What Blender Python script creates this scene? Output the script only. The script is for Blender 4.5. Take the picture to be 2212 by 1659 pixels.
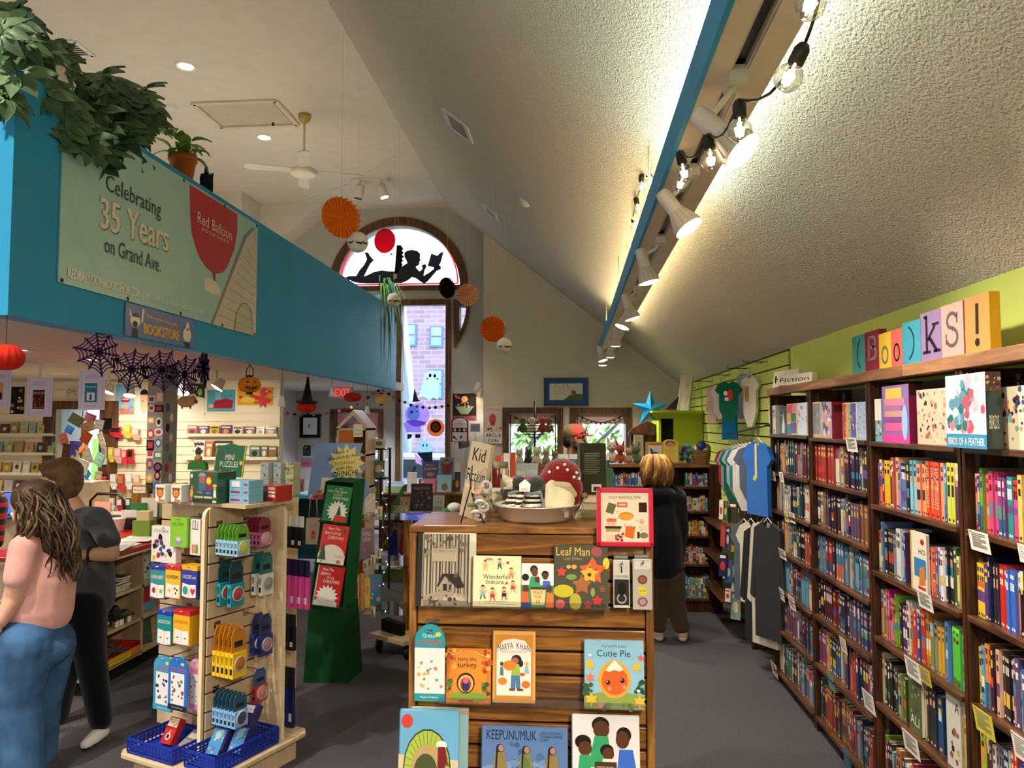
import bpy,bmesh,math,random
from mathutils import Matrix as MX,Vector as VV
S=bpy.context.scene;COL=S.collection;random.seed(11)
PI=math.pi;R=math.radians
for o in list(bpy.data.objects):bpy.data.objects.remove(o,do_unlink=True)
# ---------------- camera (photo taken as 2212 x 1659, focal length 1600 px) ----------------
F=1600.0;H=1.8
PIT=math.atan(85/F);YAW=math.atan(131/F*math.cos(PIT))
cd=bpy.data.cameras.new('camera');cam=bpy.data.objects.new('camera',cd);COL.objects.link(cam)
cd.sensor_width=36.0;cd.lens=36.0*F/2212;cd.clip_start=.05;cd.clip_end=200
cam.location=(0,0,H);cam.rotation_euler=(PI/2+PIT,0,YAW);S.camera=cam
# ---------------- world, exposure ----------------
W=bpy.data.worlds.new('world');S.world=W;W.use_nodes=True
W.node_tree.nodes['Background'].inputs[0].default_value=(.70,.85,1,1)
W.node_tree.nodes['Background'].inputs[1].default_value=2.2
S.view_settings.view_transform='Standard';S.view_settings.look='None'
S.view_settings.gamma=1;S.view_settings.use_curve_mapping=False
S.view_settings.exposure=0.95
WARM=(1,.88,.72);WARMER=(1,.72,.42);NEUT=(1,.95,.88);COOLG=(.86,1,.86)
def lamp(name,kind,loc,power,color=NEUT,rot=(0,0,0),size=.1,size_y=None,spot=None,blend=.5,parent=None):
    l=bpy.data.lights.new(name,kind);l.energy=power;l.color=color
    if kind == 'AREA':
        l.size=size
        if size_y:l.shape='RECTANGLE';l.size_y=size_y
    elif kind == 'SPOT':l.spot_size=R(spot);l.spot_blend=blend;l.shadow_soft_size=size
    else:l.shadow_soft_size=size
    o=bpy.data.objects.new(name,l);COL.objects.link(o);o.location=loc;o.rotation_euler=rot
    if parent:o.parent=parent
    return o
# large area lights: the cove tubes on top of the hanging beam
for i,(y0,y1,c,e) in enumerate(((-1,4.2,COOLG,55),(4.2,9.6,(1,.82,.46),42))):
    lamp('cove_tube_light','AREA',(.50,(y0+y1)/2,3.05),e*.42,c,(PI,.25,0),.16,y1-y0);lamp('cove_tube_light','AREA',(.57,(y0+y1)/2,3.06),e*.13,c,(0,-R(100),0),.05,y1-y0)
# ---------------- helpers ----------------
fw=(-math.sin(YAW)*math.cos(PIT),math.cos(YAW)*math.cos(PIT),math.sin(PIT))
rt=(math.cos(YAW),math.sin(YAW),0)
up=(math.sin(YAW)*math.sin(PIT),-math.cos(YAW)*math.sin(PIT),math.cos(PIT))
def ray(x,y):
    u=(x-1106)/F;v=(829.5-y)/F
    return [fw[i]+u*rt[i]+v*up[i] for i in range(3)]
def PY(x,y,Y):d=ray(x,y);t=Y/d[1];return (d[0]*t,Y,H+d[2]*t)
def PXp(x,y,X):d=ray(x,y);t=X/d[0];return (X,d[1]*t,H+d[2]*t)
def PZ(x,y,Z):d=ray(x,y);t=(Z-H)/d[2];return (d[0]*t,d[1]*t,Z)
def hx(c):
    if not isinstance(c,str):return c
    c=c.lstrip('#');r=[]
    if len(c) == 3:c=''.join(k+k for k in c)
    for i in (0,2,4):
        s=int(c[i:i+2],16)/255
        r.append(s/12.92 if s <= .04045 else ((s+.055)/1.055)**2.4)
    return tuple(r)
def dk(c,k):
    c=hx(c);return tuple(min(1,x*k) for x in c)
def T(x,y,z):return MX.Translation((x,y,z))
def RZ(a):return MX.Rotation(a,4,'Z')
def RX(a):return MX.Rotation(a,4,'X')
def RY(a):return MX.Rotation(a,4,'Y')
class G:
    def __init__(s):s.v=[];s.f=[];s.c=[];s.s=[];s.m=MX()
    def add(s,vs,fs,c,sm=False):
        b=len(s.v);m=s.m;s.v += [tuple(m @ VV(p)) for p in vs];c=hx(c)
        for f in fs:s.f.append([b+i for i in f]);s.c.append(c);s.s.append(sm)
        return s
    def box(s,x0,y0,z0,x1,y1,z1,c='#ffffff'):
        return s.add([(x,y,z) for x in (x0,x1) for y in (y0,y1) for z in (z0,z1)],
            [(0,1,3,2),(4,6,7,5),(0,4,5,1),(2,3,7,6),(0,2,6,4),(1,5,7,3)],c)
    def cb(s,x,y,z,w,d,h,c='#ffffff'):return s.box(x-w/2,y-d/2,z,x+w/2,y+d/2,z+h,c)
    def prism(s,pts,y0,y1,c,cs=None):            # polygon in XZ, thick along Y
        n=len(pts)
        s.add([(x,y0,z) for x,z in pts]+[(x,y1,z) for x,z in pts],[list(range(n)),list(range(2*n-1,n-1,-1))],c)
        return s.add([(x,y0,z) for x,z in pts]+[(x,y1,z) for x,z in pts],[(i,n+i,n+(i+1) % n,(i+1) % n) for i in range(n)],cs or c)
    def prismz(s,pts,z0,z1,c):
        n=len(pts)
        return s.add([(x,y,z0) for x,y in pts]+[(x,y,z1) for x,y in pts],
            [list(range(n-1,-1,-1)),list(range(n,2*n))]+[(i,(i+1) % n,n+(i+1) % n,n+i) for i in range(n)],c)
    def prismx(s,pts,x0,x1,c):                    # polygon in YZ, thick along X
        n=len(pts)
        return s.add([(x0,y,z) for y,z in pts]+[(x1,y,z) for y,z in pts],
            [list(range(n-1,-1,-1)),list(range(n,2*n))]+[(i,(i+1) % n,n+(i+1) % n,n+i) for i in range(n)],c)
    def tube(s,pts,r,c,n=8,cap=True):
        P=[VV(p) for p in pts];k=len(P);rs=r if isinstance(r,(list,tuple)) else [r]*k
        t0=(P[1]-P[0]).normalized();a=t0.orthogonal().normalized();vs=[]
        for i,p in enumerate(P):
            t=(P[min(i+1,k-1)]-P[max(i-1,0)]).normalized();a=(a-t*a.dot(t))
            a=a.normalized() if a.length > 1e-6 else t.orthogonal().normalized();b=t.cross(a)
            for j in range(n):
                q=2*PI*j/n;vs.append(p+(a*math.cos(q)+b*math.sin(q))*rs[i])
        fs=[(i*n+j,i*n+(j+1) % n,(i+1)*n+(j+1) % n,(i+1)*n+j) for i in range(k-1) for j in range(n)]
        if cap:fs += [list(range(n-1,-1,-1)),list(range((k-1)*n,k*n))]
        return s.add(vs,fs,c,n > 4)
    def lathe(s,prof,c,n=20,sx=1,sy=1,sm=True):      # profile (r,z) around Z
        vs=[];k=len(prof)
        for r,z in prof:
            for j in range(n):
                q=2*PI*j/n;vs.append((r*math.cos(q)*sx,r*math.sin(q)*sy,z))
        return s.add(vs,[(i*n+j,i*n+(j+1) % n,(i+1)*n+(j+1) % n,(i+1)*n+j) for i in range(k-1) for j in range(n)],c,sm)
    def ball(s,p,r,c,n=12,k=8):
        if not isinstance(r,(list,tuple)):r=(r,r,r)
        vs=[]
        for i in range(k+1):
            th=PI*i/k;rr=max(math.sin(th),.001)
            for j in range(n):q=2*PI*j/n;vs.append((p[0]+r[0]*rr*math.cos(q),p[1]+r[1]*rr*math.sin(q),p[2]-r[2]*math.cos(th)))
        return s.add(vs,[(i*n+j,i*n+(j+1) % n,(i+1)*n+(j+1) % n,(i+1)*n+j) for i in range(k) for j in range(n)],c,True)
    def poly(s,pts,c):return s.add(pts,[list(range(len(pts)))],c)
    def build(s,name,mat,parent=None,loc=None,rot=None,bev=0,sub=0,kind=None):
        me=bpy.data.meshes.new(name);me.from_pydata(s.v,[],s.f)
        at=me.color_attributes.new('Col','FLOAT_COLOR','CORNER');buf=[]
        for f,c in zip(s.f,s.c):buf += [c[0],c[1],c[2],1.0]*len(f)
        at.data.foreach_set('color',buf)
        me.polygons.foreach_set('use_smooth',s.s)
        me.materials.append(M[mat] if isinstance(mat,str) else mat)
        o=bpy.data.objects.new(name,me);COL.objects.link(o)
        if parent:o.parent=parent
        if loc:o.location=loc
        if rot:o.rotation_euler=rot
        if bev:
            b=o.modifiers.new('b','BEVEL');b.width=bev;b.segments=2;b.limit_method='ANGLE';b.harden_normals=False
        if sub:
            b=o.modifiers.new('s','SUBSURF');b.levels=b.render_levels=sub
        if kind:o['kind']=kind
        return o
def tag(o,label,cat,group=None,kind=None):
    o['label']=label
    if cat:o['category']=cat
    if group:o['group']=group
    if kind:o['kind']=kind
    return o
def thing(name,label,cat,loc=(0,0,0),rot=(0,0,0),group=None):
    o=bpy.data.objects.new(name,None);COL.objects.link(o);o.location=loc;o.rotation_euler=rot
    o.empty_display_size=.05
    return tag(o,label,cat,group)
def dup(root,loc=None,rot=None,label=None,group=None):
    r=root.copy();COL.objects.link(r)
    if loc is not None:r.location=loc
    if rot is not None:r.rotation_euler=rot
    if label:r['label']=label
    if group:r['group']=group
    for ch in list(root.children):
        c=ch.copy();COL.objects.link(c);c.parent=r
        for g in ch.children:d=g.copy();COL.objects.link(d);d.parent=c
    return r
def struct(o):o['kind']='structure';return o
# ---------------- materials ----------------
M={}
def mat(name,col=None,rough=.6,metal=0,spec=.4,nscale=None,nstr=.1,bump=0,bscale=60,var=.06,emit=None,estr=0,alpha=1,trans=0,sheen=0,coat=0,vscale=7):
    m=bpy.data.materials.new(name);m.use_nodes=True;M[name]=m;nt=m.node_tree;N=nt.nodes;L=nt.links
    b=N['Principled BSDF'];b.inputs['Roughness'].default_value=rough;b.inputs['Metallic'].default_value=metal
    b.inputs['Specular IOR Level'].default_value=spec
    if sheen:b.inputs['Sheen Weight'].default_value=sheen
    if coat:b.inputs['Coat Weight'].default_value=coat;b.inputs['Coat Roughness'].default_value=.12
    tc=N.new('ShaderNodeTexCoord');nz=N.new('ShaderNodeTexNoise');nz.inputs['Scale'].default_value=vscale;nz.inputs['Detail'].default_value=2
    L.new(tc.outputs['Object'],nz.inputs['Vector'])
    if col is None:
        a=N.new('ShaderNodeVertexColor');a.layer_name='Col';src=a.outputs[0]
    else:
        a=N.new('ShaderNodeRGB');a.outputs[0].default_value=(*hx(col),1);src=a.outputs[0]
    mr=N.new('ShaderNodeMapRange');mr.inputs['To Min'].default_value=1-var;mr.inputs['To Max'].default_value=1+var;mr.inputs['From Min'].default_value=.3;mr.inputs['From Max'].default_value=.7
    L.new(nz.outputs['Fac'],mr.inputs['Value'])
    mm=N.new('ShaderNodeMix');mm.data_type='RGBA';mm.blend_type='MULTIPLY';mm.inputs[0].default_value=1
    L.new(src,mm.inputs[6]);L.new(mr.outputs[0],mm.inputs[7]);L.new(mm.outputs[2],b.inputs['Base Color'])
    if bump:
        n2=N.new('ShaderNodeTexNoise');n2.inputs['Scale'].default_value=bscale;n2.inputs['Detail'].default_value=3
        L.new(tc.outputs['Object'],n2.inputs['Vector'])
        bp=N.new('ShaderNodeBump');bp.inputs['Strength'].default_value=bump;bp.inputs['Distance'].default_value=.01
        L.new(n2.outputs['Fac'],bp.inputs['Height']);L.new(bp.outputs[0],b.inputs['Normal'])
    if emit:b.inputs['Emission Color'].default_value=(*hx(emit),1);b.inputs['Emission Strength'].default_value=estr
    if trans:b.inputs['Transmission Weight'].default_value=trans
    if alpha < 1:b.inputs['Alpha'].default_value=alpha
    return m
def wood(name,c1,c2,axis='X',scale=1,rough=.45,band=9,coat=0):
    m=mat(name,c1,rough,coat=coat);nt=m.node_tree;N=nt.nodes;L=nt.links;b=N['Principled BSDF']
    tc=N.new('ShaderNodeTexCoord');mp=N.new('ShaderNodeMapping');L.new(tc.outputs['Object'],mp.inputs['Vector'])
    sc={'X':(.6,7,7),'Y':(7,.6,7),'Z':(7,7,.6)}[axis];mp.inputs['Scale'].default_value=[scale*k for k in sc]
    oi=N.new('ShaderNodeObjectInfo');L.new(oi.outputs['Random'],mp.inputs['Location'])
    nz=N.new('ShaderNodeTexNoise');nz.inputs['Scale'].default_value=2.2;nz.inputs['Detail'].default_value=5;nz.inputs['Distortion'].default_value=.6
    L.new(mp.outputs[0],nz.inputs['Vector'])
    ma=N.new('ShaderNodeMath');ma.operation='MULTIPLY';ma.inputs[1].default_value=band;L.new(nz.outputs['Fac'],ma.inputs[0])
    fr=N.new('ShaderNodeMath');fr.operation='PINGPONG';fr.inputs[1].default_value=1;L.new(ma.outputs[0],fr.inputs[0])
    fine=N.new('ShaderNodeTexNoise');fine.inputs['Scale'].default_value=14;fine.inputs['Detail'].default_value=3;L.new(mp.outputs[0],fine.inputs['Vector'])
    ad=N.new('ShaderNodeMath');ad.operation='MULTIPLY';L.new(fr.outputs[0],ad.inputs[0]);L.new(fine.outputs['Fac'],ad.inputs[1])
    cr=N.new('ShaderNodeValToRGB');cr.color_ramp.elements[0].color=(*hx(c1),1);cr.color_ramp.elements[1].color=(*hx(c2),1);cr.color_ramp.elements[1].position=.6
    L.new(ad.outputs[0],cr.inputs[0]);L.new(cr.outputs[0],b.inputs['Base Color'])
    bp=N.new('ShaderNodeBump');bp.inputs['Strength'].default_value=.12;bp.inputs['Distance'].default_value=.004;L.new(fr.outputs[0],bp.inputs['Height']);L.new(bp.outputs[0],b.inputs['Normal'])
    return m
mat('vc',None,.55);mat('vcg',None,.28,spec=.5,var=.03,coat=.3);mat('vcm',None,.85,spec=.2)
mat('cloth',None,.95,spec=.1,bump=.35,bscale=240,sheen=.2,var=.1);mat('plush',None,1,spec=.05,bump=.6,bscale=160,sheen=.5,var=.1)
mat('skin',None,.55,spec=.35,bump=.05,bscale=300,var=.05)
mat('hair',None,.5,spec=.35,bump=.3,bscale=90,var=.25,vscale=40)
mat('denim',None,.9,spec=.1,bump=.4,bscale=300,var=.28,vscale=9)
mat('paper',None,.8,spec=.15,var=.02)
mat('metal','#b9b7b0',.25,metal=1,spec=.5,var=.03);mat('steel','#e4e2de',.3,metal=.72,var=.02)
mat('blackmetal','#101011',.4,spec=.5);mat('whitemetal','#d8d2c4',.4,spec=.5)
mat('leaf',None,.45,spec=.4,var=.25,vscale=12)
mat('ceil','#d6cdc0',.95,spec=.1,var=.03);mat('popcorn','#ddd4c4',.97,spec=.05,bump=1.0,bscale=95,var=.05,vscale=60)
M['popcorn'].node_tree.nodes['Bump'].inputs['Distance'].default_value=.022
mat('beige','#d8cfbe',.9,spec=.15,var=.02);mat('greywall','#b6b3ae',.9,spec=.15,var=.02);mat('lavwall','#c3c6d6',.9,spec=.15,var=.02)
mat('bluewall','#2397cb',.55,spec=.35,bump=.06,bscale=200,var=.05,vscale=2);mat('lime','#c2cf6a',.75,spec=.25,var=.03)
mat('limecab','#a9bd2a',.6,spec=.3,var=.04);mat('whiteslat','#efe3c4',.6,spec=.3,var=.02)
mat('carpet','#67646a',.98,spec=.05,bump=.9,bscale=500,var=.32,vscale=160)
wood('oak','#6a4018','#a8702f','X',1.1,.38,11,coat=.25);wood('oakv','#6e4419','#b07a3a','Z',1.1,.38,9,coat=.25)
wood('walnut','#2b1608','#5a3116','Z',1.2,.45,8);wood('walnutx','#3a2213','#6d4526','Y',1.2,.4,8,coat=.2)
wood('pinebeam','#7a5236','#a87a55','Y',.9,.5,7);wood('trim','#4a2f18','#7d5630','Z',1.2,.45,8)
wood('maple','#cbb18b','#dfcbaa','Z',.7,.4,4,coat=.2);wood('maplex','#c9af8a','#ddc9a8','X',.7,.4,4,coat=.2)
wood('barn','#a89c8b','#d6cdbd','Z',1.4,.8,6)
mat('mapleedge','#e9d7b0',.45,var=.03);mat('counterred','#b01512',.35,spec=.5,var=.04,coat=.3)
mat('laminate','#c0403a',.3,spec=.5,var=.02)
def emis(name,col,s):
    m=bpy.data.materials.new(name);m.use_nodes=True;M[name]=m;b=m.node_tree.nodes['Principled BSDF']
    b.inputs['Base Color'].default_value=(*hx(col),1);b.inputs['Emission Color'].default_value=(*hx(col),1);b.inputs['Emission Strength'].default_value=s;return m
emis('lampface','#fff2dc',9);emis('canface','#fff0dc',9);emis('filament','#ffdfa6',30);emis('exitred','#ff2a18',1.6);emis('fairy','#f4f4ff',4);emis('screen','#2a58d8',1.2)
emis('neonred','#ff2840',.5)
def glassy(name,col=(1,1,1),mix=.10,rough=.02):
    m=bpy.data.materials.new(name);m.use_nodes=True;M[name]=m;nt=m.node_tree;N=nt.nodes;L=nt.links
    for n in list(N):N.remove(n)
    o=N.new('ShaderNodeOutputMaterial');t=N.new('ShaderNodeBsdfTransparent');g=N.new('ShaderNodeBsdfGlossy');x=N.new('ShaderNodeMixShader')
    t.inputs[0].default_value=(*col,1);g.inputs['Roughness'].default_value=rough;f=N.new('ShaderNodeLayerWeight');f.inputs['Blend'].default_value=.25
    mr=N.new('ShaderNodeMapRange');mr.inputs['To Min'].default_value=mix;mr.inputs['To Max'].default_value=.8;L.new(f.outputs['Facing'],mr.inputs[0])
    L.new(mr.outputs[0],x.inputs[0]);L.new(t.outputs[0],x.inputs[1]);L.new(g.outputs[0],x.inputs[2]);L.new(x.outputs[0],o.inputs[0]);return m
glassy('glass',(.93,.96,1),.04);glassy('clear',(.96,.96,.97),.10);glassy('bulbglass',(.93,.91,.87),.24)
m_=mat('glasspaint',None,.6,spec=.2);_n=m_.node_tree;_t=_n.nodes.new('ShaderNodeBsdfTranslucent');_x=_n.nodes.new('ShaderNodeMixShader');_x.inputs[0].default_value=.75
_n.links.new(_n.nodes['Principled BSDF'].inputs['Base Color'].links[0].from_socket,_t.inputs[0]);_n.links.new(_n.nodes['Principled BSDF'].outputs[0],_x.inputs[1]);_n.links.new(_t.outputs[0],_x.inputs[2]);_n.links.new(_x.outputs[0],_n.nodes['Material Output'].inputs[0])
mat('milk',None,.6,spec=.3,alpha=.55)
# ---------------- flat print ----------------
SCR=bpy.data.scenes.new('scratch')
def evalmesh(o):
    SCR.collection.objects.link(o);vl=SCR.view_layers[0];vl.update()
    return bpy.data.meshes.new_from_object(o.evaluated_get(vl.depsgraph))
_tm={}
def textmesh(s):
    if s not in _tm:
        cu=bpy.data.curves.new('t','FONT');cu.body=s;cu.resolution_u=2;o=bpy.data.objects.new('t',cu);me=evalmesh(o)
        vs=[(v.co.x,v.co.y) for v in me.vertices];fs=[list(p.vertices) for p in me.polygons]
        bpy.data.objects.remove(o);bpy.data.curves.remove(cu);bpy.data.meshes.remove(me)
        x0=min(v[0] for v in vs);x1=max(v[0] for v in vs);y0=min(v[1] for v in vs);y1=max(v[1] for v in vs)
        _tm[s]=([((x-x0)/(x1-x0+1e-9),(y-y0)/(y1-y0+1e-9)) for x,y in vs],fs)
    return _tm[s]
def ell(cx,cy,rx,ry,n=18,a0=0,a1=2*PI):return [(cx+rx*math.cos(a0+(a1-a0)*i/n),cy+ry*math.sin(a0+(a1-a0)*i/n)) for i in range(n if a1-a0 >= 6.28 else n+1)]
def starpts(cx,cy,r1,r2,n,a=PI/2,ky=1):return [(cx+(r1 if i % 2 == 0 else r2)*math.cos(a+PI*i/n),cy+ky*(r1 if i % 2 == 0 else r2)*math.sin(a+PI*i/n)) for i in range(2*n)]
def ribbon(pts,w):
    L_,R_=[],[]
    for i,p in enumerate(pts):
        q=pts[max(i-1,0)];r=pts[min(i+1,len(pts)-1)];dx,dy=r[0]-q[0],r[1]-q[1];l=math.hypot(dx,dy) or 1
        L_.append((p[0]-dy/l*w/2,p[1]+dx/l*w/2));R_.append((p[0]+dy/l*w/2,p[1]-dx/l*w/2))
    return L_+R_[::-1]
def art(g,w,h,items,y=0,x0=None,z0=0,step=.0004):
    """items in 0..1 of a w x h rectangle standing in XZ, printed on the face y (towards -Y)"""
    if x0 is None:x0=-w/2
    for k,it in enumerate(items):
        yy=y-step*(k*.25+1);t=it[0];c=it[-1]
        if t == 'r':P=[(it[1],it[2]),(it[3],it[2]),(it[3],it[4]),(it[1],it[4])]
        elif t == 'e':P=ell(it[1],it[2],it[3],it[4])
        elif t == 'p':P=it[1]
        elif t == 's':P=starpts(it[1],it[2],it[3],it[4],it[5],ky=w/h)
        elif t == 'l':
            pts=it[1];q=[(a*w,b*h) for a,b in pts]
            for i in range(len(q)-1):
                rb=ribbon(q[i:i+2],it[2]*w);g.add([(x0+a,yy,z0+b) for a,b in rb],[[0,1,2,3]],c)
            continue
        elif t == 't':                                   # ('t', text, cx, cy, width, height[, slant], colour)
            vs,fs=textmesh(it[1]);a=it[6] if len(it) == 8 else 0
            vv=[((it[2]+(u-.5)*it[4])*w,(it[3]+(v-.5)*it[5]+(u-.5)*a)*h) for u,v in vs]
            g.add([(x0+p,yy,z0+q) for p,q in vv],fs,c);continue
        elif t == 'k':                                   # scatter of small blots: ('k', x0,y0,x1,y1, n, size, [colours])
            rr=random.Random(int(it[1]*997+it[6]*7919+it[5]))
            for i in range(it[5]):
                cx=rr.uniform(it[1],it[3]);cy=rr.uniform(it[2],it[4]);s=it[6]*rr.uniform(.6,1.3);n=rr.choice((5,6,8));a=rr.uniform(0,6)
                g.add([(x0+(cx+s*rr.uniform(.6,1)*math.cos(a+2*PI*j/n))*w,yy-i*1e-6,z0+(cy*h+s*w*rr.uniform(.6,1)*math.sin(a+2*PI*j/n))) for j in range(n)],[list(range(n))],rr.choice(c))
            continue
        g.add([(x0+a*w,yy,z0+b*h) for a,b in P],[list(range(len(P)))],c)
    return g
def printed(parent,w,h,items,y=0,name='cover_print',x0=None,z0=0,m='paper',step=.0004):
    return art(G(),w,h,items,y,x0,z0,step).build(name,m,parent)
# ================= STRUCTURE =================
from mathutils.geometry import tessellate_polygon
YF,YB,XW,XB,ZS,ZT=11.95,11.66,1.68,-2.73,2.33,3.56      # far wall, beige wall, right wall, balcony face, soffit, parapet top
RX_,RZ_=-2.05,5.37
XL,YN=-8.2,-3.0
def slopez(x):return 2.385+(XW-x)*.8
def panel(g,outer,holes,y0,y1,c='#ffffff'):
    loops=[outer]+holes;flat=[p for l in loops for p in l]
    tri=tessellate_polygon([[VV((x,z,0)) for x,z in l] for l in loops])
    for y in (y0,y1):g.add([(x,y,z) for x,z in flat],[list(t) for t in tri],c)
    for l in loops:
        n=len(l);g.add([(x,y0,z) for x,z in l]+[(x,y1,z) for x,z in l],[(i,(i+1) % n,n+(i+1) % n,n+i) for i in range(n)],c)
    return g
def pp(pts,Y):return [(PY(x,y,Y)[0],PY(x,y,Y)[2]) for x,y in pts]
def rect(x0,y0,x1,y1,Y):
    a=PY(x0,y0,Y);b=PY(x1,y1,Y);return [(a[0],b[2]),(b[0],b[2]),(b[0],a[2]),(a[0],a[2])]
g=G().box(XL-.2,YN-.2,-.1,XW+.2,YF+.3,0);struct(g.build('floor','carpet'))
g=G().box(XL,YN,RZ_,RX_,YF+.3,RZ_+.12);struct(g.build('ceiling','ceil'))
g=G().prism([(RX_,RZ_),(XW+.2,slopez(XW+.2)),(XW+.2,slopez(XW+.2)+.15),(RX_,RZ_+.15)],YN,YF+.3,'#ffffff');o=struct(g.build('ceiling','popcorn'));o.name='ceiling_slope'
g=G().box(XW,YN,0,XW+.15,YF+.3,slopez(XW)+.02);struct(g.build('wall_right','lime'))
g=G().box(XL-.2,YN,0,XL,YF,RZ_);struct(g.build('wall_left','ceil'))
g=panel(G(),[(XL,0),(XW,0),(XW,2.4),(RX_,RZ_),(XL,RZ_)],[[(-6.6,.7),(-3.6,.7),(-3.6,2.5),(-6.6,2.5)]],YN-.15,YN);struct(g.build('wall_back','beige'))
# far wall with the arched window, tall window, side light and the window under the balcony
dl=PY(700,420,11.5);d2=PY(594,506,11.5);sl=(d2[2]-dl[2])/(d2[0]-dl[0])
AC=PY(860,621,YF);AR=138/F*YF
archhole=[(AC[0]+AR*math.cos(PI*i/32),AC[2]+AR*math.sin(PI*i/32)) for i in range(33)]
tallhole=rect(868,657,962,1064,YF)
def arcseg(ax,ay,bx,by,cx,cy,n=8):return [((1-t)**2*ax+2*t*(1-t)*cx+t*t*bx,(1-t)**2*ay+2*t*(1-t)*cy+t*t*by) for t in [i/n for i in range(n+1)]]
sidehole=pp(arcseg(993,718,1008,662,1006,694)+[(993,661)],YF)
winhole=rect(728,891,816,1085,YF)
g=panel(G(),[(PY(608,900,YF)[0],0),(PY(1043.5,900,YF)[0]+.3,0),(PY(1043.5,900,YF)[0]+.3,slopez(PY(1043.5,900,YF)[0]+.3)),(RX_,RZ_),(dl[0],RZ_),(PY(608,900,YF)[0]-.7,RZ_-(dl[0]-PY(608,900,YF)[0]+.7)*abs(sl)),(PY(608,900,YF)[0]-.7,ZS+.15),(PY(608,900,YF)[0],ZS+.15)],
    [archhole,tallhole,sidehole,winhole],YF,YF+.2);struct(g.build('wall_far','greywall'))
bx0=PY(1044.5,700,YB)[0]
holes=[rect(1099,892,1204,1000,YB),rect(1243,892,1353,1000,YB)]
g=panel(G(),[(bx0,0),(XW,0),(XW,slopez(XW)),(bx0,slopez(bx0))],holes,YB,YF);o=struct(g.build('wall_far','beige'));o.name='wall_far_beige'
# gable reveal and upstairs walls behind the balcony
xq=-5.05
g=G().prism([(xq-.6,RZ_-(dl[0]-xq+.6)*abs(sl)),(dl[0],RZ_),(xq-.6,RZ_)],11.5,YF+.1,'#fff');o=struct(g.build('wall_upstairs','ceil'))
g=G().box(XL,10.84,ZS,xq,11.6,RZ_);o=struct(g.build('wall_upstairs','ceil'));o.name='wall_upstairs_left'
# balcony: soffit slab and blue parapet (front face turns the corner towards the left wall)
YE,YC=11.29,3.36
g=G().box(XL,YC+.02,ZS,XB-.02,YF,ZS+.12);o=struct(g.build('ceiling','ceil'));o.name='ceiling_soffit'
g=G().box(XB-.13,YC,ZS-.004,XB,YE,ZT);g.box(XL,YC,ZS-.004,XB-.13,YC+.13,ZT);o=struct(g.build('wall_balcony','bluewall'))
# lavender passage under the balcony (right of the white slat wall)
YS=8.7;XS=PY(604,1000,YS)[0]
g=G().box(-4.7,YS+.1,0,-4.56,YF,ZS);struct(g.build('wall_passage','lavwall'))
# white slat wall: backing + one slat per board
xo0,xo1=PY(121,900,YS)[0],PY(222,900,YS)[0]            # opening of the shop window between the slats
zo0,zo1=.9,PY(170,884,YS)[2]
g=panel(G(),[(XL,0),(XS,0),(XS,ZS),(XL,ZS)],[[(xo0,zo0),(xo1,zo0),(xo1,zo1),(xo0,zo1)]],YS,YS+.1);sw=struct(g.build('wall_slat','whiteslat'))
nz=23;dz=(ZS-.02)/nz
for i in range(nz):
    z0=.01+i*dz;segs=[(XL,XS)] if (z0+dz < zo0 or z0 > zo1) else [(XL,xo0-.12),(xo1+.12,XS)]
    for a,b in segs:
        G().box(a,YS-.02,z0+.004,b,YS,z0+dz-.004).build('slat','whiteslat',sw)
# green slat wall on the right wall
YG0=PXp(1707,760,XW)[1]
gs=struct(G().box(XW-.006,YG0,.3,XW,YB,2.38,'#4a5518').build('wall_slat','vcm'));gs.name='wall_slat_green'
for i in range(13):
    z0=.9+i*.113;z1=min(z0+.1,2.375)
    if z1 > z0+.02:G().box(XW-.022,YG0,z0,XW-.006,YB-.01,z1).build('slat','lime',gs)
# beam under the slope: blue fascia, painted underside, recessed track
tb=thing('light_beam','long suspended light beam with blue side hanging under the sloped ceiling','beam',(0,0,2.9))
G().box(.407,-1.2,-.004,.425,YB,.13).build('blue_fascia','bluewall',tb)
g=G().box(.425,-1.2,0,.495,YB,.02,'#dccdb8');g.box(.55,-1.2,0,.638,YB,.02,'#dccdb8');g.box(.62,-1.2,.02,.638,YB,.11,'#dccdb8');g.box(.425,-1.2,.05,.62,YB,.07,'#dccdb8');g.build('underside','vc',tb)
g=G().box(.497,-1.2,.004,.503,YB,.045,'#c9c2b6');g.box(.542,-1.2,.004,.548,YB,.045,'#c9c2b6');g.box(.503,-1.2,.03,.542,YB,.048,'#17130f');g.build('track','vcg',tb)
for y in (1.5,4.2,7,9.6):G().tube([(.44,y,.1),(.44,y,slopez(.44)-2.9)],.006,'#cfc8ba').build('hanger_rod','vc',tb)
# window frames and panes
def framed(name,pts_out,pts_in,y,depth=.1,kids=True,pane='glass'):
    t=G();n=len(pts_out)
    for k,(a,b) in enumerate(((y-.035,y+depth),)):
        vs=[(x,a,z) for x,z in pts_out]+[(x,a,z) for x,z in pts_in]+[(x,b,z) for x,z in pts_out]+[(x,b,z) for x,z in pts_in]
        fs=[]
        for i in range(n):
            j=(i+1) % n;fs += [(i,j,n+j,n+i),(2*n+i,3*n+i,3*n+j,2*n+j),(n+i,n+j,3*n+j,3*n+i),(i,2*n+i,2*n+j,j)]
        t.add(vs,fs,'#ffffff')
    o=struct(t.build(name,'trim'))
    G().poly([(x,y+.12,z) for x,z in pts_in],'#ffffff').build('window_pane',pane,o)
    return o
def grow(c,k):
    mx=sum(p[0] for p in c)/len(c);mz=sum(p[1] for p in c)/len(c)
    return [(x+(k if x > mx else -k),z+(k if z > mz else -k)) for x,z in c]
ro,ri=157/F*YF,139/F*YF;zb=PY(860,628,YF)[2];zi=PY(860,618,YF)[2]
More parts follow.
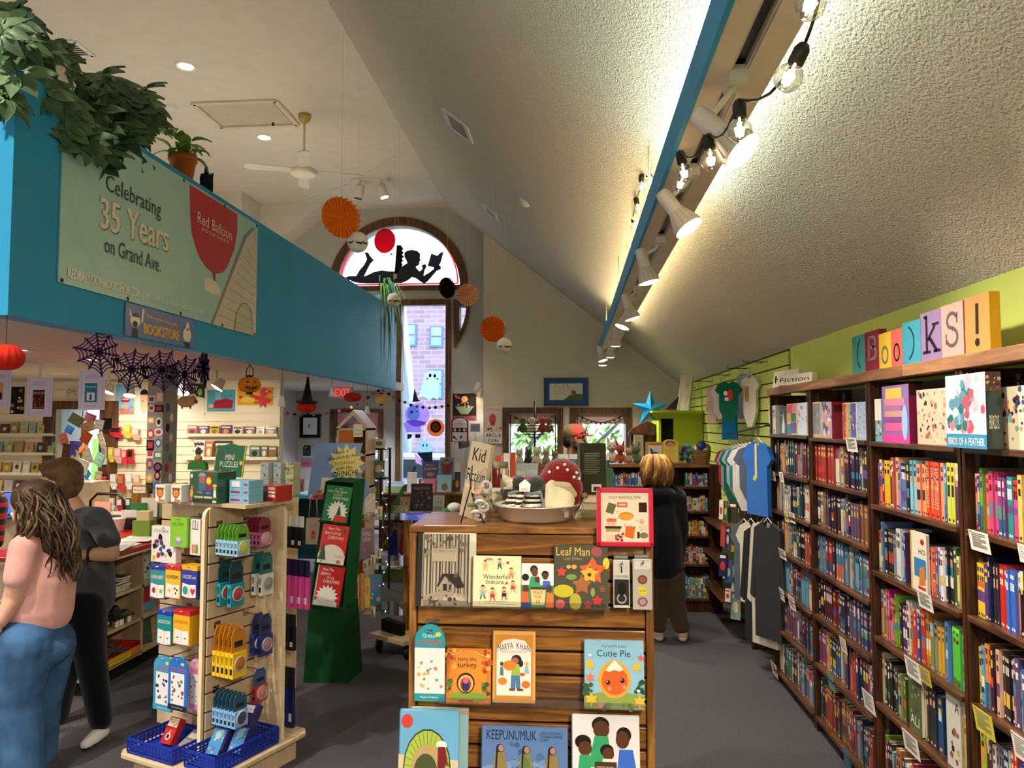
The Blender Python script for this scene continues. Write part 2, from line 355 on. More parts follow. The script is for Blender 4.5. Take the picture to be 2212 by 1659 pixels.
po=[(AC[0]-ro,zb),(AC[0]+ro,zb)]+[(AC[0]+ro*math.cos(PI*i/32),AC[2]+ro*math.sin(PI*i/32)) for i in range(1,32)]
pi_=[(AC[0]-ri,zi),(AC[0]+ri,zi)]+[(AC[0]+ri*math.cos(PI*i/32),max(zi,AC[2]+ri*math.sin(PI*i/32))) for i in range(1,32)]
w=framed('window_1',po,pi_,YF)
r2=ri-.05;arc=[(AC[0]+r2*math.cos(PI*i/30),YF+.04,zi+.05+(AC[2]+r2*math.sin(PI*i/30)-AC[2])) for i in range(31)]
G().tube([(AC[0]+r2,YF+.04,zi+.04)]+arc[1:-1]+[(AC[0]-r2,YF+.04,zi+.04),(AC[0]+r2,YF+.04,zi+.04)],.014,'#ff3050',6).build('red_edging','neonred',w)
framed('window_2',rect(857,648,972,1073,YF),rect(868.5,660,961.5,1062,YF),YF)
framed('window_3',pp(arcseg(981,751,1017,650,1014,712)+[(979,647)],YF),sidehole,YF)
w4=framed('window_4',rect(714,884,826,1092,YF),winhole,YF)
G().box(winhole[0][0],YF+.02,PY(770,945,YF)[2],winhole[1][0],YF+.03,winhole[2][1],'#d99aa0').build('blind','vcm',w4)
for i,h_ in enumerate(holes):
    a,b=((1086,1217),(1231,1365))[i]
    w5=framed('window_%d' % (5+i),rect(a,880.5,b,1012,YB),h_,YB)
    G().box(h_[0][0],YB+.05,PY(1150,915.5,YB)[2],h_[1][0],YB+.06,h_[2][1],'#e3bcb9').build('blind','vcm',w5)
    g=G();zt=h_[2][1]-.03;xa,xb=h_[0][0]+.03,h_[1][0]-.03
    pts=[(xa,YB-.01,zt-.8)]+[(xa,YB-.01,zt)]+[(xa+(xb-xa)*t/10,YB-.01,zt-.12*math.sin(PI*t/10)) for t in range(1,10)]+[(xb,YB-.01,zt),(xb,YB-.01,zt-.8)]
    g.tube(pts,.008,'#1c2420',5)
    for t in range(1,10):g.ball((xa+(xb-xa)*t/10,YB-.012,zt-.12*math.sin(PI*t/10)-.02),.016,'#20302a',6,4)
    tag(g.build('garland','vcm'),'thin dark garland draped round the far %s pink blind window' % ('left' if i == 0 else 'right'),'garland','window garlands')
# shop window behind the cards
sh=[(xo0,zo0),(xo1,zo0),(xo1,zo1),(xo0,zo1)]
w7=framed('window_7',[(xo0-.12,zo0-.1),(xo1+.22,zo0-.1),(xo1+.22,zo1+.1),(xo0-.12,zo1+.1)],sh,YS-.03,.03)
# street and garden outside
mat('brickm','#9a7a78',.9,var=.1)
nt=M['brickm'].node_tree;bt=nt.nodes.new('ShaderNodeTexBrick');bt.inputs['Scale'].default_value=1;bt.inputs['Color1'].default_value=(*hx('#b496a4'),1);bt.inputs['Color2'].default_value=(*hx('#9c808e'),1);bt.inputs['Mortar'].default_value=(*hx('#b9a9a9'),1)
bt.inputs['Brick Width'].default_value=.42;bt.inputs['Row Height'].default_value=.15;bt.inputs['Mortar Size'].default_value=.015
tc=nt.nodes.new('ShaderNodeTexCoord');mp=nt.nodes.new('ShaderNodeMapping');mp.inputs['Rotation'].default_value=(PI/2,0,0);nt.links.new(tc.outputs['Object'],mp.inputs[0]);nt.links.new(mp.outputs[0],bt.inputs[0]);nt.links.new(bt.outputs[0],nt.nodes['Principled BSDF'].inputs['Base Color'])
YO=24.0
bl=thing('brick_building','brick apartment building across the street seen through the tall window','building',(-4,YO,0))
zt=PY(900,640,YO)[2]
G().box(-7,0,-1,1.1,.4,zt,'#8c6a62').build('wall','brickm',bl)
G().box(-7.1,-.15,zt,1.2,.4,zt+.35,'#7d6a66').build('cornice','vcm',bl)
for (a,b,c,d) in ((929,705,957,750),(929,798,957,862),(880,700,900,748),(929,975,957,1040),(878,975,906,1040),(740,950,770,1010),(790,950,810,1010)):
    r_=rect(a,b,c,d,YO);x0,z0,x1,z1=r_[0][0]+4,r_[0][1],r_[1][0]+4,r_[2][1]
    f=G().box(x0,-.06,z0,x1,0,z1,'#6f86ac').build('window','vcm',bl)
    G().box(x0+.05,-.075,z0+.05,x1-.05,-.061,(z0+z1)/2-.03,'#8fb6d6').build('pane','vcg',f);G().box(x0+.05,-.075,(z0+z1)/2+.03,x1-.05,-.061,z1-.05,'#9fc6e2').build('pane','vcg',f)
tag(G().box(-30,12.3,-.3,20,26,-.25,'#8d93a0').build('street','vcm'),'grey street surface outside the shop windows','street',kind='structure')
# white house gable edge, parked car, tree
hb=thing('neighbour_house','pale clapboard house corner at the left of the tall window','building',(-4.6,17,-.25))
q=[PY(868,640,17),PY(872,690,17),PY(896,920,17),PY(880,920,17),PY(868,900,17)]
hw=G().prism([(-3,0),(PY(884,850,17)[0]+4.6,0),(PY(884,850,17)[0]+4.6,PY(884,850,17)[2]+.25),(PY(872,690,17)[0]+4.6,PY(872,690,17)[2]+.25),(-3,6)],0,.25,'#a9b8c8').build('wall','vcm',hb)
for k in range(14):G().box(-2.9,-.03,.2+k*.3,PY(880,850,17)[0]+4.5,0,.46+k*.3,'#b6c4d2').build('clapboard','vcm',hb)
a=PY(870,660,16.9);b=PY(897,930,16.9)
G().tube([(a[0]+4.6,-.1,a[2]+.25),(b[0]+4.6,-.1,b[2]+.25)],.07,'#eef2f4',5).build('roof_edge','vcm',hb)
cr=thing('parked_car','white car parked on the street beyond the tall window','car',(PY(880,1040,15)[0],15,-.25))
G().prism([(-2,.3),(2,.3),(2.05,.8),(1.4,.95),(.9,1.4),(-1,1.42),(-1.6,.95),(-2.05,.85)],-.85,.85,'#eef2f5').build('body','vcg',cr)
G().prism([(-.9,1.0),(1.25,1.0),(.85,1.35),(-.85,1.36)],-.87,.87,'#3a4652').build('window_band','vcg',cr)
for x in (-1.25,1.25):
    g=G();g.m=T(x,0,.32) @ RX(PI/2);g.lathe([(.001,-.9),(.3,-.9),(.32,-.85),(.32,.85),(.3,.9),(.001,.9)],'#1c1d20',16);g.build('wheel','vcm',cr)
def tree(label,x,y,h,seed):
    t=thing('street_tree',label,'tree',(x,y,-.25));rr=random.Random(seed)
    G().tube([(0,0,0),(.1,0,h*.4),(-.25,0,h*.75),(-.5,.1,h)],[.16,.13,.09,.04],'#5d5a58',8).build('trunk','vcm',t)
    for k in range(3):G().tube([(-.05*k,0,h*(.35+.15*k)),((-1)**k*.9,.2,h*(.6+.15*k))],[.07,.03],'#5d5a58',6).build('branch','vcm',t)
    g=G()
    for i in range(700):
        a=rr.uniform(0,6.28);r_=1.9*math.sqrt(rr.random());p=VV((r_*math.cos(a)-.2,r_*math.sin(a)*.5,h*(.22+.6*rr.random())));s=rr.uniform(.05,.12)
        n=VV((rr.uniform(-1,1),rr.uniform(-1,1),rr.uniform(-1,1))).normalized();u=n.orthogonal().normalized()*s;v=n.cross(u)
        g.poly([p-u,p+v*.5,p+u,p-v*.5],rr.choice(('#7fb23a','#9ac653','#b8d873','#5d9a34')))
    o=g.build('foliage','leaf',t);o['kind']='stuff'
tree('leafy green tree outside the right pink blind window',.15,15.5,3.6,3);tree('leafy green tree outside the left pink blind window',-1.2,19.5,3.9,8)
g=G().box(-9.5,14,-.25,-4.6,14.1,1.5,'#8fc24a');tag(g.build('garden_hedge','leaf'),'bright green hedge outside the shop window behind the cards','hedge')
# ================= LAMPS =================
def downlight(x,y,z,label,group,e,col=WARM,r=.075,spot=120):
    t=thing('recessed_light',label,'ceiling light',(x,y,z),group=group)
    G().lathe([(r,-.004),(r+.02,-.012),(r+.028,-.006),(r+.028,0)],'#efe6d6',24).build('trim_ring','vc',t)
    G().lathe([(.001,-.003),(r,-.003)],'#ffffff',24).build('lens','canface',t)
    lamp('downlight','SPOT',(0,0,-.03),e,col,(0,0,0),.07,spot=spot,blend=.8,parent=t)
for (px,py,lb) in ((401,143,'round recessed downlight in the flat ceiling nearest the plant'),(571,297,'round recessed downlight in the flat ceiling beside the access hatch')):
    p=PZ(px,py,RZ_);downlight(p[0],p[1],RZ_,lb,'flat ceiling downlights',260)
for i,(x,y) in enumerate(((-3.4,-.6),(-5.5,1.2),(-3.2,1.6),(-5.6,-1.5))):downlight(x,y,RZ_,'round recessed downlight in the flat ceiling over the shop entrance','flat ceiling downlights outside the view',460)  # unseen cans, added as general fill for the room
for (px,py,lb) in ((45,755,'recessed soffit light nearest the red honeycomb pumpkin'),(200,776,'bright recessed soffit light behind the purple webs')):
    p=PZ(px,py,ZS);downlight(p[0],p[1],ZS,lb,'soffit downlights',32,r=.06)
for i,(x,y) in enumerate(((-6.2,5.5),(-4.6,5.2),(-5.4,7.4),(-4.3,7.6),(-6.8,7.4))):downlight(x,y,ZS,'recessed soffit light over the checkout counter','soffit downlights',55,r=.06)
for i,(x,y) in enumerate(((-3.5,9.8),(-3.3,11.0))):downlight(x,y,ZS,'recessed soffit light in the lavender passage','passage downlights',110,(.85,.9,1),r=.06)
# track lamps on the beam: cylinder neck and ribbed flood bulb
def track_head(px,py,zc,az,tilt,label,e=60,col=WARM,Y=None):
    if Y is None:Y=(2.9-.26-H)*F/(915-py)
    p=PY(px,py,Y) if Y > .5 else (.6,Y,2.6);t=thing('track_lamp',label,'track lamp',(.522,Y,2.9),group='track lamps on the beam')
    q=VV((p[0]-.522,0,p[2]-2.9));dr=(RZ(az) @ RX(tilt)) @ VV((0,0,-1));j=q-dr*.17
    G().box(-.03,j.y-.05,-.03,.03,j.y+.05,.02,'#d9d2c4').build('adapter','whitemetal',t)
    G().tube([(0,j.y,-.02),(j.x*.3,j.y,-.06),tuple(j)],.011,'#d9d2c4',8).build('arm','whitemetal',t)
    mtx=T(*j) @ RZ(az) @ RX(tilt)
    g=G();g.m=mtx;g.lathe([(.001,.045),(.03,.045),(.034,.03),(.034,-.06),(.036,-.075)],'#d9d2c4',16);g.build('lamp_body','whitemetal',t)
    g=G();g.m=mtx
    prof=[(.036,-.07),(.05,-.11),(.062,-.15),(.064,-.165)]
    g.lathe(prof,'#cfc7ba',16)
    for k in range(14):
        a=2*PI*k/14;g.tube([(.037*math.cos(a),.037*math.sin(a),-.075),(.063*math.cos(a),.063*math.sin(a),-.15)],.003,'#bdb5a8',4)
    g.build('bulb_reflector','vc',t)
    g=G();g.m=mtx;g.lathe([(.001,-.176),(.035,-.173),(.063,-.164)],'#ffffff',20);g.build('bulb_face','lampface',t)
    l=lamp('track_light','SPOT',(0,0,0),e,col,(0,0,0),.05,spot=120,blend=.9,parent=t);l.matrix_local=mtx @ T(0,0,-.19)
hd=[(1607,330,-2.1,.75,'second nearest'),(1490,495,-2.0,.6,'third nearest'),(1403,612,-1.6,.25,'fourth nearest'),(1367,690,-1.6,.3,'fifth nearest'),(1343,708,1.9,.4,'sixth nearest'),
      (1330,748,0,.2,'seventh nearest'),(1319,772,0,.2,'third farthest'),(1303,780,-2,.3,'second farthest'),(1302,790,0,.05,'farthest')]
for (px,py,az,tl,nm) in hd:track_head(px,py,0,az,tl,'white track lamp with lit flood bulb, %s along the beam' % nm)
for y in (-.9,-.1):track_head(1700,100,0,.6,.6,'white track lamp above the photographer at the near end of the beam',Y=y,e=120)  # two extra heads out of view, added to fill from behind the camera
# small two-lamp track on the flat ceiling
a=PZ(757,386,RZ_);b=PZ(838,384,RZ_)
t=thing('ceiling_track','short white ceiling track with two cylinder spot lamps near the arched window','track light',a)
G().box(0,-.02,-.03,b[0]-a[0],.02,0).build('rail','whitemetal',t)
for k,(px,tl,lit) in enumerate(((779,.15,0),(824,-.3,1))):
    x=PZ(px,386,RZ_)[0]-a[0]
    G().tube([(x,0,-.02),(x,0,-.1)],.012,'#ddd6c8',6).build('stem','whitemetal',t)
    mtx=T(x,0,-.1) @ RY(tl);g=G();g.m=mtx;g.lathe([(.001,0),(.06,0),(.07,-.02),(.07,-.2),(.06,-.2)],'#d9d3c6',18);c=g.build('spot_cylinder','whitemetal',t)
    g=G();g.m=mtx;g.lathe([(.001,-.17 if not lit else -.195),(.062,-.17 if not lit else -.195)],'#15130f',18);g.build('spot_lens','lampface' if lit else 'vc',t)
lamp('spot','SPOT',(PZ(824,386,RZ_)[0],a[1],RZ_-.35),40,WARM,(.3,0,0),.05,spot=70)
# clamp spot lamps on the soffit in front of the white slat wall
for k,(px,py,Y,lb) in enumerate(((468,838,7.2,'white clamp spot lamp beside the jack-o-lantern'),(395,850,7.6,'white spot lamp by the sticker column'),(233,848,8.0,'white spot lamp right of the teal book flyer'),(280,855,8.0,'white spot lamp above the sock display'))):
    p=PY(px,py,Y);t=thing('spot_lamp',lb,'spot lamp',p,group='soffit spot lamps')
    G().tube([(0,0,ZS-p[2]),(0,0,.08)],.01,'#e5ddcb',6).build('stem','whitemetal',t)
    mtx=RY((.5,-.2,.2,-.1)[k]) @ RX(-.35);g=G();g.m=mtx;g.lathe([(.001,.11),(.035,.1),(.045,.05),(.065,0)],'#ded6c6',16);g.build('lamp_shade','whitemetal',t)
    g=G();g.m=mtx;g.lathe([(.001,-.012),(.063,0)],'#ffffff',16);g.build('lamp_face','lampface',t)
    lamp('spot','SPOT',(p[0],p[1]-.05,p[2]-.04),12,WARM,(R(55),0,0),.05,spot=110,blend=.8)
# white cylinder lamp on the far wall, left of the beige wall
p=PY(1033,840,YF-.15);t=thing('wall_spot','white cylinder spot lamp on the corner above the family poster','spot lamp',p)
g=G();g.m=RY(.35);g.lathe([(.001,.1),(.06,.1),(.065,.08),(.065,-.1),(.055,-.1)],'#e8e4dc',18);g.build('lamp_body','whitemetal',t)
G().tube([(.05,0,.02),(.16,.0,.05)],.012,'#d8d4cc',6).build('arm','whitemetal',t)
g=G();g.m=RY(.35);g.lathe([(.001,-.09),(.056,-.09)],'#fff',16);g.build('lamp_face','filament',t)
lamp('spot','SPOT',(p[0]-.06,p[1],p[2]-.12),14,(1,.95,.88),(-.35,-.15,0),.04,spot=110,blend=.7)
# string of globe bulbs along the beam
st=thing('string_lights','string of clear globe bulbs on black cord draped along the beam','string lights',(0,0,2.9))
bulbs=[(1750,10,34),(1703,168,31),(1598,282,26),(1536,346,22),(1478,374,19),(1470,398,17),(1428,402,13),(1404,393,11),(1386,404,11),(1379,451,10),(1371,490,9),(1360,530,8),(1351,548,6),(1342,553,6)]
top=[]
def hexp(px,py,rpx):
    d=ray(px,py);rb=.032;t=rb*F/rpx/ (d[0]*fw[0]+d[1]*fw[1]+d[2]*fw[2]);return VV((d[0]*t,d[1]*t,H+d[2]*t-2.9))
for i,(px,py,r_) in enumerate(bulbs):
    p=hexp(px,py,r_);tx=(-.45,-.5,.0,.1,.2,-.35,-.25,.2,0,.25,.2,.15,.1,.1)[i]
    mt=T(*p) @ RY(-tx*.9)
    g=G();g.m=mt;g.lathe([(.001,-.032)]+[(.032*math.sin(q),-.032*math.cos(q)) for q in [PI*k/10 for k in range(1,9)]]+[(.013,.034),(.013,.04)],'#ffffff',18);bo=g.build('bulb','bulbglass',st)
    g=G();g.m=mt;g.tube([(-.010,0,.008),(-.006,0,-.014),(.006,0,-.014),(.010,0,.008)],.0045,'#fff',5);g.tube([(0,0,.035),(0,0,.0)],.003,'#fff',5);g.build('filament','filament',bo)
    g=G();g.m=mt;g.lathe([(.014,.032),(.018,.036),(.018,.07),(.012,.082),(.001,.084)],'#141210',14);g.build('socket','vc',st)
    top.append(tuple(mt @ VV((0,0,.085))))
pts=[]
for a,b in zip(top[:-1],top[1:]):
    a=VV(a);b=VV(b)
    for k in range(6):t_=k/6;pts.append(tuple(a.lerp(b,t_)+VV((0,0,-.05*math.sin(PI*t_)*(1 if (a-b).length > .3 else .3)+.0))))
G().tube(pts+[top[-1]],.004,'#17130f',5).build('cord','vc',st)
# ================= BALCONY, CEILING AND HANGING THINGS =================
XF=XB+.006
def onblue(label,name,cat,y0,y1,z0,z1,items,base,m='vcg',step=.0008):
    t=thing(name,label,cat,(XF,(y0+y1)/2,z0),(0,0,PI/2));w,h=y1-y0,z1-z0
    g=G().box(-w/2,-.004,0,w/2,.004,h,base);g.build('sheet',m,t)
    printed(t,w,h,items,-.004,'print',m=m,step=step);return t
def slabtext(items,s,cx,cy,w,h,c,a=0):items.append(('t',s,cx,cy,w,h,a,c))
bal=[(.533,.985),(.538,.80),(.55,.63),(.585,.51),(.60,.475),(.632,.432),(.665,.408),(.705,.408),(.745,.437),(.778,.50),(.825,.68),(.842,.83),(.842,.985)]
it=[('p',[(0,0),(1,0),(1,1),(0,1)],'#a9d3cf'),('e',.30,.5,.26,.46,'#afd6d0'),('p',bal,'#c3202c'),('p',[(.675,.41),(.69,.34),(.668,.33),(.71,.325),(.70,.36),(.70,.41)],'#a81822'),
      ('p',[(.63,.33),(.64,.25),(.70,.235),(.735,.25),(.73,.30),(.70,.345),(.66,.35)],'#ece3cc'),
      ('p',[(.683,0),(.90,.80),(.97,.93),(1,.75),(1,.02),(.985,0)],'#d9d2be'),('p',[(.675,0),(.69,0),(.91,.82),(.975,.95),(.955,.95),(.89,.83)],'#8b8790'),
      ('p',[(.985,.97),(1,.6),(1,.95)],'#c8d4dc'),('p',ell(.905,.0,.07,.27,14,0,PI),'#cfc7b2')]
for k in range(11):it.append(('l',[(.72+.025*k,.09+.08*k),(.985,.05+.075*k)],.0022,'#a89f8c'))
it += [('l',[(.835,0),(.845,.14),(.88,.24),(.92,.26),(.96,.2),(.975,0)],.003,'#77717a')]
it += [('t','Celebrating',.268,.668,.237,.135,.0,'#33373b'),('t','35 Years',.283,.492,.292,.19,.03,'#4b4540'),('t','35 Years',.279,.498,.292,.19,.03,'#f0e6cc'),('t','35 Years',.2815,.498,.292,.19,.03,'#f0e6cc'),('t','35 Years',.2765,.50,.292,.19,.03,'#f0e6cc'),('t','on Grand Ave.',.271,.305,.24,.10,'#33373b'),
       ('t','REDBALLOONBOOKSHOP.COM //',.172,.068,.29,.058,'#f6f2e4'),('t','REDBALLOONBOOKSHOP.COM //',.1735,.068,.29,.058,'#f6f2e4'),('t','891 GRAND AVENUE, SAINT PAUL, MN',.474,.066,.30,.05,'#eef0e2'),
       ('t','Red Balloon',.69,.775,.222,.085,'#f3e9e4'),('t','B O O K S H O P',.692,.703,.17,.026,'#f3e9e4')]
ban=onblue('large pale teal anniversary banner with red balloon on the blue balcony wall','anniversary_banner','banner',3.69,6.15,2.55,3.52,it,'#a9d3cf')
g=G()
for u in (.01,.25,.5,.75,.99):
    for v in (.015,.985):g.m=T((u-.5)*2.46,-.006,v*.97) @ RX(PI/2);g.lathe([(.004,0),(.012,0),(.012,.003),(.004,.003)],'#3a3a38',10)
g.build('grommet','vc',ban)
it=[('p',[(0,0),(1,0),(1,1),(0,1)],'#6a7db8'),('p',[(.27,.62),(.42,.80),(.60,.82),(.74,.60),(.72,.56),(.6,.74),(.42,.72),(.29,.56)],'#6a7db8'),
      ('t','Awesome Friendly',.50,.70,.46,.17,-.08,'#e8b23c'),('t','BOOKSTORE',.50,.33,.52,.34,.0,'#f0b82e'),('t','BOOKSTORE',.506,.33,.52,.34,.0,'#f0b82e'),('t','BOOKSTORE',.494,.345,.52,.33,.0,'#f0b82e'),('t','Awesome Friendly',.504,.705,.46,.17,-.08,'#e8b23c'),
      ('e',.12,.50,.065,.2,'#efe9dc'),('e',.12,.40,.035,.10,'#1a1a1c'),('p',ell(.12,.62,.055,.12,10,0,PI),'#2a2a2c'),('p',[(.05,.6),(.03,.85),(.08,.65)],'#efe9dc'),('p',[(.19,.5),(.21,.95),(.235,.92),(.22,.5)],'#efe9dc'),('p',[(.08,0),(.16,0),(.15,.26),(.09,.26)],'#1a1a1c'),
      ('e',.88,.42,.07,.26,'#efe9dc'),('e',.885,.68,.028,.2,'#efe9dc'),('p',[(.84,0),(.93,0),(.92,.18),(.85,.18)],'#1a1a1c'),('e',.885,.62,.014,.05,'#1a1a1c')]
onblue('small blue and yellow bookstore sign below the banner','bookstore_sign','sign',4.29,5.11,2.338,2.54,it,'#6a7db8')
# --- purple felt web garland with four spiders, hung along the balcony edge ---
wg=thing('web_garland','purple felt spider web garland hung below the balcony edge','garland',(-2.76,4.6,2.33))
def WP(px,py,dx=0):p=PXp(px,py,-2.76+dx);return (p[0]+2.76,p[1]-4.6,p[2]-2.33)
def pxribbon(g,pts,w,c,dx=0):
    rb=ribbon(pts,w);n=len(pts)
    for i in range(n-1):
        q=[rb[i],rb[i+1],rb[2*n-2-i],rb[2*n-1-i]]
        a=[WP(*k,dx) for k in q];b=[WP(*k,dx-.003) for k in q]
        g.add(a+b,[(0,1,2,3),(7,6,5,4),(0,4,5,1),(2,6,7,3)],c)
def web(cx,cy,rx,ry,rot,skip=()):
    g=G();n=10;sp=[]
    for k in range(n):
        a=rot+2*PI*k/n;lx=1.0+.12*((k*7) % 3-1);e=(cx+rx*lx*math.cos(a),cy+ry*lx*math.sin(a));sp.append((a,lx))
        pxribbon(g,[(cx,cy),e],4.2,'#4a2672')
    for r_ in (.2,.38,.56,.74,.9):
        for k in range(n):
            (a,l1),(b,l2)=sp[k],sp[(k+1) % n]
            if b < a:b += 2*PI
            pts=[]
            for j in range(5):
                t=j/4;q=a+(b-a)*t;rr=r_*(l1*(1-t)+l2*t)*(1-.16*math.sin(PI*t));pts.append((cx+rx*rr*math.cos(q),cy+ry*rr*math.sin(q)))
            pxribbon(g,pts,2.8,'#4a2672')
    g.build('web','cloth',wg)
for a in ((213.7,760.8,52,48,.2),(284.5,798,46,46,.5),(349,800,44,44,.2),(399,809,34,42,.4),(440,795,15,40,.1)):web(*a)
for cx,cy in ((254,777),(310,800),(367,814),(420,801)):
    g=G();pxribbon(g,[(cx,cy-4),(cx,cy+5)],7,'#1c0d2c',.004)
    for k in range(8):
        a=PI*(.12+.76*(k % 4)/3)*(1 if k < 4 else -1);pxribbon(g,[(cx,cy),(cx+6*math.sin(a),cy-5*math.cos(a)),(cx+8*math.sin(a),cy-7*math.cos(a)+4)],1.4,'#1c0d2c',.004)
    g.build('spider','cloth',wg)
for px,py in ((202,722),(300,741),(448,766)):
    p=WP(px,py);G().tube([(p[0],p[1],p[2]),(p[0],p[1]+.02,p[2]+.015),(p[0],p[1]+.01,p[2]+.04),(.02,p[1],.0)],.003,'#d8d2c6',5).build('hook','vc',wg)
# --- hanging halloween ornaments ---
def hang(name,label,cat,px,py,X,zt,group=None):
    p=PXp(px,py,X);t=thing(name,label,cat,p,group=group);G().tube([(0,0,.0),(0,0,zt-p[2])],.002,'#2a2622',4).build('string','vc',t);return t,p[1]/F
def pumpkin(name,label,px,py,rx,ry,col,mt='vcm',face=False,hat=False,cap=True,lobes=14,X=-2.75):
    t,k=hang(name,label,'pumpkin',px,py,X,ZS,'paper pumpkins along the balcony');rx,ry=rx*k,ry*k
    g=G();n=lobes*4;kk=12;vs=[]
    for i in range(kk+1):
        th=PI*i/kk
        for j in range(n):
            q=2*PI*j/n;rr=max(.02,math.sin(th))*rx*(1-.07*abs(math.sin(lobes*q/2))**.5+.03);vs.append((rr*math.cos(q),rr*math.sin(q),-ry*math.cos(th)*(1-.1*(1-math.sin(th))**2)))
    g.add(vs,[(i*n+j,i*n+(j+1) % n,(i+1)*n+(j+1) % n,(i+1)*n+j) for i in range(kk) for j in range(n)],col,True);g.build('pumpkin_body',mt,t)
    if cap:
        for z in (-ry,ry):
            g=G();g.m=T(0,0,z);g.lathe([(.001,.01),(rx*.3,.008),(rx*.3,-.012),(.001,-.012)],'#15100c',16);g.build('end_cap','vc',t)
    if face:
        g=G();R2=rx*1.02
        def fp(pts,c='#120c06'):
            out=[]
            for u,v in pts:
                th=-PI/2+.62+u*1.0;rr=R2*math.sqrt(max(0,1-v*v*.85));out.append((rr*math.cos(th),rr*math.sin(th),v*ry))
            g.poly(out,c)
        fp([(-.5,.15),(-.18,.12),(-.33,.55)]);fp([(.2,.15),(.48,.12),(.3,.5)]);fp([(-.05,0),(.1,0),(.03,.14)])
        fp([(-.65,-.1),(-.4,-.3),(-.15,-.25),(-.1,-.38),(.05,-.38),(.08,-.26),(.4,-.28),(.62,-.08),(.5,-.45),(.2,-.58),(-.2,-.6),(-.5,-.45)])
        g.build('carved_face','vcm',t)
        G().tube([(-rx*.35,0,ry),(-rx*.3,0,ry+.06),(0,0,ry+.1),(rx*.3,0,ry+.06),(rx*.35,0,ry)],.004,'#15100c',5).build('wire_handle','vc',t)
    if hat:
        g=G();g.m=T(0,0,ry*.75) @ RX(.1) @ RY(.06);g.lathe([(.001,.3*k*190),(.012,.29*k*190),(rx*.30,.16*k*190),(rx*.62,.02),(rx*1.2,-.005),(rx*1.22,.012),(rx*.6,.0)],'#15130f',20);g.build('witch_hat','cloth',t)
pumpkin('paper_pumpkin','large red honeycomb paper pumpkin at the left edge under the balcony corner',12,772,38,32,'#c8281a',lobes=16,cap=False)
pumpkin('paper_lantern','orange jack-o-lantern paper lantern with black carved grin under the balcony',539,831,24,19,'#d9831f','vcm',face=True,lobes=20)
pumpkin('paper_pumpkin','small red honeycomb pumpkin wearing a black witch hat',663,879,20,14,'#c8281a',hat=True,cap=False)
pumpkin('paper_pumpkin','red honeycomb paper pumpkin hanging in front of the exit sign',762,858,19,11,'#b8241a',cap=False)
pumpkin('paper_lantern','small pale orange ribbed lantern beside the balcony end',824,862,14,12,'#e2a060',cap=True,lobes=12)
def ghost(label,px,py,w,h):
    t,k=hang('paper_ghost',label,'paper ornament',px,py-h/2,-2.75,ZS,'white paper ghosts along the balcony');w *= k;h *= k;g=G();n=14
    pr=[(.001,0),(w*.22,-h*.08),(w*.3,-h*.3),(w*.4,-h*.7)];vs=[]
    for i,(r_,z) in enumerate(pr):
        for j in range(n):q=2*PI*j/n;vs.append((r_*math.cos(q),r_*math.sin(q),z))
    for j in range(n):q=2*PI*j/n;rr=w*.5*(1 if j % 2 else .8);vs.append((rr*math.cos(q),rr*math.sin(q),-h*(1 if j % 2 else .82)))
    g.add(vs,[(i*n+j,i*n+(j+1) % n,(i+1)*n+(j+1) % n,(i+1)*n+j) for i in range(4) for j in range(n)],'#e6e6ee',True);g.build('ghost_body','paper',t)
ghost('white paper ghost hanging left of the red pumpkin with hat',609,868,18,26);ghost('white paper ghost hanging left of the exit sign',717,848,14,22);ghost('white paper ghost hanging in front of the passage window',793,886,16,18)
# paper fans and round lanterns on strings under the ceiling
def ztop(x):return RZ_ if x < RX_ else slopez(x)
def fan(label,px,py,Y,d,col,col2=None,yaw=0,n=24,curl=0):
    p=PY(px,py,Y);t=thing('paper_fan',label,'paper fan',p,(0,0,yaw),group='hanging paper fans')
    g=G();r_=d/2;vs=[(0,0,0)]
    for k in range(n*2):
        a=PI*k/n;rr=r_ if k % 2 == 0 else r_*.955;vs.append((rr*math.cos(a),-.016 if k % 2 == 0 else .016,rr*math.sin(a)))
    for k in range(n*2):g.add([vs[0],vs[k+1],vs[(k+1) % (2*n)+1]],[(0,1,2)],col if (not col2 or k % 2 == 0) else col2)
    g.build('pleats','paper',t)
    G().tube([(0,0,0),(0,0,ztop(p[0])-p[2])],.0015,'#d8d8d8',4).build('string','vc',t)
    g=G();g.m=RX(PI/2);g.lathe([(.001,.02),(.01,.018),(.012,.0)],col,10);g.build('centre','paper',t)
fan('large orange pleated paper fan hanging above the balcony',737,470,5.2,.31,'#e87a1c',yaw=.75);fan('dark orange pleated paper fan hanging in front of the beige wall',1065,711,8.0,.29,'#d96a14',yaw=.35)
fan('black pleated paper fan in front of the arched window corner',966,622,8.8,.26,'#14161a',yaw=.85);fan('orange and white striped paper fan by the arched window',1011,637,8.8,.28,'#d9875a','#eecfae',yaw=.3)
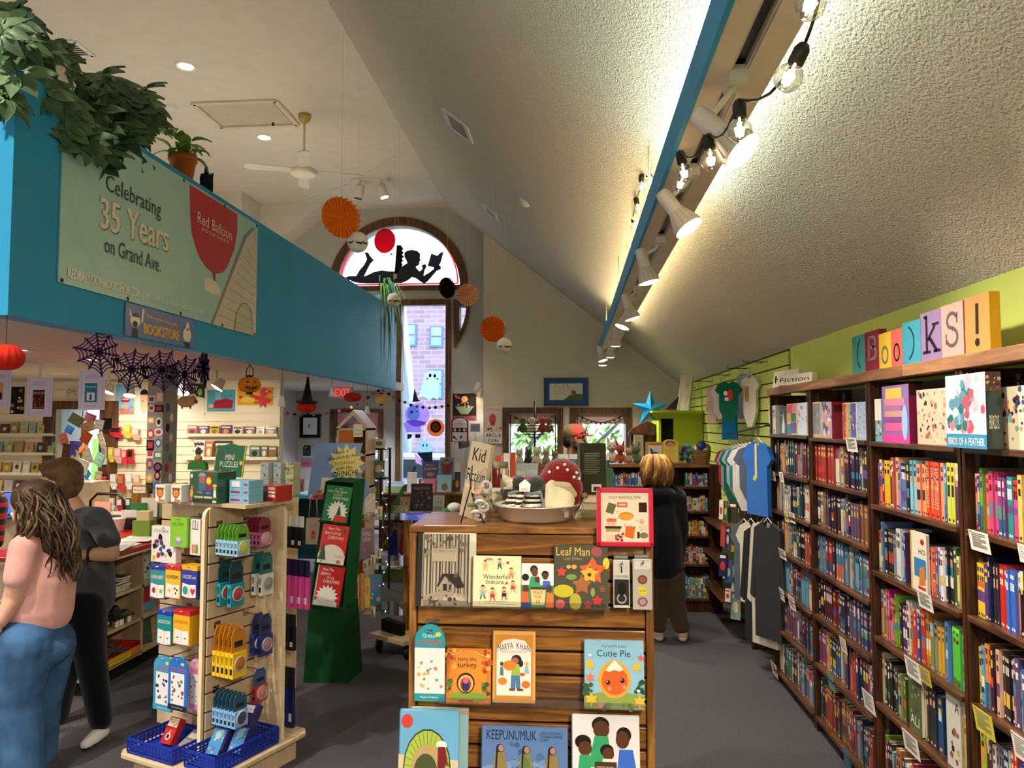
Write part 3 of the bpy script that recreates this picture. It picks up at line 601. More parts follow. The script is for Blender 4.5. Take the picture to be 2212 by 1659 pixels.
def lantern(label,px,py,Y,d):
    p=PY(px,py,Y);t=thing('round_lantern',label,'paper lantern',p,group='white round paper lanterns');g=G();pr=[]
    for i in range(25):th=PI*(.06+.88*i/24);pr.append((d/2*math.sin(th)*(1 if i % 2 else .965),-d/2*math.cos(th)))
    g.lathe(pr,'#dcd8d0',24);g.build('paper_globe','paper',t)
    G().tube([(0,0,d*.4),(0,0,ztop(p[0])-p[2])],.0012,'#d8d8d8',4).build('string','vc',t)
    for s,a in ((.16,-1.1),(.13,-2.0),(.14,-.5)):
        g=G();u=d*s;g.m=RZ(a+PI/2) @ T(0,-d*.5,-d*.12*s*8) @ RX(-.2);g.prism([(-u*1.3,u*.7),(-u*.4,u*.15),(0,u*.4),(u*.4,u*.15),(u*1.3,u*.7),(u*.5,-u*.35),(0,-u*.1),(-u*.5,-u*.35)],-.002,.002,'#17151a');g.build('bat','cloth',t)
lantern('white paper lantern with a black bat below the large orange fan',773,523,5.3,.155);lantern('white bat lantern below the dark orange fan',1089,746,7.3,.15);lantern('white bat lantern beside the trailing plant',851,648,7.8,.15)
p=PY(737,403,5.2);q=PY(862,330,6.6)
tag(G().tube([PY(640,440,5.0),p,PY(775,385,5.3),q,(q[0]+.02,q[1],RZ_)],.0015,'#d8d8d8',4).build('hanging_line','vc'),'thin white line strung above the balcony holding the large orange fan','line')
# silhouette of a reading child and balloon in the arched window
def zp(pts,Y,sx=5.821,ox=680,oy=440):return [(PY(ox+x/sx,oy+y/sx,Y)[0],PY(ox+x/sx,oy+y/sx,Y)[2]) for x,y in pts]
YA=YF-.09
sil=[(360,935),(430,910),(520,910),(560,840),(620,770),(655,700),(640,650),(625,615),(665,610),(690,650),(740,710),(700,745),(680,780),(650,840),(612,918),(680,890),(740,860),(840,838),(930,850),(1000,850),(1095,790),(1140,762),(1165,745),(1150,710),(1125,665),(1126,620),(1160,590),(1220,580),(1285,592),(1325,630),(1318,682),(1330,712),(1312,725),(1314,745),(1300,775),(1275,780),(1270,800),(1312,850),(1335,842),(1355,812),(1343,775),(1390,758),(1402,790),(1376,840),(1365,910),(1440,865),(1495,822),(1500,795),(1555,765),(1585,790),(1582,820),(1530,842),(1480,900),(1420,970),(1375,1003),(1330,980),(1270,935),(1220,920),(1160,965),(1090,995),(900,1000),(640,1000),(510,990),(440,960)]
cs=thing('child_silhouette','black cut-out silhouette of a lying child reading in the arched window','cut-out',(0,0,0))
G().prism(zp(sil,YA),YA,YA+.02,'#10202c').build('figure','vc',cs)
G().prism(zp([(1465,628),(1540,655),(1580,615),(1617,605),(1580,745),(1555,772),(1500,800),(1420,780)],YA-.02),YA-.022,YA-.002,'#1d3552').build('open_book','vc',cs)
bln=thing('balloon_cutout','flat red balloon cut-out in the arched window','cut-out',(0,0,0))
G().prism(zp([(x*math.cos(.15)-y*math.sin(.15)+880,x*math.sin(.15)+y*math.cos(.15)+465) for x,y in ell(0,0,133,155,24)],YA),YA,YA+.01,'#e0304e').build('balloon','glasspaint',bln)
G().prism(zp([(945,610),(985,640),(955,645)],YA),YA,YA+.01,'#c82846').build('knot','vcg',bln)
c=[(965,645),(900,640),(820,610),(760,690)];G().tube([(x,YA,z) for x,z in zp(c,YA)],.004,'#888',4).build('string','vc',bln)
c=[(1140,590),(1180,500),(1230,440),(1330,445),(1440,520),(1455,600),(1440,650),(1385,700),(1375,750)];G().tube([(x,YA,z) for x,z in zp(c,YA)],.004,'#9a9a90',4).build('string','vc',bln)
wgd=[(1030,520),(1080,520),(1108,560),(1092,590),(1115,610),(1092,640),(1120,662),(1088,690),(1110,706),(1085,740),(1102,760),(1080,800),(1060,850),(1030,885),(1000,890)]
fb=thing('felt_bat','folded black felt bat garland hanging in front of the silhouette','garland',(0,0,0))
G().prism(zp(wgd,8.6),8.6,8.62,'#0c1512').build('folded_wings','cloth',fb);a=zp([(1045,520),(1050,300)],8.6)
G().tube([(a[0][0],8.6,a[0][1]),(a[1][0],8.6,RZ_ if a[1][0] < RX_ else slopez(a[1][0]))],.0015,'#ddd',4).build('string','vc',fb)
G().prism(zp([(990,880),(1030,885),(1025,940),(985,945)],8.55),8.55,8.57,'#c9b8a0').build('card_tag','paper',fb)
# --- ceiling fixtures ---
p=PZ(658,248,RZ_);t=thing('ceiling_fan','ceiling fan with white blades on a long rod above the balcony','ceiling fan',p)
G().lathe([(.001,0),(.075,0),(.07,-.05),(.045,-.09),(.015,-.1)],'#b59a4e',20).build('canopy','vcg',t);G().tube([(0,0,-.09),(0,0,-.62)],.014,'#ded6c4',10).build('rod','vc',t)
G().lathe([(.015,-.5),(.03,-.56),(.05,-.62),(.02,-.63)],'#b08a3e',14).build('coupling','vcg',t);G().lathe([(.02,-.62),(.13,-.64),(.15,-.66),(.15,-.70),(.12,-.72),(.001,-.725)],'#e4dcc6',24).build('motor','vc',t)
for k in range(4):
    g=G();g.m=T(0,0,-.66) @ RZ(.35+PI/2*k) @ RX(.18);g.prismz([(.13,-.05),(.62,-.07),(.66,0),(.62,.07),(.13,.05)],-.004,.004,'#cfc8b8');g.build('blade','vc',t)
h0=PZ(416,222,RZ_);h2=PZ(643,268,RZ_);h3=PZ(468,272,RZ_);t=thing('ceiling_hatch','rectangular access hatch in the flat ceiling beside the fan','hatch',((h0[0]+h2[0])/2,(h0[1]+h2[1])/2,RZ_));w_,d_=(h2[0]-h0[0])/2,(h2[1]-h0[1])/2
g=G()
for s in (-1,1):g.box(-w_,s*d_-.03,-.025,w_,s*d_+.03,0,'#cfc4ae');g.box(s*w_-.03,-d_,-.025,s*w_+.03,d_,0,'#cfc4ae')
g.build('frame','vc',t);G().box(-w_+.05,-d_+.05,-.012,w_-.05,d_-.05,0,'#bfb49f').build('door','vc',t);G().box(.2,d_-.1,-.05,.22,d_-.08,-.012,'#222').build('latch','vc',t)
def detector(label,p,rot=(0,0,0)):
    t=thing('smoke_detector',label,'smoke detector',p,rot);G().lathe([(.001,-.045),(.03,-.045),(.05,-.03),(.065,-.02),(.07,0)],'#d8d2c4',20).build('housing','vc',t);G().lathe([(.035,-.036),(.055,-.026)],'#8a857a',20).build('grille','vc',t)
detector('round smoke detector in the flat ceiling left of the hatch',PZ(370,230,RZ_))
def PS(px,py):
    d=ray(px,py);t=(2.385+XW*.8-H)/(d[2]+.8*d[0]);return (d[0]*t,d[1]*t,H+d[2]*t)
SA=math.atan(.8)
def vent(label,p,w,d,rot,col='#d9d4cc'):
    t=thing('ceiling_vent',label,'vent',p,rot,group='ceiling vents');g=G()
    for s in (-1,1):g.box(-w,s*d-.025,-.015,w,s*d+.025,0,col);g.box(s*w-.025,-d,-.015,s*w+.025,d,0,col)
    g.build('frame','vc',t);G().box(-w,-d,-.003,w,d,0,'#4d483f').build('duct','vc',t)
    for k in range(7):y=-d+.03+(2*d-.06)*k/6;G().box(-w+.02,y-.008,-.012,w-.02,y+.006,-.006,'#b9b2a4').build('louvre','vc',t)
vent('rectangular vent in the flat ceiling behind the umbrella plant',PZ(140,106,RZ_),.2,.14,(0,0,0));vent('nearer white vent in the sloped ceiling',PS(990,272),.13,.2,(0,SA,0));vent('farther vent in the sloped ceiling',PS(1061,459),.1,.16,(0,SA,0))
detector('smoke detector on the sloped ceiling',PS(1133,436),(0,SA,0))
# --- plants on the parapet ---
def whorl(n,l,w,droop,seed):
    rr=random.Random(seed);g=G()
    for k in range(n):
        a=2*PI*k/n+rr.uniform(-.2,.2);L_=l*rr.uniform(.75,1.1);ww=w*rr.uniform(.85,1.1);dr=droop*rr.uniform(.7,1.4);col=rr.choice(('#527048','#608055','#728f64','#456240'))
        vs=[]
        for i in range(6):
            t=i/5;r_=.02+L_*t;z=-dr*L_*t*t;hw=ww*math.sin(PI*(t**.8)*.93+.12)
            for s,u in ((-1,.012),(0,0),(1,.012)):vs.append((r_*math.cos(a)-s*hw*math.sin(a),r_*math.sin(a)+s*hw*math.cos(a),z+u*(1 if i else 0)))
        g.add(vs,[(i*3+j,i*3+j+1,i*3+j+4,i*3+j+3) for i in range(5) for j in range(2)],col,True)
    return g
ut=thing('umbrella_plant','large umbrella plant spilling over the balcony corner','plant',(-2.95,3.75,ZT))
proto=[whorl(8,.125,.042,.15,1).build('leaf','leaf',ut),whorl(7,.135,.044,.3,2).build('leaf','leaf',ut),whorl(7,.115,.04,.5,3).build('leaf','leaf',ut)]
rr=random.Random(5)
lp=[(20,40),(5,100),(40,75),(70,115),(25,150),(95,130),(60,180),(110,165),(15,210),(80,215),(40,240),(105,205),(70,255),(5,260),(130,150),(28,28),(60,145),(0,60),(112,240),(150,200),(175,185),(200,215),(228,180),(165,235),(195,255),(215,285),(240,230),(265,205),(255,265),(275,300),(290,240),(310,195),(330,235),(340,260),(185,300),(160,275),(235,310),(205,240),(270,330),(285,275),(300,215),(150,255),(220,200),(250,180),(45,200),(90,185),(10,180),(120,120),(180,270),(245,290),(175,320),(200,330),(225,300),(255,315),(285,345),(160,300),(240,340),(270,290),(130,190),(140,230)]
stems=[];lp += [(x+rr.uniform(-18,18),y+rr.uniform(-16,22)) for x,y in lp if x < 330]
for i,(px,py) in enumerate(lp):
    X=-2.66-rr.uniform(0,.5);p=VV(PXp(px,py,X))-VV((-2.95,3.75,ZT))
    if i < 3:o=proto[i]
    else:o=proto[i % 3].copy();COL.objects.link(o);o.parent=ut
    o.location=p;out=VV((.75,-.8,0));tl=rr.uniform(.75,1.45)
    if i == 0:pass
    o.rotation_euler=(tl*(1 if True else -1),0,rr.uniform(-.5,1.3));stems.append(p)
g=G()
for p in stems[::2]:
    b=VV((rr.uniform(-.1,.05),rr.uniform(-.1,.3),.0));g.tube([b,b.lerp(p,.5)+VV((0,0,.12)),p],[.008,.006,.004],'#6d7a48',5)
g.build('stems','vc',ut)
g=G().box(-.16,-.2,0,.14,.1,.16,'#141414');g.build('planter_box','vc',ut)
p=PXp(132,238,-2.72);
a=thing('shelf_light_box','white folded card box tucked behind the umbrella plant leaves','box',(p[0]-.05,p[1],ZT));g=G();g.m=RX(-.5);g.box(-.03,-.09,.02,.03,.07,.17,'#e9e2d8');g.build('card','paper',a)
pt=PXp(400,372,-2.78);sp=thing('potted_pothos','small leafy green plant in a terracotta pot on the balcony ledge','plant',(-2.8,pt[1],ZT))
G().lathe([(.001,0),(.07,0),(.09,.13),(.1,.13),(.1,.17),(.085,.17),(.08,.15),(.001,.15)],'#b5622c',20).build('pot','vc',sp)
lf=[]
for v in range(2):
    g=G();vs=[]
    for i in range(6):
        t=i/5;hw=.035*math.sin(PI*t**.7*.95+.1)
        for s in (-1,0,1):vs.append((.13*t,s*hw,.03*t-.08*t*t+(.01 if s else 0)))
    g.add(vs,[(i*3+j,i*3+j+1,i*3+j+4,i*3+j+3) for i in range(5) for j in range(2)],('#5d8f34','#86b045')[v],True);lf.append(g.build('leaf','leaf',sp))
for k in range(30):
    o=lf[k % 2] if k < 2 else lf[k % 2].copy()
    if k >= 2:COL.objects.link(o);o.parent=sp
    a=rr.uniform(0,6.28);o.location=(rr.uniform(0,.1)*math.cos(a),rr.uniform(0,.22)*math.sin(a),.16+rr.uniform(.0,.14));o.rotation_euler=(0,rr.uniform(-.9,.5),a)
# trailing spider plant at the balcony end
p=PXp(835,660,-2.72);tp=thing('trailing_plant','trailing spider plant hanging down the balcony end','plant',(-2.85,10.9,ZT))
G().lathe([(.001,0),(.09,0),(.11,.16),(.1,.16),(.001,.14)],'#5a8fae',16).build('pot','vc',tp)
proto=None
for k in range(46):
    dx=rr.uniform(.1,.3);dy=rr.uniform(-.7,.5);dn=rr.uniform(.1,1.15) if k > 14 else -rr.uniform(.0,.2);pts=[(0,dy*.3,.18),(dx*.6,dy*.7,.26+(.12 if dn < 0 else 0)),(dx,dy,.1-dn*.4),(dx+rr.uniform(-.03,.05),dy+rr.uniform(-.05,.05),.05-dn)]
    g=G();w_=.02;vs=[]
    for i,q in enumerate(pts):ww=w_*(1,1,.8,.15)[i];vs += [(q[0],q[1]-ww,q[2]),(q[0]+ww*.5,q[1]+ww,q[2])]
    g.add(vs,[(0,1,3,2),(2,3,5,4),(4,5,7,6)],rr.choice(('#3f7a3a','#57983f','#8cc455','#2f6a45')),True);g.build('leaf','leaf',tp)
# black cat cut-outs on the ledge
p=PXp(458,410,-2.74);t=thing('cat_cutout','black cat silhouette cut-out sitting on the balcony ledge','cut-out',(-2.78,p[1],ZT),(0,0,PI/2))
k=p[1]/F*1.35;zc=[(-18,-22),(15,-22),(16,0),(15,8),(17,20),(9,13),(1,13),(-4,24),(-6,10),(-8,4),(-16,8),(-20,0)]
G().prism([(x*k,(z+20)*k) for x,z in zc],-.012,.012,'#08080a').build('cat_shape','vcm',t)
# ================= RIGHT-HAND BOOKCASES =================
ORD=['','first','second','third','fourth','fifth','sixth','seventh','eighth','ninth','tenth']
def nth(n):return ORD[n] if n <= 10 else '%d%s' % (n,'th' if 10 < n % 100 < 14 else {1:'st',2:'nd',3:'rd'}.get(n % 10,'th'))
CN=[('red','#c8302a'),('orange','#e07a2e'),('yellow','#e8c040'),('lime','#a8c83a'),('green','#3a8a4a'),('teal','#2a8a90'),('sky blue','#7ac0e0'),('blue','#2f62b8'),('navy','#1c2a5c'),('purple','#6a3a86'),('pink','#e58aa8'),('magenta','#c42a78'),('brown','#6e4630'),('black','#17181c'),('grey','#84868a'),('white','#ece8de'),('cream','#e6d6b0'),('coral','#ec8468'),('maroon','#6a1f2a'),('lilac','#a99ad0'),('olive','#77793a')]
CNL=[(n,hx(c)) for n,c in CN]
def cname(c):
    c=hx(c);return min(CNL,key=lambda k:sum((math.sqrt(a)-math.sqrt(b))**2 for a,b in zip(k[1],c)))[0]
def lum(c):c=hx(c);return .3*c[0]+.6*c[1]+.1*c[2]
def faceout(name,label,cat,loc,rotz,w,h,t,cover,items,tilt=0,pages=True,m='vcg',spine=None,group=None,side_items=None):
    """a book or box standing with its front to local -Y"""
    o=thing(name,label,cat,loc,(tilt,0,rotz),group)
    if pages:
        g=G().box(-w/2,-t/2,0,w/2,-t/2+.003,h,cover);g.box(-w/2,t/2-.003,0,w/2,t/2,h,cover);g.box(-w/2,-t/2,0,-w/2+.003,t/2,h,spine or dk(cover,.8));g.build('cover',m,o)
        G().box(-w/2+.003,-t/2+.003,.003,w/2-.004,t/2-.003,h-.004,'#e9e0ca').build('page_block','paper',o)
    else:G().box(-w/2,-t/2,0,w/2,t/2,h,cover).build('box_body',m,o,bev=.0015)
    if items:printed(o,w,h,items,-t/2,'cover_print',m=m)
    if side_items:
        g=G();g.m=T(w/2,0,0) @ RZ(PI/2);art(g,t,h,side_items,0);g.build('side_print',m,o)
    return o
# --- cases ---
XC0,XC1=1.42,1.665
bays=[(5.49,4.60,'farthest'),(4.59,3.71,'third nearest'),(3.70,2.86,'second nearest'),(2.85,1.95,'nearest')]
SH=[[1.725,1.458,1.197,.93,.663,.388,.085],[1.716,1.462,1.20,.945,.68,.40,.09],[1.714,1.418,1.107,.805,.498,.12],[1.714,1.419,1.113,.806,.50,.13]]
for b,(y1,y0,nm) in enumerate(bays):
    t=thing('bookcase','dark brown wall bookcase full of books, %s bay on the green wall' % nm,'bookcase',(0,(y0+y1)/2,0),group='wall bookcases');hw=(y1-y0)/2
    for s in (-1,1):G().box(XC0,s*hw-.011*(1 if s > 0 else -1)-.011,0,XC1,s*hw-.011*(1 if s > 0 else -1)+.011,2.0).build('side_panel','walnut',t,bev=.002)
    G().box(XC1,-hw,0,XC1+.01,hw,2.0,'#7d7264').build('back_panel','vc',t);G().box(XC0+.03,-hw,0,XC0+.045,hw,.07).build('kickboard','walnut',t)
    for z in SH[b]:G().box(XC0-.012,-hw+.024,z-.022,XC1-.002,hw-.024,z).build('shelf','walnutx',t,bev=.003)
    for s in (-1,1):
        for x in (XC0+.035,XC1-.06):
            yy=s*(hw-.0235);g=G().box(x,yy-.0015,.1,x+.016,yy+.0015,1.98,'#8d8778')
            for k in range(36):g.box(x+.005,yy-.002,.14+k*.05,x+.011,yy+.002,.155+k*.05,'#1a1612')
            g.build('shelf_standard','metal',t)
for (ya,yb,lb,mt) in ((5.51,3.295,'long pale brown wooden top board over the far bookcases','pinebeam'),(3.29,1.93,'warm brown wooden top board over the near bookcases','pinebeam')):
    tag(G().box(XC0-.015,yb,2.0,XC0+.03,ya,2.05).box(XC0+.03,yb,2.02,XC1+.01,ya,2.05).build('top_board',mt,bev=.003),lb,'board')
# --- books standing spine out ---
PALS={'dark':['#1c2338','#23355c','#3d2742','#5a2a3a','#7a2f2a','#2a4a52','#88603e','#c8a878','#d8cdb8','#31436a','#56718e','#8a3a2a','#1a1c20','#64506e','#b5543a','#2f6a72','#a08a98','#44302a'],
        'mid':['#2c4f86','#6aa0c0','#e8dcc0','#c8c0b0','#274a5a','#88b0c0','#3d6a5a','#8a4a6a','#c05a4a','#1e3050','#d8b070','#547a9a','#3a2a4a','#e2d2c2','#a83a3a','#20262e']}
def spine_geo(g,th,h,d,col,sty,rr,gp):
    """cover in g, pages in gp; spine towards -X at x=0, book runs to x=d"""
    g.box(0,-th/2,0,.002,th/2,h,col);g.box(.002,-th/2,0,d,-th/2+.0015,h,col);g.box(.002,th/2-.0015,0,d,th/2,h,col)
    gp.box(.003,-th/2+.0015,.002,d-.002,th/2-.0015,h-.003,'#dcd0b6')
    ink=rr.choice(('#f2ead8','#f4d060','#ffffff','#e8b0a0')) if lum(col) < .22 else rr.choice(('#1a1c22','#7a1f2a','#1d3a6a'))
    def q(z0,z1,y0,y1,c,x=-.0004):g.add([(x,y1,z0),(x,y0,z0),(x,y0,z1),(x,y1,z1)],[(0,1,2,3)],c)
    a=th*.46
    if sty == 0:q(0,h*.14,-a,a,dk(col,.45));q(h*.86,h,-a,a,dk(col,1.7))
    elif sty == 1:q(h*.30,h*.5,-a,a,rr.choice(('#d8503a','#e8c040','#3a8ab0','#f0e8d8','#6a4a8a','#2a2a30')))
    elif sty == 2:q(0,h*.4,-a,a,rr.choice(('#e0743a','#2a5a8a','#8a2a4a','#e8d8b0','#3a6a4a')))
    elif sty == 3:q(h*.72,h,-a,a,rr.choice(('#f0e0c0','#20242c','#c8302a','#6ab0c8')))
    if rr.random() < .6:
        z0=h*rr.uniform(.15,.6);q(z0,z0+h*rr.uniform(.08,.25),-a*rr.uniform(.5,1),a*rr.uniform(.5,1),rr.choice(('#d8503a','#e8c040','#3a8ab0','#f0e8d8','#6a4a8a','#2a2a30','#e89a6a','#5a9a6a','#c8d8e0')),-.0006)
    wd=th*.32;z=h*.93;
    for n,lo in ((rr.randint(3,5),.016),(rr.randint(6,10),.012)):
        hh=h*lo*rr.uniform(.8,1.5)
        for k in range(n):
            if z-hh < h*.16:break
            q(z-hh*.8,z,-wd*rr.uniform(.7,1),wd*rr.uniform(.7,1),ink,-.0008);z -= hh
        z -= h*.07
    q(h*.03,h*.03+min(.01,th*.5),-th*.22,th*.22,ink,-.0008)
stuff=G();pstuff=G();nbook=0
def shelf_row(b,s,y_from,y_to,seq,indiv,cap=.245,seed=0,x0=None):
    global nbook
    rr=random.Random(seed);y=y_from;z=SH[b][s];i=0;k=0;x0=x0 or XC0+.018
    nmb=bays[b][2];hmax=(SH[b][s-1]-.03-z) if s else .25
    while y-.012 > y_to:
        if seq:
            if k >= len(seq):k=0
            e=seq[k];k += 1
            if e is None:y -= .02;continue
            if isinstance(e,float):y -= e;continue
            col,cnt,th=e[0],e[1],e[2] if len(e) > 2 else rr.uniform(.014,.026);tx=e[3] if len(e) > 3 else None
        else:col=rr.choice(PALS['dark' if (s+b) % 2 else 'mid']);cnt=rr.choice((1,1,1,2,2,3,4));th=rr.uniform(.016,.034);tx=None
        h=min(hmax-.01,rr.uniform(.185,.232));d=rr.uniform(.13,.15);sty=rr.randint(0,6);sd=rr.randint(0,9999);me=None
        for c in range(cnt):
            if y-th < y_to:return
            i += 1;yc=y-th/2;y -= th+.0008
            if indiv:
                if me is None:
                    g,gp=G(),G();spine_geo(g,th,h,d,col,sty if not tx else 5,random.Random(sd),gp)
                    if tx:
                        vs,fs=textmesh(tx);g.add([(-.001,(.5-v)*th*.62,h*(.9-.72*u)) for u,v in vs],fs,'#f4e6d0' if lum(col) < .3 else '#20201c')
                    o=g.build('book','vcg',None);pg=gp.build('page_block','paper',o);me=(o.data,pg.data)
                else:
                    o=bpy.data.objects.new('book',me[0]);COL.objects.link(o);pg=bpy.data.objects.new('page_block',me[1]);COL.objects.link(pg);pg.parent=o
                o.location=(x0+rr.uniform(0,.012),yc,z);nbook += 1
                tag(o,'%s %s book, %s from left on %s shelf of %s bookcase' % ('thin' if th < .016 else ('thick' if th > .026 else 'slim'),cname(col),nth(i),ORD[s+1],nmb),'book','books standing on the wall bookcases')
            else:
                m=T(x0+rr.uniform(0,.014),yc,z);stuff.m=m;pstuff.m=m;spine_geo(stuff,th,h,d,col,sty,random.Random(sd),pstuff)
        if rr.random() < .04:y -= rr.uniform(.01,.03)
B3={1:[('#7a4a9a',1,.012),('#e8743a',2,.018),('#2c3a56',1),('#f2b21e',2,.03),('#3a3a3a',1),('#b0583a',1),('#eab08a',1,.028),('#a68ac0',1),('#5a78a8',3,.016),('#1e2430',1),.03,('#8ec8d8',2,.024),('#f0a080',3,.02),('#f0b048',1,.02),('#e2542e',4,.029,'SOUP DOOM'),('#e8a088',1,.026),('#7ec0e0',1,.018),('#3a86c8',1,.012),('#cfd84a',2,.027),('#5c3a5a',3,.027),('#2a1c34',1)],
      2:[('#e0cc80',1),('#6a88b0',1),('#1e2430',1,.03),('#2a3040',5,.013),('#8a8a8e',1),('#d8dcd6',2,.026),('#7ab0c0',1),('#5a3a7a',1,.012),.16,('#2a6a78',4,.014),('#f0907a',1,.022),('#e8643e',2,.022),('#2a6aa0',1,.012),('#b8a8c8',1,.02),('#e8e8ec',2,.02),('#22242a',3,.018),('#3a5a3a',1)],
      3:[('#c8a878',1,.026),('#6a7a4a',1,.028),('#c8308a',2,.016),('#9a8ab8',2,.012),('#e07a3a',1),('#c8683a',1),('#7aa83a',3,.012),('#20241c',1),('#5a2a6a',2),('#e0dcd0',2,.02),('#d8602a',1),('#c83a4a',1),('#e8e0d8',1),('#2c4a9a',1),('#b83a2a',2,.018),('#c87a3a',2,.018),('#7a8a4a',2,.018),('#8a8a7a',2,.016),('#d8a83a',2,.018),('#5a8ac8',2,.018),('#58c83a',2,.034),('#a8c8e0',2,.02,'MIGHTY BITE'),('#3a2a2a',1)],
      4:[('#d0b890',1,.016),('#26301c',3,.024),('#1a1c1a',1),('#3a3a38',4,.014),('#b8b8ac',1),('#8a9a5a',1),('#4a6a2a',2,.02),.15,('#c8c098',2,.02),('#3a2a20',1),('#20242e',2,.028),('#1e4a7a',1,.045),.15,('#c8c44a',1,.016)],
      5:[('#7a9a3a',1),('#b8305a',1),('#2a4a6a',1),('#1c1c20',2),('#4a5a6a',2),('#b87a4a',2,.02),('#2a8a8a',1),('#7a4a3a',1),('#88a8c0',1),('#e0d0b0',1)]}
B4={1:[('#f0907a',2,.016),('#3a3a80',1),('#6a9a48',1),('#e86a4a',2,.015),('#c84a7a',2),('#8a3a78',3,.014),('#2a8a8a',3,.015),('#d8488a',2,.014),('#f0c060',1),('#9aa8e0',3,.017),('#1c1c58',1,.012),.1,('#e03a30',1),('#222430',3)],
      2:[('#f0c63a',3,.018),('#5a3a7a',1),('#1e2a50',1),('#2a2a38',3,.014),('#c83030',3,.016),('#3a6ac8',3,.016),('#e08070',1),('#1a1a1e',6,.02),('#3a9ad8',3,.024),('#e8c83a',1)],
      3:[('#f0cc3a',1,.02),('#5aa8d0',1,.02),('#e08a3a',2,.018),('#3a1e2e',2,.018),('#e0b090',1),('#241a26',4,.016),('#c8a0a0',1),('#5a4a7a',1),('#f0d03a',1),('#2a6ab8',1,.02),('#1c1e2a',1),('#d8307a',1,.04),('#8a4a9a',1,.024),('#4aa05a',2)],
      4:[('#b8c03a',1,.03),('#1e2018',1),('#5a2a2a',1),('#d8d4cc',1),('#8a8a94',3,.013),('#1a2a3a',2),('#2a5a4a',1),('#c83a2a',2),('#3a3a8a',2),('#1e1e22',4)],
      5:[('#3a3a4a',3),('#8a2a2a',2),('#2a4a7a',2),('#c8b890',1)]}
for s in range(1,7):
    for b in (0,1):shelf_row(b,s,bays[b][0]-.028,bays[b][1]+.03,None,False,seed=s*10+b)
for s in range(1,6):
    shelf_row(2,s,bays[2][0]-.028,bays[2][1]+.03,B3[s],True,seed=50+s);shelf_row(3,s,bays[3][0]-.028,2.40,B4[s],True,seed=70+s)
# --- face-out books standing among the spines ---
def onshelf(px0,px1,ytop,z,X=XC0+.02):
    a=PXp(px0,ytop,X);b=PXp(px1,ytop,X);return (a[1]+b[1])/2,abs(a[1]-b[1]),PXp((px0+px1)/2,ytop,X)[2]-z
def rface(name,label,cat,px0,px1,ytop,z,t,cover,items,pages=True,side=None,X=XC0+.012,group=None,m='vcg'):
    y,w,h=onshelf(px0,px1,ytop,z,X);return faceout(name,label,cat,(X+t/2,y,z),-PI/2,w,h,t,cover,items,pages=pages,side_items=side,group=group,m=m)
z3=SH[2]
rface('book','white comic paperback with red lettering and blue panel facing out','book',1966,2000,1150,z3[2],.012,'#efe6d2',[('e',.75,.85,.12,.05,'#c8282a'),('t','HO',.72,.68,.4,.09,'#1c1a1a'),('r',.22,.24,.95,.56,'#3a86c0'),('p',[(.5,.1),(.9,.14),(.85,.45),(.55,.4)],'#d8843a'),('r',.45,.04,.9,.09,'#c8302a'),('r',0,0,.07,1,'#e8b82a')],X=XC0+.008)
rface('book','green nature book facing out on the fourth shelf','book',1961,1987,1458,z3[4],.02,'#54603a',[('t','ALI',.5,.22,.7,.16,'#f0ead8'),('k',.1,.35,.9,.95,14,.12,['#7a8a4a','#3a4a2a','#94a060'])])
rface('book','white picture book with animal drawings facing out beside navy spine','book',2042,2072,1500,z3[4],.02,'#d6d4cc',[('t','A',.8,.85,.3,.14,'#1c1c1e'),('k',.1,.1,.9,.6,9,.12,['#26201c','#8a5a4a','#c8b84a']),('e',.6,.5,.12,.06,'#a05a5a')])
# flat, wide books lying behind the rows
for (lb,y,z,w,h,c,tx,tc) in (('cream oversize book with black capital letters behind the comics',3.13,z3[2],.20,.262,'#d9cdb2','GLOBAL','#1a1a1a'),('dark brown book lying behind the third shelf row',3.46,z3[3],.22,.262,'#3a2c20','PEACH','#5a4a3a')):
    faceout('book',lb,'book',(1.62,y,z),-PI/2,w,h,.02,c,[('t',tx,.5,.91,.8,.1,tc)])
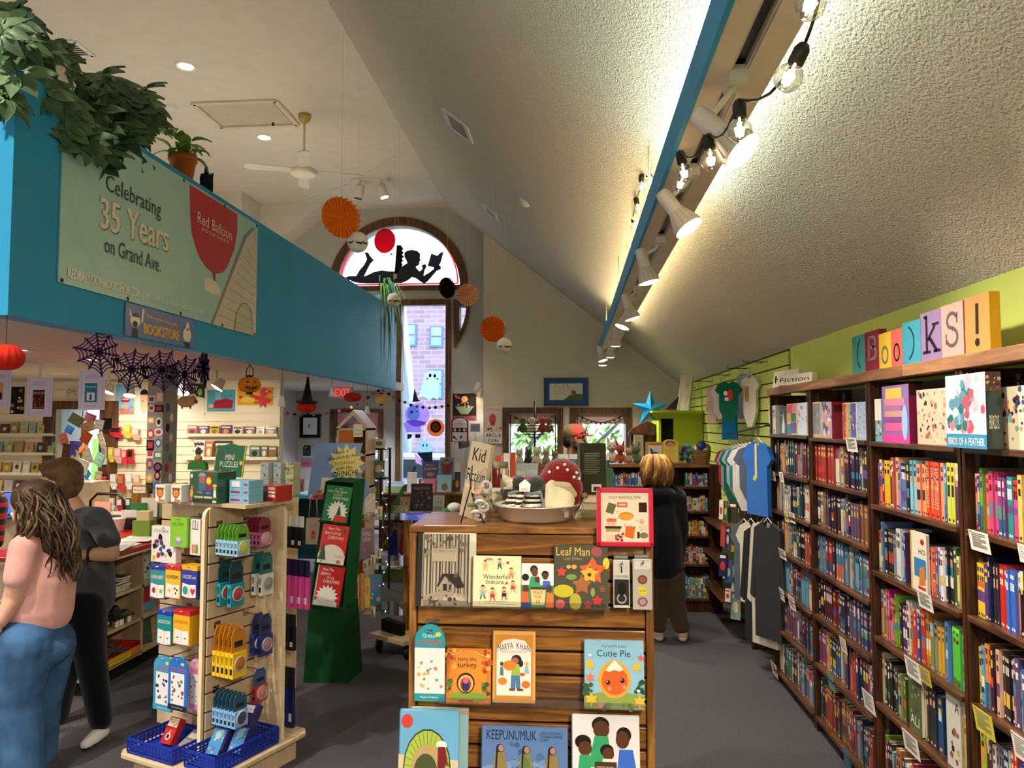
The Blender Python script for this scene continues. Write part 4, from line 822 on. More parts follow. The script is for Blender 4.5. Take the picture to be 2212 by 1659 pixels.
# --- boxed jigsaw puzzles on the top shelf ---
FL=['#d87a8a','#e8a8b0','#5a8aa0','#2a6a6a','#c85060','#7ab0c8']
zt3=SH[2][0]
def scat(n,cols,s=.05):return [('k',.05,.05,.95,.95,n,s,cols)]
pz=[('white puzzle box with grid of small pictures at the far end of top shelf',1660,1675,876,0,'#dcd6cc',scat(16,['#3a4a6a','#b06a4a','#8a3a3a','#5a5a5a'],.1)),
      ('dark teal puzzle box with white unicorn figure',1684,1698,877,0,'#3c5058',[('p',[(.3,.05),(.7,.05),(.75,.3),(.62,.55),(.55,.8),(.45,.5),(.35,.35)],'#e8e8e4'),('k',.1,.6,.9,.95,10,.06,['#7a8a8a','#d8c8a0'])]),
      ('watercolour rainbow puzzle box with pink, yellow and blue patches',1699,1720,872,0,'#e8d0b8',[('r',.02,.02,.5,.35,'#3a7a9a'),('r',.4,.05,.98,.4,'#5a4a8a'),('r',.02,.4,.5,.7,'#e8b050'),('r',.45,.42,.95,.7,'#3a7a6a'),('r',.05,.7,.6,.97,'#d85a6a'),('r',.6,.72,.97,.97,'#e88a8a')]),
      ('pale blue puzzle box with scattered birds',1722,1743,870,0,'#cfdcea',scat(22,['#8ab0d8','#c84a5a','#3a4a6a','#e8e8f0'],.06)),
      ('grey puzzle box with gold border',1742,1773,869,1,'#c8b87a',[('r',.06,.1,.94,.96,'#7c8286'),('k',.2,.2,.8,.9,8,.08,['#9aa2a6','#646a70'])]),
      ('patchwork people puzzle box with pink side',1772,1796,869,1,'#b8a0c0',scat(30,['#e8d0c0','#5a4a8a','#c85a6a','#e0c050','#3a5a7a','#f0e8e0'],.1)),
      ('red and yellow striped gradient puzzle box',1819,1850,870,1,'#e8e0d0',[('r',.02,.02,.25,.98,'#b8401e'),('r',.25,.02,.45,.98,'#e0b050'),('r',.45,.02,.6,.98,'#9ab080'),('r',.6,.02,.95,.98,'#4a5ab0'),('k',.02,.02,.95,.95,40,.05,['#d8642e','#3a4aa0','#e8c870','#b8a8d8'])]),
      ('light blue winter puzzle box at the end of the far bay',1851,1871,868,1,'#a9c0e0',scat(24,['#e8eef8','#6a8ac0','#3a4a6a','#d8b0b0'],.06)),
      ('tall slim teal puzzle box beside the bay divider',1889,1903,862,2,'#6ab0b8',[('r',0,.5,1,1,'#e8e4d8'),('k',.1,.1,.9,.5,6,.2,['#8a3a2a','#d8c0a0'])]),
      ('purple puzzle box with painted stack of books',1904,1962,832,2,'#8a6aa8',[('r',.0,.0,1,.14,'#d8409a'),('r',.15,.76,.75,.95,'#e8c040'),('r',.1,.64,.85,.77,'#d880a0'),('r',.08,.55,.7,.65,'#b06a9a'),('r',.1,.44,.8,.55,'#c89a8a'),('r',.05,.33,.85,.45,'#8a4a8a'),('r',.12,.2,.9,.34,'#d85a9a'),('e',.85,.35,.1,.3,'#9ac0e8')]),
      ('peach puzzle box covered in small cats',1979,2046,840,2,'#e8bea2',scat(60,['#3a2a28','#b8543a','#e0d0c0','#8a6a5a','#c88a6a'],.045)),
      ('large floral bird puzzle box with blue title band',2041,2127,808,2,'#d9dce4',[('k',.05,.24,.95,.95,34,.10,FL),('l',[(.5,.2),(.45,.6),(.3,.8)],.012,'#4a6a7a'),('l',[(.5,.2),(.6,.55),(.75,.7)],.012,'#4a6a7a'),('r',0,0,1,.19,'#3a86b0'),('t','BIRDS OF A FEATHER',.5,.09,.9,.1,'#f0ead8')]),
      ('puzzle box with grid of women portraits at the right edge',2158,2225,834,3,'#d8cdb0',[('k',.04,.05,.96,.95,40,.07,['#5a2a3a','#c87a5a','#3a4a7a','#e8d08a','#2a2a30','#7aa0a0','#b83a4a'])])]
for (lb,a,b,yt,bay,c,items) in pz:
    side=None;t=.055
    if 'patchwork' in lb:side=[('r',0,0,.7,1,'#c8405a'),('r',.7,0,1,1,'#e8a82a'),('r',.1,.72,.6,.92,'#7a2a3a')];t=.1
    elif 'purple' in lb:side=[('r',0,0,1,1,'#a02a5a'),('r',.05,.8,.95,1,'#4a2a20')];t=.06
    elif 'floral' in lb:side=[('r',0,0,1,.75,'#1f3c38'),('r',0,.75,1,1,'#6a4a40'),('k',.1,.77,.9,.98,14,.14,['#a85a5a','#d8c0a0','#3a4a30']),('t','BIRDS',.5,.35,.6,.18,'#e8e2cc')];t=.05
    rface('puzzle_box',lb,'puzzle box',a,b,yt,SH[bay][0],t,c,items,pages=False,side=side,group='boxed jigsaw puzzles on the top shelf',X=XC0+.012 if 'floral' not in lb else XC0-.06)
for k,(y,c) in enumerate(((2.76,'#2c2a2c'),(3.08,'#5a2a3a'))):faceout('puzzle_box',('dark floral puzzle box behind the large bird box','maroon puzzle box standing behind the cat box')[k],'puzzle box',(1.56,y,zt3),-PI/2,.24,.235,.06,c,[('k',.05,.8,.95,.98,14,.05,['#a85a5a','#d8c0a0','#3a4a30'])],pages=False,group='boxed jigsaw puzzles on the top shelf')
# --- letter canvases on the top board ---
def strokes(g,segs,c,y,x0,z0,w,h):
    for pts,wd in segs:
        q=[(a*w,b*h) for a,b in pts];rb=ribbon(q,wd*w);n=len(q)
        g.add([(x0+a,y,z0+b) for a,b in rb],[[i,i+1,2*n-2-i,2*n-1-i] for i in range(n-1)],c)
def arcp(cx,cy,rx,ry,a0,a1,n=14):return [(cx+rx*math.cos(R(a0+(a1-a0)*i/n)),cy+ry*math.sin(R(a0+(a1-a0)*i/n))) for i in range(n+1)]
GL={'(':[(arcp(.85,.5,.45,.42,115,245),.05)],')':[(arcp(.15,.5,.5,.42,-65,65),.05)],
      'B':[([(.3,.3),(.3,.85)],.11),([(.2,.3),(.55,.3)],.06),([(.2,.85),(.55,.85)],.06),([(.3,.59),(.55,.59)],.06),(arcp(.55,.72,.2,.13,-90,90),.09),(arcp(.55,.445,.25,.145,-90,90),.1)],
      'o':[(arcp(.5,.38,.24,.22,0,360,20),.09)],'k':[([(.3,.18),(.3,.9)],.1),([(.18,.9),(.35,.9)],.07),([(.1,.18),(.48,.18)],.07),([(.34,.42),(.72,.7)],.08),([(.58,.72),(.9,.72)],.06),([(.42,.48),(.78,.18)],.11),([(.62,.18),(.95,.18)],.07)],
      'S':[(arcp(.5,.68,.22,.14,20,250)[:-1]+[(.55,.53)]+arcp(.48,.37,.25,.16,80,-160),.09),([(.72,.62),(.74,.82)],.05),([(.22,.25),(.22,.45)],.05)],'!':[([(.5,.32),(.52,.86)],.12),(arcp(.5,.18,.05,.035,0,360,10),.1)],
      'K':[([(.25,.1),(.32,.9)],.12),([(.12,.1),(.42,.1)],.05),([(.18,.9),(.48,.9)],.05),([(.3,.45),(.8,.88)],.06),([(.45,.55),(.8,.1)],.12),([(.65,.1),(.95,.1)],.05),([(.65,.9),(.95,.9)],.05)]}
lc=[('(',1835,1862,725,'#4a9a98','#12211f'),('B',1862,1892,715,'#8a2a3c','#8a7f82'),('o',1892,1918,719,'#e0b83c','#6d6a5c'),('o',1918,1942,711,'#de645a','#1b1516'),(')',1942,1981,694,'#3d93a8','#0f2a30'),('k',1981,2025,672,'#8a739a','#221a26'),('S',2025,2072,656,'#e09a94','#5a5654'),('!',2075,2128,638,'#c0894f','#2c231c')]
nm=['pale teal','dark red','yellow','coral','blue','purple','pink','tan']
for i,(ch,a,b,yt,c,ink) in enumerate(lc):
    X=XC0+.0;y,w,h=onshelf(a,b,yt,2.051,X);t=thing('letter_canvas','%s painted canvas with character %s on the bookcase top board' % (nm[i],{'(':'opening bracket',')':'closing bracket','!':'exclamation mark'}.get(ch,('letter ' + ch.upper()) + ('' if ch != 'o' else ''))),'sign',(X+.03,y,2.051),(.0,0,-PI/2),'letter canvases')
    G().box(-w/2,-.018,0,w/2,.018,h,c).box(w/2-.004,-.0179,.002,w/2+.0005,.018,h-.002,'#d8a020' if ch == '!' else dk(c,.7)).build('canvas','vcm',t)
    g=G();strokes(g,GL[ch],ink,-.0188,-w/2,0,w,h);g.build('letter','paper',t)
for k,(tx,a,b,yt,off,lb) in enumerate((('Kid',1681,1706,800,.05,'white wooden block sign lettered Kid, half hidden on top board'),('Fiction',1696,1731,808,.0,'white wooden block sign lettered Fiction on top board end'))):
    y,w,h=onshelf(a,b,yt,2.051,XC0+.02+off);w *= 1.15;t=thing('block_sign',lb,'sign',(XC0+.04+off,y,2.051),(-.12,0,-PI/2+.25));G().box(-w/2,-.02,0,w/2,.02,h,'#e9e2d0').build('block','vcm',t,bev=.002)
    printed(t,w,h,[('t',tx,.5,.5,.85,.42,'#1c1a18')],-.02,'lettering')
# --- shelf cards clipped to the edges ---
sc=[(1838,945,21,30,1,'#ece8e0'),(1669,1018,9,20,0,'#ece8e0'),(1687,1020,8,21,0,'#ece8e0'),(1698,1105,8,22,0,'#e8dc7a'),(1710,1107,11,22,0,'#ece8e0'),(1688,1186,16,20,0,'#ece8e0'),(1687,1271,10,25,0,'#ece8e0'),(1709,1288,13,28,0,'#ece8e0'),(1671,1431,11,28,0,'#ece8e0'),(1820,1378,12,30,1,'#e8d8c0'),(1793,1455,12,34,1,'#5aa08a'),(1874,1495,22,40,1,'#ece8e0'),(1827,1618,14,38,1,'#3a8ab0'),(2113,1148,38,42,3,'#ece8e0'),(2206,1175,14,38,3,'#ece8e0'),(1996,1279,28,36,2,'#ece8e0'),(1969,1424,28,42,2,'#ece8e0'),(1996,1442,22,34,2,'#c8b83a'),(1965,1585,30,42,2,'#ece8e0'),(2122,1535,36,50,3,'#d8cc3a'),(2202,1588,32,52,3,'#ece8e0')]
for i,(px,py,w,h,b,c) in enumerate(sc):
    p=PXp(px,py,XC0-.014);k=p[1]/F;wy=w*p[1]*p[1]/(F*1.41);hz=h*k
    t=thing('shelf_card','%s paper shelf card, %s clipped along the bookcase edges, counted from the left' % (cname(c),nth(i+1)),'card',(XC0-.016,p[1],p[2]),(.14,0,-PI/2),'shelf cards')
    G().box(-wy/2,-.0006,-hz,wy/2,.0006,0,c).build('card','paper',t)
    printed(t,wy,hz,[('l',[(.15,.88-.09*q),(.85-.25*(q % 3 == 2),.88-.09*q)],.035,'#8a8680') for q in range(8)]+[('e',.12,.93,.05,.03,'#a83a2a')],-.0006,'handwriting',z0=-hz)
# ================= CENTRE DISPLAY UNIT =================
def capsule(g,p0,r0,p1,r1,c,n=14):
    p0,p1=VV(p0),VV(p1);g.ball(p0,r0,c,n,8);g.ball(p1,r1,c,n,8)
    if (p1-p0).length > 1e-4:
        k=5;g.tube([p0.lerp(p1,i/k) for i in range(k+1)],[r0+(r1-r0)*i/k for i in range(k+1)],c,n)
def blob(name,caps,vox,m,parent=None,col='#888888',colfn=None,smooth=6,extra=None):
    g=G()
    for c in caps:
        if len(c) == 2:g.ball(c[0],c[1],'#ffffff',16,12)
        elif len(c) == 3:g.m=T(*c[0]) @ c[2];g.ball((0,0,0),c[1],'#ffffff',16,12);g.m=MX()
        else:capsule(g,*c[:4],'#ffffff')
    o=g.build('tmp','vc');COL.objects.unlink(o);r_=o.modifiers.new('r','REMESH');r_.mode='VOXEL';r_.voxel_size=vox;r_.use_smooth_shade=True
    if smooth:s=o.modifiers.new('s','SMOOTH');s.iterations=smooth;s.factor=.5
    me=evalmesh(o);me.name=name
    old=o.data;bpy.data.objects.remove(o);bpy.data.meshes.remove(old)
    for a in list(me.color_attributes):me.color_attributes.remove(a)
    at=me.color_attributes.new('Col','FLOAT_COLOR','CORNER');buf=[];base=hx(col)
    for p in me.polygons:
        c=base if colfn is None else hx(colfn(p.center) or base);buf += [c[0],c[1],c[2],1.0]*p.loop_total
    at.data.foreach_set('color',buf);me.polygons.foreach_set('use_smooth',[True]*len(me.polygons))
    me.materials.clear();me.materials.append(M[m]);o=bpy.data.objects.new(name,me);COL.objects.link(o)
    if parent:o.parent=parent
    return o
ZU,YU0,YU1,UX0,UX1=1.468,2.4,2.78,-.53,.252
cu=thing('slatted_display','oak slatted display unit with face-out books in the middle of the floor','display unit',((UX0+UX1)/2,YU0,0));hw=(UX1-UX0)/2;dp=YU1-YU0
for s in (-1,1):
    G().box(s*hw-.024*(s > 0),-.006,0,s*hw+.024*(s < 0),.03,ZU-.022).build('corner_post','oakv',cu,bev=.004)
    G().box(s*hw-.02*(s > 0),.03,0,s*hw+.02*(s < 0),dp,ZU-.022).build('side_panel','oakv',cu)
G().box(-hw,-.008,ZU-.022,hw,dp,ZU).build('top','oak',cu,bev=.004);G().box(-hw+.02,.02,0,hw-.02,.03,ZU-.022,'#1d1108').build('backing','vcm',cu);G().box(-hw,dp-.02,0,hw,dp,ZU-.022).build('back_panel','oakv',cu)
z=ZU-.026;k=0
while z > .1:G().box(-hw+.026,.004,z-.066,hw-.026,.02,z).build('slat','oak',cu,bev=.003);z -= .0745;k += 1
G().box(-hw,0,0,hw,.02,.09).build('plinth','oak',cu)
for (x0,x1,z) in ((-.47,.10,1.226),(-.42,.22,.928),(-.30,.21,.62)):
    g=G().box(x0+.139,-.07,z,x1+.139,.004,z+.003);g.box(x0+.139,-.072,z,x1+.139,-.069,z+.02);g.box(x0+.139,.001,z,x1+.139,.004,z+.05);g.build('acrylic_ledge','clear',cu)
t=thing('slatted_display','second oak display unit behind the tub carrying boxes and books','display unit',(0,2.79,0));G().box(-.30,0,0,.24,.74,ZU-.02).build('carcass','oakv',t);G().box(-.31,-.005,ZU-.02,.25,.75,ZU).build('top','oak',t,bev=.004)
def cbook(lb,px0,px1,py0,py1,Y,c,items,t=.012,tilt=-.12,name='book',cat='book',pages=True,spine=None,m='vcg'):
    a=PY(px0,py1,Y);b=PY(px1,py0,Y);return faceout(name,lb,cat,((a[0]+b[0])/2,Y,a[2]),0,b[0]-a[0],b[2]-a[2],t,c,items,tilt,pages,m,spine)
tr=[]
for k in range(15):x=.12+.062*k;tr.append(('r',x,.05,x+.012+.012*(k % 3),1,'#4a4238' if k % 3 else '#2e2925'))
cbook('grey notebook with black forest and cabin drawing',900,1010,1156,1308,2.352,'#b3a690',tr+[('k',.15,.7,.95,.98,40,.05,['#4a4238','#6a5f50','#8c806c']),('r',.28,.62,.80,.80,'#ad9f88'),('t','DECOMPOSITION BOOK',.54,.77,.44,.028,'#5a4f44'),('r',.33,.735,.75,.738,'#5a4f44'),('p',[(.40,.28),(.50,.45),(.82,.45),(.95,.27),(.80,.25),(.56,.42),(.42,.26)],'#2a241f'),('p',[(.42,.26),(.56,.42),(.70,.26),(.70,.22),(.42,.22)],'#9c8f7a'),('r',.52,.22,.6,.31,'#2a241f'),('r',.64,.23,.68,.3,'#2a241f'),('r',.74,.40,.79,.48,'#6a5f50'),('p',[(0,0),(1,0),(1,.16),(.5,.22),(0,.12)],'#9d907a'),('k',.1,.02,.95,.16,26,.04,['#5a5044','#b8ab94','#3c352c']),('r',0,0,.10,1,'#1d2024')],t=.016,spine='#1d2024')
cbook('second grey notebook leaning behind the forest notebook',912,1027,1137,1300,2.375,'#e8e2d2',[],t=.012,spine='#e2dccb')
def kid(cx,cy,s,c1,c2,sk='#e0b090',hr='#3a2a20'):return [('e',cx,cy+.055*s,.022*s,.022*s,hr),('e',cx,cy+.045*s,.02*s,.018*s,sk),('p',[(cx-.03*s,cy-.03*s),(cx+.03*s,cy-.03*s),(cx+.015*s,cy+.03*s),(cx-.015*s,cy+.03*s)],c1),('l',[(cx-.04*s,cy+.02*s),(cx+.05*s,cy+.01*s)],.012*s,sk),('l',[(cx-.012*s,cy-.03*s),(cx-.025*s,cy-.07*s)],.012*s,c2),('l',[(cx+.012*s,cy-.03*s),(cx+.03*s,cy-.065*s)],.012*s,c2)]
it=[('t','Wonderful',.48,.59,.52,.10,'#3a3a38'),('t','Seasons',.46,.49,.38,.08,'#3a3a38'),('t','Emily Winfield Martin',.5,.10,.5,.035,'#4a4a3c'),('r',.12,.05,.9,.055,'#8a866c')]
for a in ((.26,.80,1.5,'#e8b83a','#e0b090'),(.56,.84,1.5,'#4a6a6a','#3a3a3a'),(.80,.66,1.5,'#e08a6a','#c8503a'),(.22,.28,1.9,'#8ab0c8','#2a2a2e'),(.42,.24,1.8,'#c83a3a','#c83a3a'),(.66,.26,1.8,'#2a2a2e','#c84a5a'),(.84,.40,1.6,'#c83a3a','#e0b090')):it += kid(*a[:3],a[3],a[4])
it += [('p',ell(.34,.92,.09,.04,8,0,PI),'#e07a80'),('e',.73,.87,.03,.03,'#c83a3a'),('e',.71,.47,.025,.025,'#a8503a'),('k',.08,.08,.92,.95,26,.012,['#c8b88a','#d88a7a','#9aa88a'])]
cbook('cream board book with dancing children in a ring',1020,1125,1203,1309,2.345,'#efe6b8',it,spine='#dba83c')
cbook('small white board book with family around a pot',1125,1196,1219,1310,2.345,'#e9e4e4',[('r',0,0,1,.5,'#5a8a5a'),('e',.4,.86,.12,.1,'#2a1c18'),('e',.42,.80,.10,.1,'#6a4230'),('p',[(.22,.4),(.62,.4),(.55,.7),(.3,.7)],'#3aa068'),('e',.74,.75,.11,.09,'#20161a'),('e',.74,.71,.09,.08,'#5a382a'),('p',[(.62,.35),(.95,.35),(.88,.6),(.68,.6)],'#3a6ac8'),('e',.14,.68,.11,.08,'#20161a'),('e',.15,.42,.1,.08,'#5a382a'),('p',[(0,.1),(.25,.1),(.22,.35),(.04,.35)],'#e0683a'),('e',.5,.63,.08,.07,'#5a382a'),('e',.86,.42,.1,.08,'#5a382a'),('p',[(.76,0),(1,0),(1,.3),(.8,.34)],'#e87a3a'),('p',[(.34,.05),(.72,.05),(.76,.4),(.30,.4)],'#e8cf8c'),('r',.3,.4,.76,.46,'#5a3a28'),('t','FEAST',.53,.33,.32,.07,'#9a3a1e'),('t','FOR',.53,.23,.2,.07,'#9a3a1e'),('t','10',.53,.12,.12,.08,'#9a3a1e'),('r',.02,0,.3,.1,'#2a4a9a')])
def maple(cx,cy,r_,c):return ('s',cx,cy,r_,r_*.55,5,c)
cbook('dark olive picture book covered in autumn leaves',1196,1313,1180,1315,2.345,'#4b4838',[('t','Leaf Man',.36,.90,.62,.13,'#f2c25a'),('t','Lois Ehlert',.36,.79,.34,.05,'#a89a5a'),('e',.80,.90,.10,.08,'#a8484a'),('e',.97,.72,.06,.09,'#e8c83a'),('e',.18,.28,.19,.10,'#c8b82e'),('e',.40,.12,.11,.13,'#b8a83a'),('e',.12,.08,.09,.07,'#d0605a'),maple(.72,.60,.26,'#e0602e'),maple(.66,.55,.18,'#ecb03a'),('e',.66,.54,.035,.03,'#4a2a1a'),('e',.67,.66,.02,.018,'#8a3a2a'),('e',.78,.62,.02,.018,'#8a3a2a'),maple(.52,.38,.19,'#a8663a'),maple(.15,.58,.10,'#d8402e'),('e',.33,.50,.1,.045,'#7a9a4a'),('e',.38,.66,.05,.035,'#e8a83a'),('e',.28,.66,.045,.03,'#e8b04a'),maple(.80,.14,.11,'#c83228'),maple(.63,.07,.09,'#b03a34'),('e',.72,.27,.04,.07,'#8aa050'),maple(.90,.32,.08,'#8a4a2a')],spine='#2e2c22')
def pack(lb,px0,px1,py0,py1,Y,c,items,t=.012):
    o=cbook(lb,px0,px1,py0,py1,Y,c,items,t,0,'hang_pack','package',False);h=PY(px0,py0,Y)[2]-PY(px0,py1,Y)[2]
    G().tube([(0,.05,h-.008),(0,-.03,h-.008),(0,-.035,h+.002)],.0025,'#bbb',6).build('peg','metal',o);G().box(-.022,.02,h-.02,.022,.045,h+.012).build('peg_plate','metal',o);return o
pack('narrow keyring pack with white header on the oak display',1325,1360,1210,1312,2.36,'#cfcac2',[('r',.06,.06,.94,.60,'#2b2927'),('t','STAR WARS',.5,.66,.8,.05,'#1c1b1b'),('p',[(.45,.74),(.55,.74),(.53,.88),(.47,.88)],'#1c1b1b'),('e',.5,.2,.3,.11,'#a8a49c'),('e',.5,.2,.22,.075,'#2b2927'),('e',.5,.4,.24,.14,'#15130f'),('r',.1,.01,.9,.05,'#dcd8d0')])
pack('narrow button badge pack with three round badges',1367,1408,1208,1316,2.36,'#b9b2ac',[('r',.08,.8,.92,.97,'#d8d2cc'),('e',.5,.60,.25,.09,'#7a3a24'),('e',.5,.60,.17,.06,'#9a5a3a'),('e',.5,.38,.26,.095,'#dcc83a'),('t','COOL & GEAR',.5,.38,.34,.03,'#4a3a1a'),('e',.5,.16,.26,.095,'#c23a5a'),('e',.5,.16,.16,.06,'#8aa8a0')])
arch=[(0,0),(1,0)]+[(.5+.5*math.cos(q),.80+.2*math.sin(q)) for q in [PI*i/12 for i in range(13)]]
def stickers(lb,px0,px1,py0,py1,Y,hd,body,tx,tc,spots,foot,ft=None,rotz=0,parent=None):
    a=PY(px0,py1,Y);b=PY(px1,py0,Y);w,h=b[0]-a[0],b[2]-a[2];o=thing('sticker_pad',lb,'stickers',((a[0]+b[0])/2,Y,a[2]),(0,0,rotz),'hanging sticker pads')
    G().prism([((x-.5)*w,z*h) for x,z in arch],-.006,.006,hd).build('card','vcg',o)
    printed(o,w,h,[('p',[(0,.10),(1,.10),(1,.70),(0,.70)],body),('k',.1,.14,.9,.66,16,.07,spots),('t','STICKERS',.5,.77,.8,.07,tc),('r',0,0,1,.1,foot)]+([('t',tx,.5,.86,.5,.05,'#f0f0f0')] if tx else [])+([('t',ft,.5,.05,.6,.035,'#f0f0f0')] if ft else [])+[('e',.78,.88,.1,.03,'#d8d83a'),('r',.42,.925,.58,.94,'#2a2a2a')],-.006,'print',m='vcg')
    G().tube([(0,.06,h*.932),(0,-.03,h*.932)],.003,'#ccc',6).build('peg','metal',o);G().box(-.02,.02,h*.932-.01,.02,.05,h*.932+.02).build('peg_plate','metal',o);return o
stickers('teal glitter sticker pad with arched top on the oak display',896,962,1350,1512,2.345,'#2a9aa8','#ece8e4','Glitter','#e0482e',['#d87a9a','#6aa8c8','#e8b06a','#7a9a6a','#a07ac0'],'#2a9aa8','Magical Dolphins')
pk=[('p',[(0,0),(1,0),(1,.12),(0,.18)],'#5a7a3a')]
cbook('orange board book with cartoon turkey',962,1060,1405,1517,2.345,'#d4792a',[('e',.5,.5,.42,.48,'#e08a30'),('k',0,.6,.2,.97,14,.06,['#c8502a','#e8a83a','#a83a1e']),('k',.8,.6,1,.97,14,.06,['#c8502a','#e8a83a','#a83a1e']),('k',0,.2,.14,.45,8,.06,['#3a5a2a','#6a7a34']),('k',.8,.16,.98,.36,9,.06,['#3a5a2a','#6a7a34']),('p',ell(.5,.12,.42,.09),'#7a9a3a'),('t','teeny tiny',.47,.80,.42,.09,'#3a1c2e'),('t','turkey',.47,.69,.44,.12,'#3a1c2e'),('e',.45,.37,.2,.19,'#2a1a1c'),('e',.45,.36,.17,.16,'#e8b04a'),('e',.45,.35,.12,.13,'#a83a4a'),('e',.45,.31,.09,.1,'#3a2a5a'),('e',.45,.42,.06,.06,'#e0608a'),('r',.3,.03,.62,.07,'#b82a1e'),('l',[(.02,.95),(.2,.88),(.36,.97)],.01,'#f6e8b0'),('l',[(.62,.97),(.8,.88),(.98,.86)],.01,'#f6e8b0')],spine='#8a3a1e')
cbook('tan novel with girl carrying a pumpkin',1063,1156,1368,1516,2.345,'#d8a05a',[('r',.06,.05,.94,.95,'#c8862e'),('p',[(.1,.1),(.9,.1),(.9,.75),(.75,.87),(.5,.9),(.25,.87),(.1,.75)],'#ece0d4'),('t','MARYA',.30,.78,.36,.09,.05,'#26265c'),('t','KHAN',.72,.78,.32,.09,-.05,'#26265c'),('t','SPECTACULAR FALL FESTIVAL',.5,.71,.6,.022,'#9a7a6a'),('e',.56,.60,.12,.07,'#2a1c1a'),('e',.66,.55,.06,.05,'#2a1c1a'),('e',.53,.585,.08,.05,'#a86a4a'),('p',[(.44,.38),(.66,.38),(.62,.54),(.48,.54)],'#9ab84a'),('e',.4,.52,.15,.07,'#d8802a'),('p',[(.43,.2),(.54,.2),(.55,.38),(.44,.38)],'#4a7a9a'),('p',[(.56,.2),(.66,.2),(.64,.38),(.54,.38)],'#4a7a9a'),('r',.40,.17,.53,.2,'#6a3a2a'),('r',.58,.17,.72,.2,'#6a3a2a'),('e',.24,.30,.1,.05,'#d8802a'),('e',.78,.26,.1,.05,'#d8702a'),('p',[(.18,.38),(.26,.38),(.25,.5),(.19,.5)],'#4a7a7a'),('e',.22,.54,.04,.03,'#5a3a2a'),('p',[(.74,.42),(.86,.42),(.82,.52),(.77,.52)],'#8ab0c8'),('e',.8,.55,.04,.03,'#d8a85a'),('e',.7,.4,.06,.02,'#c84a3a')])
cbook('pale blue board book with smiling orange pie',1262,1391,1388,1530,2.345,'#8fc0dc',[('p',[(0,0),(1,0),(1,.2),(.5,.28),(0,.2)],'#8ca04a'),('t',"You're My Little",.5,.91,.42,.05,'#3a5a6a'),('t','Cutie Pie',.5,.81,.56,.10,'#1f4a4a'),('e',.51,.43,.275,.27,'#e8a23a'),('p',[(.30,.6),(.5,.74),(.71,.6),(.6,.5),(.4,.5)],'#e8a23a'),('e',.51,.42,.22,.21,'#d8602a'),('p',[(.36,.56),(.51,.72),(.66,.58),(.6,.55),(.5,.57),(.42,.54)],'#f2ead8'),('e',.4,.39,.035,.035,'#1a1414'),('e',.64,.42,.035,.035,'#1a1414'),('e',.39,.4,.01,.01,'#fff'),('e',.63,.43,.01,.01,'#fff'),('e',.42,.3,.035,.03,'#e8907a'),('e',.67,.33,.035,.03,'#e8907a'),('s',.1,.64,.1,.05,6,'#e8b83a'),('s',.88,.62,.09,.05,6,'#e8b83a'),('s',.1,.45,.09,.045,6,'#e07a5a'),('s',.95,.75,.06,.03,6,'#e0605a'),('k',.0,.2,.12,.4,8,.05,['#3a5a3a','#2a4a2e']),('k',.86,.25,1,.42,8,.05,['#3a5a3a','#2a4a2e']),('s',.12,.14,.12,.06,6,'#e8b83a'),('s',.92,.12,.12,.06,6,'#e8b83a'),('s',.28,.06,.07,.04,6,'#e08a9a'),('k',.3,.0,.9,.1,8,.05,['#3a5a3a','#6a8a3a']),('e',.1,.78,.03,.02,'#f0f0f0'),('e',.9,.28,.03,.02,'#f0f0f0')])
it=[('p',[(0,0),(1,0),(1,.45),(0,.5)],'#d8c09a'),('e',.13,.88,.1,.08,'#c8403a'),('e',.48,.36,.40,.44,'#33403a'),('e',.48,.36,.38,.42,'#a8bc4a')]
for k in range(15):a=PI*(.02+.96*k/14);it.append(('l',[(.48+.2*math.cos(a),.36+.22*math.sin(a)),(.48+.37*math.cos(a),.36+.41*math.sin(a))],.008,'#6a7a34'))
it += [('e',.48,.34,.26,.28,'#b89a6a'),('e',.46,.3,.2,.22,'#4a5230'),('e',.48,.1,.3,.16,'#6a5a44'),('e',.72,.62,.09,.05,'#e8e0d8'),('p',[(.66,.6),(.78,.6),(.82,.45),(.74,.3),(.68,.1),(.6,.1),(.66,.35)],'#7a1f26'),('p',[(.77,.5),(.86,.38),(.78,.42)],'#7a1f26')]
cbook('large picture book with green fanned turkey cover',860,990,1542,1722,2.325,'#6aa8d0',it,t=.022,spine='#4a88b0',tilt=-.1)
cbook('second copy of the turkey picture book standing behind',884,1010,1536,1712,2.352,'#9ac0c8',[('r',0,.93,1,.99,'#b89a7a')],t=.016,tilt=-.1)
def fig(cx,cy):return [('p',[(cx-.1,0),(cx+.1,0),(cx+.06,cy-.05),(cx-.06,cy-.05)],'#8a7a4a'),('e',cx,cy+.02,.045,.075,'#1d1c24'),('e',cx+.01,cy+.02,.032,.06,'#a8806a'),('l',[(cx-.035,cy),(cx-.05,.1)],.02,'#1d1c24')]
cbook('wide blue picture book of three people among corn leaves',1039,1226,1577,1690,2.34,'#5a7ab0',[('e',.5,.1,.6,.3,'#7a94be'),('t','KEEPUNUMUK',.35,.85,.58,.17,'#15202c'),('t',"WEEACHUMUN'S",.81,.90,.26,.05,'#2a3444'),('t','THANKSGIVING',.81,.84,.26,.05,'#2a3444'),('t','STORY',.73,.78,.10,.05,'#2a3444'),('k',.3,.2,.75,.7,14,.05,['#4a6a9a','#6a8ab8','#3c5c80'])]+fig(.22,.6)+fig(.52,.58)+fig(.82,.58)+[('p',[(.46,0),(.58,0),(.56,.4),(.5,.5)],'#5a7a3a')],t=.012)
